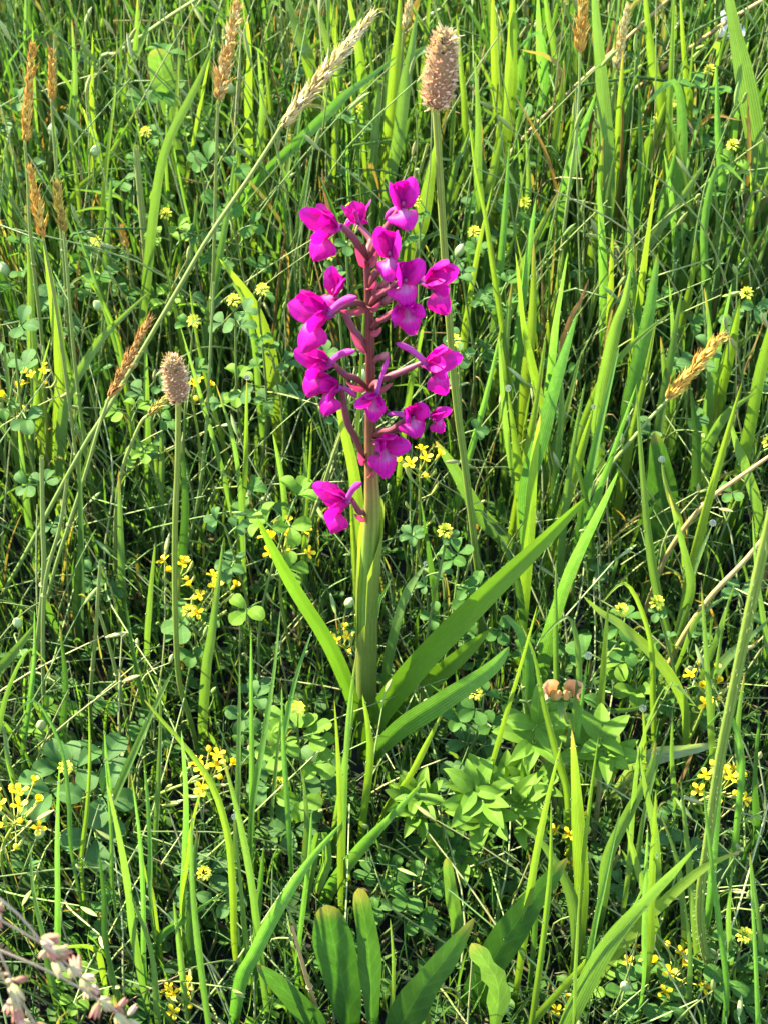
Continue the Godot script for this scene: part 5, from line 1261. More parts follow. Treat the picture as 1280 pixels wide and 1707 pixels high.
	blade("y", [V(.1009,-.002,-.0963), V(.1014,.0301,-.0963), V(.1026,.0679,-.0992), V(.105,.1006,-.1034), V(.1066,.13,-.1083)], .0042, .4744, -0.15, "middling bright yellow-green grass blade upright in front of the golden head amid broad blades")
	blade("g", [V(.1273,-.002,-.1217), V(.1239,.052,-.1217), V(.1194,.0858,-.119), V(.1147,.117,-.1151), V(.1088,.1467,-.1106)], .0046, .4903, 0.50, "middling mid green grass blade upright behind the pinkish dry leaf")
	blade("g", [V(.116,-.002,-.1028), V(.1152,.0474,-.1028), V(.1141,.0834,-.1041), V(.114,.1147,-.1058), V(.1139,.1436,-.1079)], .0046, .204, -0.55, "broad mid green grass blade upright in front of the golden head amid broad blades")
	blade("g", [V(.1386,-.002,-.1084), V(.1364,.0457,-.1084), V(.1329,.0824,-.1078), V(.1283,.1155,-.1069), V(.1212,.1462,-.1058)], .0047, .4795, 0.25, "broad mid green grass blade upright behind the pinkish dry leaf")
	blade("g", [V(.1556,-.002,-.1383), V(.1518,.0297,-.1383), V(.1436,.0617,-.1363), V(.1359,.0912,-.1335), V(.1301,.1194,-.1301)], .0048, .4177, 0.21, "middling mid green grass blade upright in front of the golden head amid broad blades")
	blade("p", [V(.1367,-.002,-.114), V(.136,.034,-.114), V(.1343,.0742,-.1138), V(.1336,.1099,-.1136), V(.133,.1423,-.1132)], .0043, .1638, 0.07, "middling pale dewy grass blade upright in front of the golden head amid broad blades")
	blade("y", [V(.1211,-.002,-.0394), V(.1204,.0426,-.0394), V(.1189,.0906,-.037), V(.1186,.1325,-.0336), V(.1182,.1708,-.0295)], .0043, .472, -0.37, "broad bright yellow-green grass blade upright in front of the pinkish dry leaf")
	blade("y", [V(.1484,-.002,-.0936), V(.1475,.048,-.0936), V(.146,.0881,-.0923), V(.144,.124,-.0905), V(.1457,.1521,-.0887), V(.1573,.143,-.0875)], .0054, .1948, -0.27, "broad bright yellow-green grass blade leaning right behind the pinkish dry leaf")
	blade("y", [V(-.0561,-.002,-.2978), V(-.0545,.0411,-.2978), V(-.0524,.0671,-.299), V(-.0502,.0906,-.3007), V(-.0479,.1128,-.3027)], .0045, .3945, 0.19, "middling bright yellow-green grass blade upright to the right of the tall bright clover")
	blade("y", [V(-.0314,-.002,-.2994), V(-.0332,.028,-.2994), V(-.0375,.0617,-.3013), V(-.0412,.0918,-.3039), V(-.0493,.1157,-.3066), V(-.0614,.1049,-.3083)], .004, .3336, -0.60, "middling bright yellow-green grass blade leaning left to the left of the pale slanting seed head")
	blade("g", [V(-.0535,-.002,-.3866), V(-.051,.0388,-.3866), V(-.0477,.0649,-.3855), V(-.0436,.0893,-.384), V(-.0388,.1124,-.3822)], .0067, .2283, -0.16, "broad mid green grass blade upright to the left of the pale slanting seed head")
	blade("g", [V(-.056,-.002,-.2446), V(-.0496,.0506,-.2446), V(-.0407,.0862,-.2435), V(-.0321,.119,-.2418), V(-.0262,.1493,-.2398)], .0047, .2555, -0.69, "middling mid green grass blade upright to the left of the orchid's topmost flower")
	blade("g", [V(-.0433,-.002,-.3071), V(-.0403,.0334,-.3071), V(-.0339,.0686,-.3069), V(-.0286,.1008,-.3066), V(-.0256,.1307,-.3062)], .0055, .3756, 0.64, "middling mid green grass blade upright in front of the pale slanting seed head")
	blade("y", [V(-.0113,-.002,-.3311), V(-.0124,.0471,-.3311), V(-.0141,.0833,-.328), V(-.0167,.1172,-.3235), V(-.0202,.1489,-.3184)], .0049, .2322, -0.03, "middling bright yellow-green grass blade upright in front of the pale slanting seed head")
	blade("g", [V(-.0286,-.002,-.3425), V(-.0253,.0462,-.3425), V(-.0215,.0733,-.3438), V(-.0179,.0985,-.3456), V(-.0165,.1219,-.3476)], .0041, .3966, 0.64, "middling mid green grass blade upright to the right of the frayed seed head")
	blade("y", [V(-.0168,-.002,-.3926), V(-.0155,.0383,-.3926), V(-.0137,.064,-.3934), V(-.0124,.0877,-.3946), V(-.0114,.1102,-.3959)], .0047, .3244, -0.67, "middling bright yellow-green grass blade upright to the right of the frayed seed head")
	blade("g", [V(-.0371,-.002,-.3026), V(-.0298,.058,-.3026), V(-.0211,.0927,-.3009), V(-.011,.1243,-.2986), V(-.0014,.1543,-.2957)], .0044, .24, -0.11, "middling mid green grass blade leaning right in front of the pale slanting seed head")
	blade("g", [V(-.0139,-.002,-.3436), V(-.0104,.0495,-.3436), V(-.0063,.0779,-.342), V(-.0013,.1049,-.3396), V(.0043,.1304,-.3369)], .0065, .2294, 0.60, "broad mid green grass blade upright to the right of the pale slanting seed head")
	blade("g", [V(.0033,-.002,-.2866), V(.0042,.0247,-.2866), V(.0066,.0572,-.2893), V(.0083,.086,-.2932), V(.0091,.1128,-.2976)], .0061, .2972, -0.23, "broad mid green grass blade upright beside the orchid's topmost flower")
	blade("g", [V(.0227,-.002,-.3104), V(.0202,.0468,-.3104), V(.0165,.0807,-.3086), V(.0136,.1119,-.3061), V(.013,.1414,-.3033)], .0051, .429, -0.42, "middling mid green grass blade upright behind the orchid's topmost flower")
	blade("g", [V(-.0308,-.002,-.2955), V(-.024,.0365,-.2955), V(-.0105,.0728,-.2938), V(.0041,.1057,-.2913), V(.023,.1325,-.2884), V(.0343,.1237,-.2868)], .0061, .2218, 0.01, "broad mid green grass blade leaning right to the right of the pale slanting seed head")
	blade("y", [V(.0049,-.002,-.3618), V(.0073,.0324,-.3618), V(.0128,.0692,-.3581), V(.019,.1037,-.3528), V(.0253,.1361,-.3466)], .0063, .437, -0.26, "broad bright yellow-green grass blade upright behind the orchid's topmost flower")
	blade("y", [V(-.1646,-.002,-.228), V(-.1639,.0265,-.228), V(-.1619,.0617,-.2292), V(-.1598,.0935,-.2308), V(-.1629,.1183,-.2325), V(-.1763,.1074,-.2336)], .003, .4162, -0.39, "narrow bright yellow-green grass blade leaning left to the left of the short plump golden head")
	blade("g", [V(-.2052,-.002,-.3517), V(-.2011,.0273,-.3517), V(-.1907,.0624,-.3527), V(-.1808,.0938,-.354), V(-.1714,.1235,-.3555)], .0048, .3235, 0.63, "middling mid green grass blade upright to the left of the long golden seed head")
	blade("g", [V(-.1698,-.002,-.3109), V(-.1681,.0239,-.3109), V(-.1634,.0566,-.3126), V(-.1597,.0857,-.315), V(-.1569,.1131,-.3177)], .0033, .296, -0.39, "narrow mid green grass blade upright behind the short plump golden head")
	blade("t", [V(-.1641,-.002,-.2732), V(-.1583,.0478,-.2732), V(-.1491,.0857,-.2716), V(-.1411,.1203,-.2693), V(-.1349,.1526,-.2666)], .003, .2012, 0.63, "narrow light green grass stalk upright behind the short plump golden head")
	blade("y", [V(-.1329,-.002,-.2172), V(-.1305,.0455,-.2172), V(-.1267,.0824,-.2174), V(-.1246,.1157,-.2178), V(-.1239,.1463,-.2182)], .0041, .4909, -0.40, "middling bright yellow-green grass blade upright in front of the short plump golden head")
	blade("y", [V(-.1296,-.002,-.2494), V(-.1279,.0418,-.2494), V(-.1251,.0775,-.2514), V(-.1236,.1094,-.2542), V(-.1229,.1387,-.2575)], .0027, .171, -0.63, "narrow bright yellow-green grass blade upright to the left of the tall bright clover")
	blade("y", [V(-.1343,-.002,-.267), V(-.1318,.0504,-.267), V(-.1281,.0881,-.2672), V(-.1243,.122,-.2676), V(-.119,.1535,-.268)], .0045, .4593, 0.56, "middling bright yellow-green grass blade upright behind the short plump golden head")
	blade("g", [V(-.1682,-.002,-.3801), V(-.1634,.0277,-.3801), V(-.1515,.0617,-.378), V(-.1384,.0931,-.375), V(-.1255,.123,-.3715)], .0034, .4761, 0.70, "narrow mid green grass blade leaning right to the right of the long golden seed head")
	blade("y", [V(-.1324,-.002,-.2888), V(-.1247,.0611,-.2888), V(-.117,.0917,-.2895), V(-.1105,.1194,-.2905), V(-.1062,.1454,-.2916)], .0046, .4776, -0.44, "middling bright yellow-green grass blade upright to the right of the short plump golden head")
	blade("t", [V(-.0994,-.002,-.1927), V(-.0984,.031,-.1927), V(-.0957,.0757,-.1905), V(-.0934,.1159,-.1874), V(-.0912,.1526,-.1838)], .0042, .3826, -0.66, "middling light green grass stalk upright behind the rusty slanting seed head")
	blade("g", [V(-.0862,-.002,-.2927), V(-.0871,.0335,-.2927), V(-.0893,.0726,-.293), V(-.0931,.1075,-.2935), V(-.098,.1401,-.2941)], .0043, .2661, -0.18, "middling mid green grass blade upright to the left of the pale slanting seed head")
	blade("t", [V(-.0936,-.002,-.3208), V(-.093,.0416,-.3208), V(-.0921,.0705,-.3226), V(-.0921,.0968,-.3251), V(-.0924,.1215,-.3281)], .0051, .2479, -0.70, "middling light green grass stalk upright behind the tall bright clover")
	blade("g", [V(-.1269,-.002,-.2335), V(-.1193,.0388,-.2335), V(-.107,.0703,-.234), V(-.0945,.0986,-.2348), V(-.0828,.1252,-.2357)], .0027, .1933, 0.64, "narrow mid green grass blade leaning right to the right of the short plump golden head")
	blade("g", [V(-.0823,-.002,-.3018), V(-.0807,.0564,-.3018), V(-.0788,.0909,-.2981), V(-.0763,.1234,-.2929), V(-.0728,.1538,-.2868)], .0045, .2748, -0.41, "middling mid green grass blade upright behind the tall bright clover")
	blade("y", [V(-.0976,-.002,-.2489), V(-.0904,.0613,-.2489), V(-.0809,.1014,-.2462), V(-.0714,.1379,-.2424), V(-.0626,.172,-.2379)], .0025, .3014, 0.45, "narrow bright yellow-green grass blade upright in front of the frayed seed head")
	blade("t", [V(-.0839,-.002,-.286), V(-.0798,.0494,-.286), V(-.0742,.083,-.2886), V(-.0692,.1126,-.2923), V(-.0651,.1402,-.2966)], .0038, .2805, -0.04, "middling light green grass stalk upright beside the tall bright clover")
	blade("g", [V(-.0773,-.002,-.1651), V(-.0712,.0588,-.1651), V(-.0629,.0996,-.1618), V(-.0549,.1372,-.1569), V(-.0485,.1717,-.1514)], .0042, .2775, -0.43, "middling mid green grass blade upright behind the small plantain head")
	blade("y", [V(-.0479,-.002,-.2742), V(-.0469,.0391,-.2742), V(-.0448,.0789,-.2709), V(-.0443,.1151,-.2664), V(-.0457,.149,-.261)], .0048, .2938, -0.66, "middling bright yellow-green grass blade upright to the left of the orchid's topmost flower")
	blade("y", [V(-.1764,-.002,-.0847), V(-.164,.0626,-.0847), V(-.1491,.1005,-.0821), V(-.1348,.1351,-.0783), V(-.1224,.1672,-.074)], .0022, .1642, 0.37, "narrow bright yellow-green grass blade upright to the left of the rusty slanting seed head")
	blade("g", [V(-.1422,-.002,-.105), V(-.1398,.0309,-.105), V(-.1333,.0719,-.1077), V(-.1282,.1071,-.1115), V(-.1245,.1387,-.116)], .0032, .472, -0.61, "middling mid green grass blade upright in front of the short plump golden head")
	blade("g", [V(-.1175,-.002,-.1228), V(-.1179,.0441,-.1228), V(-.1185,.0784,-.124), V(-.1201,.1087,-.1257), V(-.1215,.1366,-.1276)], .0024, .4645, 0.35, "narrow mid green grass blade upright to the left of the small plantain head")
	blade("g", [V(-.0969,-.002,-.1358), V(-.0986,.0532,-.1358), V(-.1012,.0915,-.1364), V(-.1053,.1251,-.1373), V(-.1101,.1561,-.1383)], .0032, .4852, -0.32, "middling mid green grass blade leaning left beside the rusty slanting seed head")
	blade("y", [V(-.0967,-.002,-.1111), V(-.0955,.056,-.1111), V(-.094,.0915,-.1101), V(-.0939,.1239,-.1086), V(-.1011,.1494,-.1069), V(-.1113,.1411,-.1059)], .0024, .4008, -0.33, "narrow bright yellow-green grass blade leaning left behind the rusty slanting seed head")
	blade("y", [V(-.1272,-.002,-.0879), V(-.1232,.0268,-.0879), V(-.1124,.0635,-.0887), V(-.1007,.0958,-.0898), V(-.0886,.125,-.0911)], .0026, .1513, -0.31, "narrow bright yellow-green grass blade leaning right in front of the rusty slanting seed head")
	blade("g", [V(-.0938,-.002,-.1063), V(-.0911,.0452,-.1063), V(-.0872,.0788,-.104), V(-.0836,.1101,-.1008), V(-.0801,.1395,-.0971)], .0036, .3719, 0.58, "middling mid green grass blade upright in front of the rusty slanting seed head")
	blade("y", [V(-.0793,-.002,-.1631), V(-.0792,.0387,-.1631), V(-.0791,.0758,-.1597), V(-.0799,.1107,-.1547), V(-.0815,.1434,-.1487)], .0034, .2319, -0.67, "middling bright yellow-green grass blade upright behind the small plantain head")
	blade("g", [V(-.0517,-.002,-.0827), V(-.0526,.0249,-.0827), V(-.0562,.0719,-.0824), V(-.0608,.1129,-.0819), V(-.0649,.1499,-.0814)], .003, .4839, 0.64, "middling mid green grass blade upright in front of the orchid's left-hand flowers")
	blade("y", [V(-.0571,-.002,-.1186), V(-.0594,.0455,-.1186), V(-.0628,.0789,-.1189), V(-.0656,.1087,-.1193), V(-.0662,.1361,-.1198)], .0026, .3005, -0.35, "narrow bright yellow-green grass blade upright to the right of the small plantain head")
	blade("g", [V(-.0488,-.002,-.0529), V(-.0474,.0617,-.0529), V(-.046,.094,-.0525), V(-.0465,.123,-.0519), V(-.0501,.1498,-.0511)], .0024, .214, 0.60, "narrow mid green grass blade upright to the left of the cress under the orchid")
	blade("g", [V(-.045,-.002,-.1321), V(-.045,.0353,-.1321), V(-.0452,.0718,-.1299), V(-.0452,.1055,-.1269), V(-.0498,.1323,-.1237), V(-.0596,.1248,-.1216)], .0033, .438, 0.33, "middling mid green grass blade leaning left to the left of the orchid's left-hand flowers")
	blade("y", [V(.0377,-.002,.0506), V(.0399,.0614,.0506), V(.0428,.1018,.0529), V(.0457,.1382,.0563), V(.0478,.1715,.0602)], .002, .2647, 0.15, "narrow bright yellow-green grass blade upright to the right of the orchid's pale flat leaf")
	blade("g", [V(.0715,-.002,.0032), V(.0699,.031,.0032), V(.0665,.0644,.0024), V(.0639,.0934,.0014), V(.0619,.1199,.0001)], .0026, .4238, -0.19, "middling mid green grass blade upright beside the salmon pea flowers")
	blade("g", [V(.0675,-.002,.0432), V(.0674,.0266,.0432), V(.0671,.0707,.0411), V(.0675,.1067,.0382), V(.0621,.134,.0354), V(.0541,.1194,.0334)], .0028, .4135, -0.42, "middling mid green grass blade upright to the left of the clover under a green blade")
	blade("y", [V(.0819,-.002,.0284), V(.0804,.0473,.0284), V(.0786,.0769,.0272), V(.0771,.1027,.0254), V(.0759,.1262,.0233)], .0032, .1619, -0.61, "middling bright yellow-green grass blade upright to the right of the salmon pea flowers")
	blade("y", [V(.1061,-.002,.0174), V(.1043,.0262,.0174), V(.0984,.0674,.0182), V(.0923,.1034,.0192), V(.0813,.1315,.0202), V(.0743,.1222,.0209)], .0025, .4931, -0.24, "middling bright yellow-green grass blade leaning left beside the clover under a green blade")
	blade("g", [V(.0864,-.002,.0818), V(.0838,.0562,.0818), V(.0792,.1043,.0844), V(.076,.146,.0881), V(.0782,.1789,.092), V(.0863,.1724,.0945)], .0024, .2427, 0.68, "middling mid green grass blade leaning right to the left of the thick hairy stem")
	blade("g", [V(.0909,-.002,.07), V(.0902,.0352,.07), V(.089,.0671,.0677), V(.0899,.0933,.0643), V(.0925,.1163,.0603)], .002, .3245, -0.57, "narrow mid green grass blade upright to the left of the thick hairy stem")
	blade("g", [V(.1265,-.002,.0309), V(.1237,.0289,.0309), V(.1143,.0768,.0329), V(.1058,.1186,.0356), V(.0979,.1562,.0388)], .0026, .232, -0.07, "middling mid green grass blade upright to the right of the clover under a green blade")
	blade("g", [V(.1263,-.002,.014), V(.1244,.0308,.014), V(.1203,.0636,.0139), V(.1178,.0921,.0138), V(.1165,.1187,.0137)], .0023, .3859, 0.17, "narrow mid green grass blade upright behind the thick hairy stem")
	blade("g", [V(.1531,-.002,-.0005), V(.1456,.0515,-.0005), V(.1352,.0875,.0017), V(.1259,.1203,.0048), V(.1187,.1508,.0084)], .0029, .3825, 0.49, "middling mid green grass blade upright in front of the pinkish dry leaf")
	blade("g", [V(-.1403,-.002,.0287), V(-.135,.0333,.0287), V(-.1266,.0597,.027), V(-.1191,.0821,.0245), V(-.1097,.0994,.0218), V(-.1056,.0889,.0201)], .0022, .2528, 0.48, "narrow mid green grass blade leaning right behind the large grey clover")
	blade("p", [V(-.1277,-.002,.02), V(-.1236,.0334,.02), V(-.1155,.0662,.021), V(-.1084,.096,.0224), V(-.1034,.1233,.0239)], .0024, .4083, -0.18, "narrow pale dewy grass blade upright behind the large grey clover")
	blade("p", [V(-.0966,-.002,.0783), V(-.0929,.0645,.0783), V(-.0892,.0966,.077), V(-.0874,.1238,.0752), V(-.0918,.1444,.0731), V(-.1007,.1333,.0718)], .0018, .2359, -0.35, "narrow pale dewy grass blade leaning left beside the large grey clover")
	blade("p", [V(-.1014,-.002,.1023), V(-.0988,.0349,.1023), V(-.0921,.0796,.1004), V(-.0867,.1157,.0978), V(-.0814,.147,.0946)], .0023, .3524, 0.54, "middling pale dewy grass blade upright behind the pink panicle")
	blade("y", [V(-.0978,-.002,.0736), V(-.0931,.0485,.0736), V(-.0862,.0838,.0729), V(-.081,.1139,.0719), V(-.0776,.141,.0707)], .0018, .4974, -0.15, "narrow bright yellow-green grass blade upright in front of the large grey clover")
	blade("p", [V(-.0841,-.002,.0837), V(-.0808,.0533,.0837), V(-.077,.0838,.0842), V(-.074,.1116,.085), V(-.0716,.1369,.0859)], .0018, .433, -0.38, "narrow pale dewy grass blade upright in front of the large grey clover")
	blade("g", [V(-.0715,-.002,.1108), V(-.0685,.0744,.1108), V(-.0657,.1107,.1123), V(-.0637,.1436,.1145), V(-.0623,.1736,.1171)], .0027, .1858, 0.69, "middling mid green grass blade upright in front of the many-podded cress")
	blade("p", [V(-.0725,-.002,.1047), V(-.0699,.0444,.1047), V(-.0648,.0885,.1051), V(-.0612,.1262,.1055), V(-.0592,.1595,.106)], .0019, .4442, 0.45, "narrow pale dewy grass blade upright to the right of the pink panicle")
	blade("p", [V(-.0708,-.002,.0909), V(-.0673,.0581,.0909), V(-.0628,.0956,.0942), V(-.0588,.1314,.099), V(-.0555,.1646,.1045)], .0024, .2528, -0.64, "middling pale dewy grass blade upright in front of the many-podded cress")
	blade("g", [V(-.0747,-.002,.0578), V(-.0728,.0283,.0578), V(-.0677,.066,.0557), V(-.0638,.0973,.0526), V(-.0612,.125,.0491)], .0026, .4905, -0.43, "middling mid green grass blade upright to the left of the many-podded cress")
	blade("p", [V(-.0617,-.002,.0895), V(-.0585,.0505,.0895), V(-.0534,.092,.0906), V(-.0495,.1282,.0921), V(-.0472,.1612,.0939)], .0027, .2803, 0.60, "middling pale dewy grass blade upright to the right of the large grey clover")
	blade("p", [V(-.0473,-.002,.1303), V(-.046,.0579,.1303), V(-.0436,.1133,.1334), V(-.0406,.1609,.1376), V(-.0362,.2027,.1426)], .0022, .241, -0.07, "middling pale dewy grass blade upright to the left of the broad dark rosette leaves")
	blade("y", [V(-.062,-.002,.0905), V(-.0587,.0475,.0905), V(-.0537,.0845,.0929), V(-.048,.1187,.0963), V(-.0411,.1507,.1003)], .002, .187, 0.62, "narrow bright yellow-green grass blade upright to the right of the large grey clover")
	blade("g", [V(-.0319,-.002,.1115), V(-.0315,.0614,.1115), V(-.0308,.1103,.1127), V(-.0315,.152,.1143), V(-.0333,.1883,.1162)], .0025, .2262, 0.17, "middling mid green grass blade upright to the right of the large grey clover")
	blade("g", [V(-.0449,-.002,.066), V(-.0427,.049,.066), V(-.0393,.089,.0655), V(-.0365,.1232,.065), V(-.0343,.1536,.0643)], .0025, .2214, -0.50, "middling mid green grass blade upright to the right of the many-podded cress")
	blade("p", [V(-.0397,-.002,.0556), V(-.0383,.0475,.0556), V(-.0359,.087,.0544), V(-.034,.1201,.0527), V(-.0322,.1498,.0507)], .002, .3781, 0.14, "narrow pale dewy grass blade upright to the left of the spoon-leaved clover")
	blade("p", [V(-.0418,-.002,.0622), V(-.0371,.0619,.0622), V(-.0311,.1018,.0606), V(-.0261,.1349,.0585), V(-.0227,.1644,.0559)], .0027, .2645, -0.68, "middling pale dewy grass blade upright to the left of the spoon-leaved clover")
	blade("p", [V(-.0253,-.002,.066), V(-.025,.0357,.066), V(-.0243,.079,.0677), V(-.0236,.117,.0701), V(-.0223,.1515,.073)], .0024, .2593, -0.44, "middling pale dewy grass blade upright in front of the spoon-leaved clover")
	blade("p", [V(-.0238,-.002,.1039), V(-.0214,.0473,.1039), V(-.0183,.0784,.1024), V(-.0156,.1049,.1001), V(-.014,.1281,.0976)], .0021, .3418, 0.41, "narrow pale dewy grass blade upright behind the broad dark rosette leaves")
	blade("p", [V(-.0327,-.002,.0355), V(-.0296,.0488,.0355), V(-.0264,.0742,.033), V(-.0222,.0958,.0295), V(-.0166,.1148,.0252)], .0024, .2884, -0.56, "narrow pale dewy grass blade upright beside the spoon-leaved clover")
	blade("y", [V(-.0089,-.002,.0732), V(-.0087,.0269,.0732), V(-.0078,.0739,.074), V(-.0074,.1145,.0752), V(-.0077,.1506,.0766)], .0022, .1819, 0.19, "narrow bright yellow-green grass blade upright in front of the spoon-leaved clover")
	blade("g", [V(-.0083,-.002,.0664), V(-.0074,.0565,.0664), V(-.0061,.093,.0646), V(-.0043,.1238,.062), V(-.0015,.1508,.059)], .0022, .2934, 0.27, "narrow mid green grass blade upright to the right of the spoon-leaved clover")
	blade("y", [V(.0526,-.002,.1195), V(.0522,.0497,.1195), V(.0516,.0939,.1185), V(.0505,.1303,.117), V(.0482,.1615,.1154)], .0023, .4836, -0.27, "middling bright yellow-green grass blade upright to the right of the toothed hairy leaf")
	blade("y", [V(.0491,-.002,.1039), V(.049,.0549,.1039), V(.0488,.0987,.1031), V(.0498,.1352,.102), V(.0517,.1667,.1007)], .0029, .275, 0.09, "middling bright yellow-green grass blade upright in front of the birdsfoot leaf rosette")
	blade("g", [V(.0652,-.002,.1267), V(.0633,.0489,.1267), V(.0605,.0838,.1266), V(.0584,.1138,.1265), V(.0566,.1408,.1264)], .0017, .4988, 0.51, "narrow mid green grass blade upright in front of the birdsfoot leaf rosette")
	blade("y", [V(.0691,-.002,.0945), V(.0678,.0468,.0945), V(.0653,.0896,.0941), V(.0638,.1254,.0935), V(.0629,.1569,.0927)], .0018, .4048, -0.42, "narrow bright yellow-green grass blade upright to the right of the birdsfoot leaf rosette")
	blade("p", [V(.0667,-.002,.118), V(.0665,.065,.118), V(.0663,.099,.1164), V(.0668,.1268,.1142), V(.0674,.1515,.1117)], .0023, .4656, -0.69, "middling pale dewy grass blade upright to the right of the toothed hairy leaf")
	blade("p", [V(.0884,-.002,.1156), V(.0852,.0538,.1156), V(.0808,.0901,.1155), V(.0772,.1217,.1155), V(.0742,.1497,.1154)], .0021, .2922, 0.45, "narrow pale dewy grass blade upright to the right of the toothed hairy leaf")
	blade("y", [V(.0914,-.002,.1074), V(.0877,.0575,.1074), V(.0822,.0997,.1105), V(.0772,.1383,.1149), V(.0724,.1741,.1201)], .0028, .2069, -0.05, "middling bright yellow-green grass blade upright in front of the thick hairy stem")
	blade("g", [V(.1109,-.002,.0994), V(.1082,.0294,.0994), V(.101,.0686,.0965), V(.095,.0996,.0925), V(.0898,.1267,.0878)], .0031, .3742, 0.07, "middling mid green grass blade upright in front of the salmon pea flowers")
	blade("p", [V(.116,-.002,.1208), V(.11,.0556,.1208), V(.0978,.1121,.1241), V(.0867,.1608,.1288), V(.0771,.2036,.1342)], .0022, .3678, -0.58, "middling pale dewy grass blade upright in front of the thick hairy stem")
	blade("p", [V(.1125,-.002,.0904), V(.1092,.0527,.0904), V(.1045,.0913,.0901), V(.1007,.1243,.0895), V(.0973,.1536,.0888)], .0032, .2011, 0.01, "middling pale dewy grass blade upright to the right of the salmon pea flowers")
	blade("p", [V(.123,-.002,.0704), V(.1205,.0479,.0704), V(.117,.0807,.0696), V(.1133,.1088,.0684), V(.1055,.1304,.0671), V(.1008,.1202,.0663)], .0026, .4739, 0.03, "middling pale dewy grass blade upright beside the thick hairy stem")
	blade("p", [V(.1227,-.002,.1402), V(.1184,.0445,.1402), V(.1091,.0938,.138), V(.1016,.1321,.1349), V(.0952,.1644,.1312)], .0017, .4317, -0.01, "narrow pale dewy grass blade upright to the right of the birdsfoot leaf rosette")
	seed_head(V(-.118,.1934,-.1259), V(-.1082,.2328,-.1259), .0046, "gold", "long golden grass seed head, topmost on the tall stalk near the field's edge")
	seed_head(V(-.107,.1837,-.0849), V(-.1063,.2135,-.0849), .0043, "gold", "golden-brown seed head hanging close in front of the long golden head")
	seed_head(V(-.1136,.1912,-.1552), V(-.1101,.2128,-.1552), .0037, "gold", "short tawny seed head on a dark-jointed stalk beside the long golden head")
	seed_head(V(-.1033,.176,-.0982), V(-.1025,.1977,-.0982), .0044, "olive", "short plump olive-gold seed head beside the hanging golden-brown head")
	seed_head(V(-.0546,.1859,-.1628), V(-.0441,.2274,-.1628), .0049, "frayed", "frayed tawny seed head with pale ragged top on a dark thin stalk")
	seed_head(V(-.0231,.248,-.0533), V(.0047,.2849,-.0533), .0048, "pale", "pale yellow seed head slanting along its long diagonal culm")
	seed_head(V(-.0842,.1523,-.0412), V(-.0659,.188,-.0412), .0039, "rust", "rusty narrow seed head slanting between green blades behind small plantain head")
	seed_head(V(-.1015,.1003,-.1864), V(-.1023,.113,-.1864), .0033, "gold", "tiny tawny seed head standing over a clover with yellow bud")
	seed_head(V(-.0777,.1205,-.0657), V(-.0677,.1325,-.0657), .0035, "olive", "small yellowish seed head crossing the stalk of the small plantain head")
	seed_head(V(.078,.1961,-.1784), V(.0766,.2188,-.1784), .0056, "gold", "stubby golden bristly seed head on thin stalk among broad blades")
	seed_head(V(.1041,.1479,-.2458), V(.1051,.1789,-.2458), .0047, "pale", "faded pinkish seed head beside the stubby golden head")
	seed_head(V(.1084,.1157,-.0784), V(.1242,.1482,-.0784), .0057, "gold", "plump golden seed head slanting among broad green blades")
	seed_head(V(.0147,.1466,-.2829), V(.0179,.1619,-.2829), .0044, "pale", "small faded seed head right behind the pale slanting head")
	seed_head(V(-.0852,.1419,-.3124), V(-.0872,.155,-.3124), .0047, "pale", "bent straw seed head hanging at the back of the meadow")
	plantain([V(.045,-.002,-.0383), V(.0423,.0503,-.0383), V(.0392,.0782,-.0383), V(.0339,.1209,-.0383), V(.0286,.1616,-.0383), V(.0242,.2103,-.0383), V(.0218,.2403,-.0383), V(.02,.2636,-.0383)], V(.0219,.2869,-.0383), .0101, .0024, "large brown withered plantain head on tall stalk behind the orchid")
	plantain([V(-.0631,-.002,.0067), V(-.0644,.0366,.0067), V(-.066,.0591,.0067), V(-.0641,.0903,.0067), V(-.0596,.1367,.0067), V(-.0548,.1745,.0067), V(-.0523,.1971,.0067)], V(-.0526,.2139,.0067), .0076, .0019, "small dark-topped plantain head on a bare stalk beside yellow cress")
	cress(V(-.1457,0,-.1118), V(-.1346,.1,-.0991), .008, 5, 4, "yellow cress with open sprays in front of broad lime blades")
	cress(V(-.1442,0,-.1188), V(-.1228,.11,-.0993), .006, 5, 2, "small yellow cress tucked behind a broad lime blade")
	cress(V(-.0742,0,-.1016), V(-.0649,.115,-.0864), .0071, 6, 4, "yellow cress spray touching the small plantain head")
	cress(V(-.0276,0,-.0324), V(-.0299,.09,-.0352), .0099, 9, 6, "yellow cress of many blooms beneath the orchid's lowest flower")
	cress(V(-.0762,0,-.0383), V(-.0686,.075,-.0338), .0066, 5, 7, "yellow cress with wiry pods crossed by the small plantain's stalk")
	cress(V(-.0608,0,-.0266), V(-.0567,.07,-.0267), .0097, 7, 7, "yellow cress behind an upright green blade, pods spread wide")
	cress(V(.0185,0,-.0688), V(.0191,.1,-.0633), .0079, 6, 5, "yellow cress bouquet between fine stems right behind the orchid stem")
	cress(V(-.0057,0,-.0096), V(-.0087,.06,-.0125), .0061, 5, 1, "few-flowered yellow cress hugging the orchid's green stem")
	cress(V(-.0971,0,.0449), V(-.0516,.06,.0418), .0078, 8, 14, "yellow cress lying over, its long stem lined with pods")
	cress(V(-.121,0,.073), V(-.1118,.075,.0658), .012, 13, 6, "crowded yellow cress, largest of its kind, above the pink panicle")
	cress(V(-.058,0,.1159), V(-.0581,.035,.1096), .0069, 8, 4, "yellow cress among dark grass by the low leaning blade")
	cress(V(.1103,0,.0172), V(.1186,.07,.0139), .0098, 8, 2, "yellow cress on a branching stalk behind the thick hairy stem")
	cress(V(.0937,0,.0449), V(.1206,.055,.0446), .0093, 11, 4, "dense yellow cress crossed by the thick hairy stem")
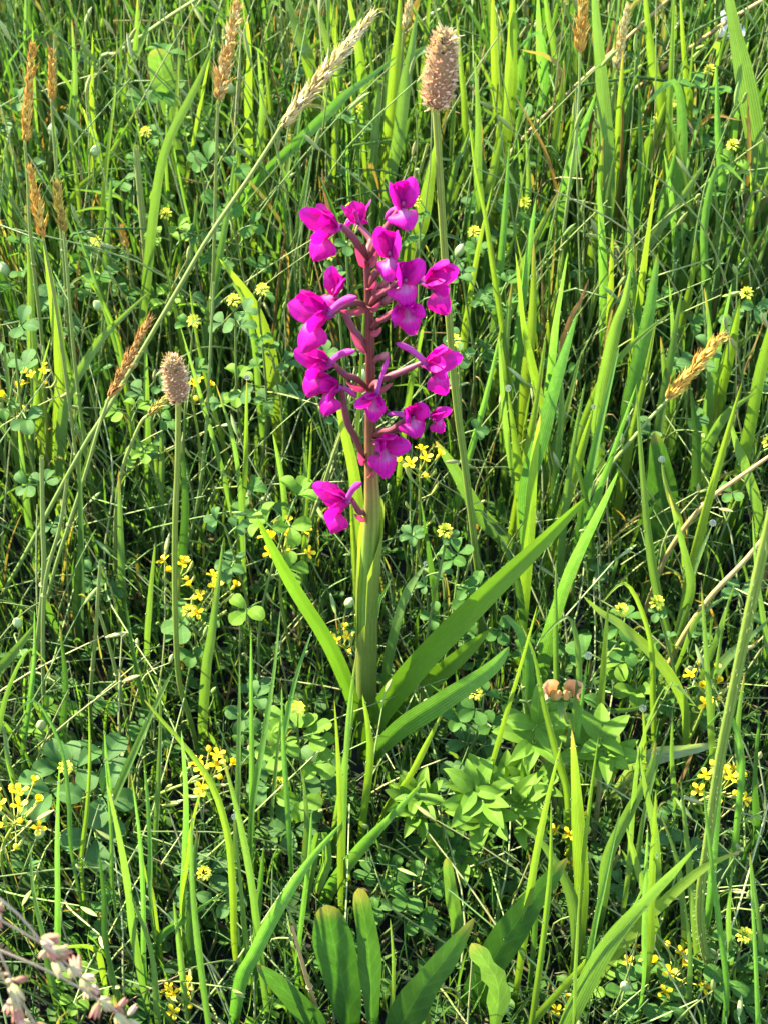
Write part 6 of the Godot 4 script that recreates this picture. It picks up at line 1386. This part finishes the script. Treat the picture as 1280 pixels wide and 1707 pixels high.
	cress(V(.0831,0,.0639), V(.0697,.055,.0629), .0073, 5, 1, "yellow cress half hidden by the broad lime blade under the birdsfoot")
	cress(V(.0733,0,.0662), V(.0688,.03,.0613), .0038, 3, 1, "few yellow cress blooms low beside the broad lime blade's foot")
	cress(V(.1066,0,.1118), V(.0995,.04,.1033), .0106, 11, 4, "yellow cress cluster at the thick hairy stem's foot")
	cress(V(.0927,0,.1014), V(.0886,.03,.0951), .0042, 3, 1, "pair of yellow cress blooms over the wide leaning blade")
	cress(V(.068,0,.1159), V(.0643,.025,.1098), .0037, 3, 0, "single small yellow cress bloom in deep shade beneath the lime blade")
	clover(V(-.0994,0,-.256), V(-.0922,.135,-.2708), .0096, 5, 0, 1.0, 0, "tall dull green clover sprig to the left of the frayed seed head")
	clover(V(-.089,0,-.211), V(-.1061,.115,-.2144), .007, 4, 0, 1.0, 0, "tall dull green clover sprig to the right of the short plump golden head")
	clover(V(-.0555,0,-.1759), V(-.0594,.145,-.1842), .0081, 7, 0, 1.0, 0, "tall dull green clover sprig beside the tall bright clover")
	clover(V(-.1007,0,-.1685), V(-.1153,.105,-.1764), .0076, 4, 1, 1.0, 0, "tall dull green clover sprig with yellow head in front of the short plump golden head")
	clover(V(-.094,0,-.2278), V(-.099,.115,-.2432), .0067, 4, 1, 1.0, 0, "tall dull green clover sprig with yellow head to the left of the tall bright clover")
	clover(V(-.0851,0,-.1702), V(-.0817,.115,-.1853), .0071, 5, 1, 1.0, 1, "tall bright green clover sprig with yellow head to the left of the tall bright clover")
	clover(V(-.1702,0,-.2631), V(-.1587,.125,-.2581), .0078, 4, 0, 1.0, 2, "tall bluish green clover sprig beside the long golden seed head")
	clover(V(.0873,0,-.2674), V(.0715,.125,-.2604), .0081, 3, 0, 1.0, 2, "tall bluish green clover sprig in front of the stubby golden head")
	clover(V(.0557,0,-.3412), V(.0693,.125,-.3371), .0104, 3, 0, 1.0, 2, "tall bluish green clover sprig to the left of the stubby golden head")
	clover(V(.1266,0,-.2298), V(.1431,.145,-.2358), .0088, 6, 1, 1.0, 0, "tall dull green clover sprig with yellow head in front of the white flower")
	clover(V(.144,0,-.2034), V(.138,.115,-.2017), .0073, 3, 0, 1.0, 0, "tall dull green clover sprig in front of the white flower")
	clover(V(-.0629,0,-.1757), V(-.0665,.115,-.1813), .0062, 4, 0, 1.0, 2, "tall bluish green clover sprig in front of the tall bright clover")
	clover(V(-.0432,0,-.1099), V(-.0486,.135,-.1077), .0062, 5, 1, 1.0, 2, "tall bluish green clover sprig with yellow head to the left of the orchid's left-hand flowers")
	clover(V(-.127,0,-.1861), V(-.1244,.095,-.1952), .007, 4, 0, 1.0, 0, "tall dull green clover sprig in front of the short plump golden head")
	clover(V(.0363,0,-.148), V(.0362,.125,-.1417), .0062, 5, 0, 1.0, 2, "tall bluish green clover sprig behind the orchid's right-hand flowers")
	clover(V(.0574,0,-.1515), V(.0532,.105,-.1552), .0072, 5, 0, 1.0, 0, "tall dull green clover sprig to the right of the orchid's right-hand flowers")
	clover(V(.043,0,-.1636), V(.0449,.115,-.1714), .0057, 4, 1, 1.0, 0, "tall dull green clover sprig with yellow head to the right of the orchid's topmost flower")
	clover(V(.0449,0,-.0715), V(.0327,.135,-.0854), .0049, 3, 1, 1.0, 2, "tall bluish green clover sprig with yellow head beside the orchid's right-hand flowers")
	clover(V(.1103,0,-.114), V(.1244,.115,-.1062), .0068, 5, 0, 1.0, 2, "tall bluish green clover sprig beside the golden head amid broad blades")
	clover(V(.1395,0,-.1084), V(.1444,.125,-.122), .007, 3, 1, 1.0, 2, "tall bluish green clover sprig with yellow head behind the pinkish dry leaf")
	clover(V(.151,0,-.2114), V(.1506,.135,-.2008), .0072, 3, 1, 1.0, 1, "tall bright green clover sprig with yellow head in front of the white flower")
	clover(V(.077,0,.0014), V(.0921,.072,-.01), .0074, 6, 1, 1.0, 0, "tall dull green clover sprig with yellow head beside the clover under a green blade")
	clover(V(.0815,0,.0068), V(.0966,.057,-.0053), .0079, 5, 0, 1.0, 1, "low bright green clover sprig beside the clover under a green blade")
	clover(V(.1054,0,.0121), V(.0999,.092,-.001), .0038, 2, 1, 1.0, 2, "tall bluish green clover sprig with yellow head to the right of the salmon pea flowers")
	clover(V(.1167,0,.0193), V(.1039,.047,-.0006), .0062, 4, 1, 1.0, 0, "low dull green clover sprig with yellow head to the right of the salmon pea flowers")
	clover(V(.0216,0,-.0099), V(.0327,.087,-.0293), .0063, 5, 0, 1.0, 0, "tall dull green clover sprig to the left of the orchid's long glossy leaf")
	clover(V(.0192,0,.0035), V(.0268,.12,-.0104), .0036, 2, 1, 1.0, 2, "tall bluish green clover sprig with yellow head to the right of the orchid's green stem")
	clover(V(.0452,0,-.014), V(.0385,.072,-.025), .0061, 4, 0, 1.0, 0, "tall dull green clover sprig to the right of the orchid's green stem")
	clover(V(.0239,0,.0238), V(.0395,.072,.0245), .0067, 5, 1, 1.0, 0, "tall dull green clover sprig with yellow head to the left of the salmon pea flowers")
	clover(V(.0258,0,.0378), V(.0381,.039,.0211), .0075, 6, 0, 1.0, 2, "low bluish green clover sprig behind the birdsfoot leaf rosette")
	clover(V(-.0285,0,.0108), V(-.0431,.052,.0082), .0071, 3, 0, 1.0, 2, "low bluish green clover sprig to the left of the spoon-leaved clover")
	clover(V(-.0568,0,.0854), V(-.0569,.034,.068), .0076, 6, 1, 1.0, 2, "low bluish green clover sprig with yellow head in front of the many-podded cress")
	clover(V(-.0812,0,.0899), V(-.0845,.034,.0822), .0058, 4, 0, 1.0, 0, "low dull green clover sprig to the right of the pink panicle")
	clover(V(.0832,0,.0986), V(.0897,.039,.1095), .007, 7, 0, 1.0, 0, "low dull green clover sprig to the right of the toothed hairy leaf")
	clover(V(.1151,0,.1105), V(.1185,.049,.1021), .0073, 5, 1, 1.0, 0, "low dull green clover sprig with yellow head in front of the thick hairy stem")
	clover(V(.1126,0,.0657), V(.1061,.039,.049), .006, 4, 0, 1.0, 2, "low bluish green clover sprig to the left of the thick hairy stem")
	clover(V(-.0519,0,-.0199), V(-.0624,.062,-.0164), .0076, 4, 1, 1.0, 0, "low dull green clover sprig with yellow head to the left of the spoon-leaved clover")
	clover(V(-.0416,0,-.0097), V(-.0253,.12,-.0252), .0073, 5, 0, 1.0, 1, "tall bright green clover sprig to the left of the orchid's lowest flower")
	clover(V(-.1228,0,-.0786), V(-.1248,.145,-.0852), .0072, 4, 0, 1.0, 2, "tall bluish green clover sprig to the left of the rusty slanting seed head")
	clover(V(-.1445,0,-.1003), V(-.1356,.105,-.1054), .0062, 3, 0, 1.0, 0, "tall dull green clover sprig to the left of the rusty slanting seed head")
	clover(V(-.0031,0,-.1204), V(-.0116,.145,-.1203), .0051, 3, 1, 1.0, 2, "tall bluish green clover sprig with yellow head behind the orchid's left-hand flowers")
	clover(V(.0093,0,-.1275), V(-.0084,.155,-.134), .0052, 4, 1, 1.0, 2, "tall bluish green clover sprig with yellow head to the left of the orchid's topmost flower")
	clover(V(-.0105,0,-.2512), V(-.0044,.125,-.2418), .0066, 4, 1, 1.0, 2, "tall bluish green clover sprig with yellow head in front of the pale slanting seed head")
	clover(V(-.0535,0,-.1138), V(-.0418,.125,-.1255), .0049, 3, 1, 1.0, 0, "tall dull green clover sprig with yellow head to the left of the orchid's left-hand flowers")
	clover(V(-.0705,0,-.089), V(-.0632,.135,-.0935), .0047, 3, 1, 1.0, 0, "tall dull green clover sprig with yellow head behind the small plantain head")
	clover(V(-.0785,0,-.09), V(-.0835,.095,-.1094), .0062, 4, 0, 1.0, 2, "tall bluish green clover sprig beside the small plantain head")
	clover(V(-.0745,0,-.0691), V(-.0899,.105,-.0857), .0063, 4, 0, 1.0, 1, "tall bright green clover sprig in front of the rusty slanting seed head")
	clover(V(-.035,0,-.0636), V(-.0439,.085,-.0587), .0062, 4, 0, 1.0, 0, "tall dull green clover sprig behind the cress under the orchid")
	clover(V(-.0463,0,-.0361), V(-.0505,.095,-.0379), .0053, 4, 0, 1.0, 2, "tall bluish green clover sprig to the left of the cress under the orchid")
	clover(V(-.057,0,-.1199), V(-.0521,.095,-.1094), .0062, 4, 0, 1.0, 1, "tall bright green clover sprig to the right of the small plantain head")
	clover(V(-.0477,0,-.1178), V(-.0379,.095,-.1267), .0063, 4, 0, 1.0, 2, "tall bluish green clover sprig to the left of the orchid's left-hand flowers")
	clover(V(.0496,0,-.0171), V(.0656,.042,-.0233), .0056, 3, 0, 1.0, 0, "low dull green clover sprig behind the salmon pea flowers")
	clover(V(.0761,0,-.0624), V(.0902,.047,-.0618), .0058, 3, 0, 1.0, 2, "low bluish green clover sprig behind the clover under a green blade")
	clover(V(.14,0,-.0678), V(.1431,.105,-.0654), .0055, 2, 1, 1.0, 0, "tall dull green clover sprig with yellow head to the right of the pinkish dry leaf")
	clover(V(.117,0,-.2421), V(.1276,.115,-.2501), .0068, 3, 1, 1.0, 0, "tall dull green clover sprig with yellow head in front of the stubby golden head")
	clover(V(.1219,0,-.2626), V(.1342,.125,-.2511), .0063, 3, 1, 1.0, 2, "tall bluish green clover sprig with yellow head in front of the white flower")
	clover(V(.076,0,-.2024), V(.0685,.105,-.2049), .0064, 3, 1, 1.0, 0, "tall dull green clover sprig with yellow head behind the orchid's right-hand flowers")
	clover(V(.0251,0,-.1506), V(.0202,.135,-.1664), .0047, 3, 1, 1.0, 0, "tall dull green clover sprig with yellow head beside the orchid's topmost flower")
	clover(V(-.1309,0,-.167), V(-.1274,.095,-.1635), .0071, 4, 0, 1.0, 2, "tall bluish green clover sprig in front of the short plump golden head")
	clover(V(-.1613,0,-.1641), V(-.1453,.105,-.1784), .0068, 4, 0, 1.0, 0, "tall dull green clover sprig to the left of the short plump golden head")
	clover(V(-.0388,0,-.3032), V(-.0422,.105,-.3097), .0078, 4, 0, 1.0, 2, "tall bluish green clover sprig to the left of the pale slanting seed head")
	clover(V(-.1044,0,.0166), V(-.1201,.042,.0051), .0063, 3, 0, 1.0, 1, "low bright green clover sprig behind the large grey clover")
	clover(V(-.0919,0,-.0025), V(-.0799,.029,.0095), .0059, 3, 0, 1.0, 0, "low dull green clover sprig to the left of the many-podded cress")
	clover(V(-.0406,0,.0163), V(-.0418,.034,.0153), .0061, 3, 0, 1.0, 0, "low dull green clover sprig to the left of the spoon-leaved clover")
	clover(V(-.0224,0,.102), V(-.0101,.024,.0848), .0052, 4, 0, 1.0, 0, "low dull green clover sprig behind the broad dark rosette leaves")
	clover(V(.0005,0,.078), V(.0181,.034,.0724), .0068, 5, 0, 1.0, 0, "low dull green clover sprig in front of the birdsfoot leaf rosette")
	clover(V(-.0069,0,.0601), V(.006,.034,.0657), .0058, 4, 0, 1.0, 0, "low dull green clover sprig to the left of the birdsfoot leaf rosette")
	clover(V(.0828,0,.102), V(.0776,.024,.0933), .0055, 4, 0, 1.0, 1, "low bright green clover sprig to the right of the toothed hairy leaf")
	clover(V(.1275,0,.0571), V(.1162,.034,.0635), .006, 3, 0, 1.0, 2, "low bluish green clover sprig in front of the thick hairy stem")
	clover(V(.1227,0,-.0209), V(.1384,.062,-.0289), .0063, 3, 0, 1.0, 2, "low bluish green clover sprig to the right of the clover under a green blade")
	clover(V(-.1163,0,-.0796), V(-.124,.085,-.0678), .006, 3, 0, 1.0, 2, "tall bluish green clover sprig in front of the rusty slanting seed head")
	clover(V(-.0951,0,-.0457), V(-.1039,.052,-.0486), .0061, 3, 0, 1.0, 2, "low bluish green clover sprig to the left of the cress under the orchid")
	clover(V(.0408,0,-.1956), V(.0525,.105,-.2155), .0065, 4, 0, 1.0, 2, "tall bluish green clover sprig to the right of the orchid's topmost flower")
	clover(V(.0903,0,-.2146), V(.0999,.085,-.2039), .0075, 3, 0, 1.0, 2, "tall bluish green clover sprig to the left of the golden head amid broad blades")
	clover(V(-.005,0,-.097), V(-.0191,.115,-.1146), .0057, 3, 0, 1.0, 2, "tall bluish green clover sprig beside the orchid's left-hand flowers")
	clover(V(.0242,0,-.0386), V(.0166,.095,-.0351), .0052, 3, 0, 1.0, 2, "tall bluish green clover sprig in front of the cress between two fine stems")
	clover(V(-.0725,0,-.2647), V(-.079,.105,-.2747), .007, 4, 0, 1.0, 1, "tall bright green clover sprig behind the tall bright clover")
	clover(V(-.128,0,-.2496), V(-.145,.095,-.2471), .007, 3, 0, 1.0, 1, "tall bright green clover sprig behind the short plump golden head")
	clover(V(.1384,0,-.3367), V(.1534,.115,-.341), .0091, 4, 1, 1.0, 0, "tall dull green clover sprig with yellow head beside the white flower")
	clover(V(.07,0,-.1387), V(.0786,.085,-.1343), .0064, 3, 0, 1.0, 0, "tall dull green clover sprig to the left of the golden head amid broad blades")
	clover(V(.1401,0,-.1478), V(.1241,.095,-.1597), .0071, 3, 0, 1.0, 0, "tall dull green clover sprig behind the golden head amid broad blades")
	clover(V(.0778,0,.0706), V(.0889,.034,.0702), .0059, 4, 0, 1.0, 2, "low bluish green clover sprig to the right of the toothed hairy leaf")
	clover(V(-.1027,0,.121), V(-.0933,.029,.1039), .0058, 4, 0, 1.0, 1, "low bright green clover sprig to the right of the pink panicle")
	clover(V(-.0339,0,.1267), V(-.0328,.024,.1118), .0051, 4, 0, 1.0, 1, "low bright green clover sprig to the left of the broad dark rosette leaves")
	clover(V(-.0976,0,.0559), V(-.1047,.054,.0404), .0108, 7, 1, 1.1, 2, "large grey-green clover with round leaflets and one yellow head beside the crowded cress")
	clover(V(-.0259,0,.0388), V(-.0237,.064,.0276), .0078, 9, 1, 1.0, 1, "spoon-leaved bright clover under the orchid, stem rising between two grass blades")
	clover(V(-.0251,0,.0338), V(-.0276,.039,.0359), .0109, 4, 1, 1.0, 2, "flat round-leaved clover in front of the spoon-leaved clover")
	birdsfoot(V(.063,0,.0449), V(.0361,.07,.0606), .0123, 10, 1, "birdsfoot shoot ending in a starry rosette of pointed leaflets")
	birdsfoot(V(.0704,0,.035), V(.0546,.075,.0386), .0145, 3, 1, "birdsfoot shoot with three large upright lime leaflets below the salmon flowers")
	birdsfoot(V(.0819,0,.0424), V(.077,.075,.0432), .0121, 4, 1, "birdsfoot shoot with pointed leaflets beside the salmon flowers' drooping leaf")
	birdsfoot(V(.0235,0,.0473), V(.0162,.05,.0485), .0112, 5, 1, "leafy birdsfoot shoot in front of the orchid's pale flat leaf")
	birdsfoot(V(.0317,0,.0639), V(.0277,.03,.0567), .0098, 5, 0, "low shaded birdsfoot shoot in front of the starry rosette")
	birdsfoot(V(.0607,0,.0473), V(.0541,.06,.0488), .0094, 4, 1, "birdsfoot shoot filling the gap between rosette and broad lime blade")
	pea_flowers(V(.0755,0,.04), V(.0624,.1,.0381), .0062, "salmon-pink birdsfoot flowers, two hooded blooms on one stalk above pointed leaflets")
	broad_leaf("spoon", "d", [V(-.0042,-.002,.1159), V(-.0047,.0196,.1159), V(-.0065,.0554,.1159), V(-.0087,.0837,.1159), V(-.01,.1066,.1159)], .0123, .12, 0.00, "broad round-tipped dark leaf, largest of the rosette in front of the orchid")
	broad_leaf("spoon", "d", [V(.0027,-.002,.1179), V(.0025,.0244,.1179), V(.002,.0599,.1179), V(.0012,.0916,.1179), V(-.001,.1202,.1179)], .0069, .15, 0.20, "narrower dark leaf upright beside the broad round-tipped leaf")
	broad_leaf("lance", "d", [V(.0069,-.002,.1219), V(.0098,.0293,.1219), V(.0159,.0604,.1219), V(.0233,.0847,.1219), V(.0308,.1107,.1219)], .0104, .12, -0.20, "broad dark leaf leaning towards the toothed hairy leaf")
	broad_leaf("lance", "d", [V(-.0103,-.002,.1179), V(-.015,.0281,.1179), V(-.025,.0578,.1179), V(-.0317,.073,.1179)], .0073, .15, 0.30, "dark leaf slanting away under the low pale grass blade")
	broad_leaf("strap", "g", [V(.0322,-.002,.0864), V(.0301,.0338,.0864), V(.0274,.0566,.0864), V(.0252,.0797,.0864)], .0044, .2, 0.00, "dull strap leaf dropping below the starry birdsfoot rosette")
	broad_leaf("lobed", "g", [V(.0412,-.002,.1179), V(.0411,.022,.1179), V(.0407,.0556,.1179), V(.0366,.0722,.1179), V(.0312,.0871,.1179)], .0086, .2, 0.10, "toothed hairy pale leaf standing by the dark rosette")
	broad_leaf("lance", "d", [V(.0344,-.002,.1035), V(.0372,.0282,.1035), V(.0439,.0623,.1035), V(.0511,.0893,.1035), V(.0579,.1107,.1035)], .0103, .1, -0.20, "wide dark leaf in shade behind the leaning lime blade")
	broad_leaf("lance", "p", [V(.0855,-.002,.03), V(.093,.0373,.03), V(.0979,.0482,.03), V(.1097,.0528,.03), V(.1205,.0565,.03)], .0081, .2, 0.20, "pale greyish leaf lying flat beside the thick hairy stem")
	broad_leaf("spoon", "g", [V(-.0845,-.002,-.264), V(-.0892,.1151,-.264), V(-.0907,.1332,-.264), V(-.0917,.1478,-.264)], .0119, .15, 0.10, "broad toothed pale leaf standing among clover behind the bright clover")
	broad_leaf("strap", "g", [V(-.0236,-.002,.073), V(-.015,.0689,.073), V(-.0125,.0554,.073), V(-.0156,.0393,.073), V(-.0167,.031,.073)], .0041, .7, 0.10, "bent brown-edged leaf folded over in front of the orchid")
	broad_leaf("lance", "d", [V(.1169,-.002,-.0752), V(.1148,.0423,-.0752), V(.1111,.0771,-.0752), V(.1054,.1029,-.0752)], .014, .1, 0.00, "wide dim leaf deep in the grass behind the dewy tapering blade")
	hairy_stem([V(.1174,-.002,.1035), V(.1133,.0282,.1035), V(.1056,.0541,.1035), V(.0995,.0856,.1035), V(.0963,.1208,.1035), V(.0925,.1636,.1035), V(.0894,.219,.1035), V(.0885,.2363,.1035), V(.0876,.2599,.1035)], .0027, "thick hairy yellow-green stem rising past the dense yellow cress")
	white_flower(V(.1899,0,-.3596), V(.1593,.12,-.3162), .009, "small white half-open flower on a thin stem at the straw culm")
	capsule(V(-.0722,0,-.2611), V(-.0607,.12,-.2717), .0031, "pale drooping seed capsule beside the frayed seed head")
	capsule(V(-.1342,0,-.206), V(-.1173,.12,-.2238), .0029, "pale bud on a stem beside the bright narrow blades")
	capsule(V(-.1504,0,-.2414), V(-.1362,.12,-.2371), .003, "pale capsule on a stalk beside the short tawny head")
	capsule(V(-.1225,0,-.128), V(-.1067,.1,-.1463), .0027, "greenish white capsule over the arching blade")
	capsule(V(-.0138,0,-.0206), V(-.0076,.07,-.0192), .0024, "white capsule pressed against the orchid's green stem")
	capsule(V(-.1416,0,-.0142), V(-.1228,.07,-.0102), .0024, "paired pale capsule over the field of fine grass by the cress")
	capsule(V(-.1448,0,-.1697), V(-.1525,.09,-.1805), .0029, "whitish bud low beside the lime blades")
	capsule(V(.1282,0,-.2863), V(.1203,.1,-.2997), .0033, "slim pale capsule beneath the faded pinkish head")
	capsule(V(-.1266,0,.0727), V(-.1093,.05,.0629), .0023, "white spoon-shaped bud below the crowded cress")
	capsule(V(.0763,0,.1263), V(.0818,.04,.1109), .0022, "white plump bud over the low clover near the hairy stem")
	capsule(V(.058,0,.1317), V(.0453,.03,.1144), .0022, "white bud in the shade under the lime blade")
	capsule(V(-.1318,0,-.1852), V(-.1145,.08,-.2019), .003, "pale capsule between two thin stalks left of the tall blade")
	capsule(V(.0969,0,-.3372), V(.0804,.1,-.3558), .0035, "pale star-shaped capsule behind the dewy blade")
	capsule(V(.1136,0,-.2359), V(.1293,.09,-.236), .0031, "pale capsule beside the slanting mid green blade")
	capsule(V(.0205,0,-.1849), V(.036,.1,-.1807), .0028, "whitish capsule behind the orchid's upper flowers")
	capsule(V(-.1032,0,.0282), V(-.1171,.04,.0129), .0025, "pale capsule standing by the large grey clover")
	capsule(V(.0022,0,-.0885), V(-.0032,.1,-.1041), .0025, "slim white capsule behind the orchid's stem")
	panicle(V(-.0872,0,.2455), V(-.0675,.255,.1861), "pinkish cream grass panicle, loose and feathery, nearest of all the seed heads")
	dew(V(-.0395,.152,-.0511), .0009, "clear dew drop on a blade tip to the right of the small plantain head")
	dew(V(.0202,.0995,-.0144), .0009, "clear dew drop on a blade tip to the right of the orchid's green stem")
	dew(V(-.0672,.09,.0897), .0009, "clear dew drop on a blade tip to the left of the many-podded cress")
	dew(V(-.0355,.125,.099), .0009, "clear dew drop on a blade tip to the right of the many-podded cress")
	dew(V(.0825,.1121,.104), .0009, "clear dew drop on a blade tip in front of the thick hairy stem")
	dew(V(.1203,.1021,-.0305), .0012, "clear dew drop on a blade tip in front of the pinkish dry leaf")
	dew(V(.0897,.0885,.0378), .0012, "clear dew drop on a blade tip in front of the clover under a green blade")
	dew(V(.0669,.1303,.0475), .0012, "clear dew drop on a blade tip to the right of the salmon pea flowers")
	dew(V(.0491,.1334,-.0654), .0012, "clear dew drop on a blade tip to the right of the orchid's right-hand flowers")
	dew(V(.0824,.1111,-.0794), .0009, "clear dew drop on a blade tip to the left of the pinkish dry leaf")
	dew(V(.1068,.1004,-.0629), .0012, "clear dew drop on a blade tip in front of the golden head amid broad blades")
	orchid_stem([V(-.0005,-.0029,0), V(-.0003,.0459,0), V(.0003,.0982,0), V(.0022,.1405,0), V(.002,.1677,0), V(.0021,.2066,0), V(.0019,.2284,0), V(.0014,.2408,0), V(.0006,.2467,0)])
	orchid_leaf([V(-.0019,.0014,0), V(-.005,.0393,.002), V(-.0121,.0793,.006), V(-.0232,.1144,.008), V(-.0288,.1362,.01), V(-.0326,.1534,.012)], .0061, .35, 0.25, "slender leaf held out opposite the long glossy leaf, lit through")
	orchid_leaf([V(.0001,.0076,.004), V(.0038,.0405,.008), V(.0163,.0754,.012), V(.0351,.1126,.014), V(.054,.1437,.014), V(.0654,.1664,.016)], .0105, .35, -0.15, "long broad glossy upper leaf")
	orchid_leaf([V(-.0001,-.0062,-.004), V(.006,.0168,-.004), V(.0192,.0403,-.004), V(.034,.0597,-.006), V(.0431,.0712,-.008)], .0102, .25, -0.10, "short dark leaf behind the long glossy leaf")
	orchid_leaf([V(-.0003,.0145,.01), V(.0111,.0657,.03), V(.0248,.1049,.045), V(.0374,.1277,.05), V(.0427,.1388,.05)], .0087, .25, -0.10, "pale dull flat leaf")
	orchid_flower(V(.0106,.2619,.004), V(0.35,0.25,0.85), 0, 0.81, V(.0017,.2408,0), V(.0057,.2525,.0024), V(.0063,.2524,-.004), 1)
	orchid_flower(V(.0079,.2495,.008), V(-0.25,0.15,0.95), 8, 0.85, V(.002,.2326,0), V(.0047,.2426,.0048), V(.006,.2457,0), 1)
	orchid_flower(V(.011,.2433,.011), V(0.4,0.05,0.9), -6, 0.81, V(.0019,.2263,0), V(.0063,.237,.0066), V(.0068,.2351,.0055), 1)
	orchid_flower(V(.017,.2365,.002), V(0.93,-0.05,0.35), -5, 0.95, V(.0021,.2284,0), V(.0105,.2332,.0012), V(.0111,.2375,-.001), 0)
	orchid_flower(V(.0117,.236,.011), V(0.15,-0.2,0.95), 12, 0.71, V(.0022,.2177,0), V(.0068,.2281,.0066), V(.0084,.2225,.0055), 0)
	orchid_flower(V(.0178,.207,.002), V(0.93,-0.08,0.35), -5, 0.95, V(.002,.195,0), V(.0111,.2033,.0012), V(.0093,.2155,.003), 0)
	orchid_flower(V(.0139,.1924,.009), V(0.45,-0.1,0.85), 4, 0.81, V(.0019,.1754,0), V(.0086,.1845,.0054), V(.0069,.1897,.0045), 1)
	orchid_flower(V(.0195,.1907,.006), V(0.85,-0.1,0.5), 4, 0.57, V(.0019,.1741,0), V(.0104,.1827,.0036), V(.0095,.1883,.003), 0)
	orchid_flower(V(.0038,.204,.012), V(-0.25,-0.3,0.92), 0, 0.66, V(.002,.195,0), V(.0043,.2041,.0072), V(.0076,.2178,.01), 0)
	orchid_flower(V(.005,.1855,.012), V(0.45,-0.05,0.9), -10, 0.90, V(.0018,.1598,0), V(.0032,.1738,.0072), V(.0087,.166,.012), 0)
	orchid_flower(V(-.0051,.1511,.003), V(-0.96,-0.22,0.28), 10, 1.09, V(.0007,.14,0), V(-.0019,.1448,.0018), V(-.0001,.1651,.0075), 0)
	orchid_flower(V(-.0094,.2089,.004), V(-0.93,-0.05,0.35), 6, 1.00, V(.0008,.1962,0), V(-.005,.2031,.0024), V(-.0019,.2171,.008), 0)
	orchid_flower(V(-.0068,.2037,.008), V(-0.85,-0.1,0.5), 8, 0.81, V(.0002,.1651,0), V(-.0048,.1876,.0048), V(-.0018,.1978,.006), 0)
	orchid_flower(V(-.0089,.2276,.005), V(-0.93,0.05,0.35), 14, 1.09, V(.0014,.2263,0), V(-.0045,.2293,.003), V(-.0011,.2366,.0085), 0)
	orchid_flower(V(-.0078,.2268,-.004), V(-0.6,0.5,0.5), 0, 0.71, V(.0015,.21,0), V(-.0027,.2161,-.0024), V(-.0071,.2191,-.006), 1)
	orchid_flower(V(-.006,.2552,.003), V(-0.93,-0.05,0.35), 0, 0.95, V(.0014,.2408,0), V(-.0021,.251,.0018), V(-.0027,.2483,-.0025), 0)
	orchid_flower(V(-.0009,.2465,-.01), V(-0.2,0.2,-0.95), 0, 0.66, V(.0014,.2408,0), V(.0025,.2441,-.006), V(-.0018,.2545,-.005), 0)
	orchid_bud(V(.0021,.2284,0), V(.0076,.2385,.003))
	orchid_bud(V(.0021,.2242,0), V(.0084,.2326,.003))
	orchid_bud(V(.0021,.2043,0), V(.0073,.212,.003))
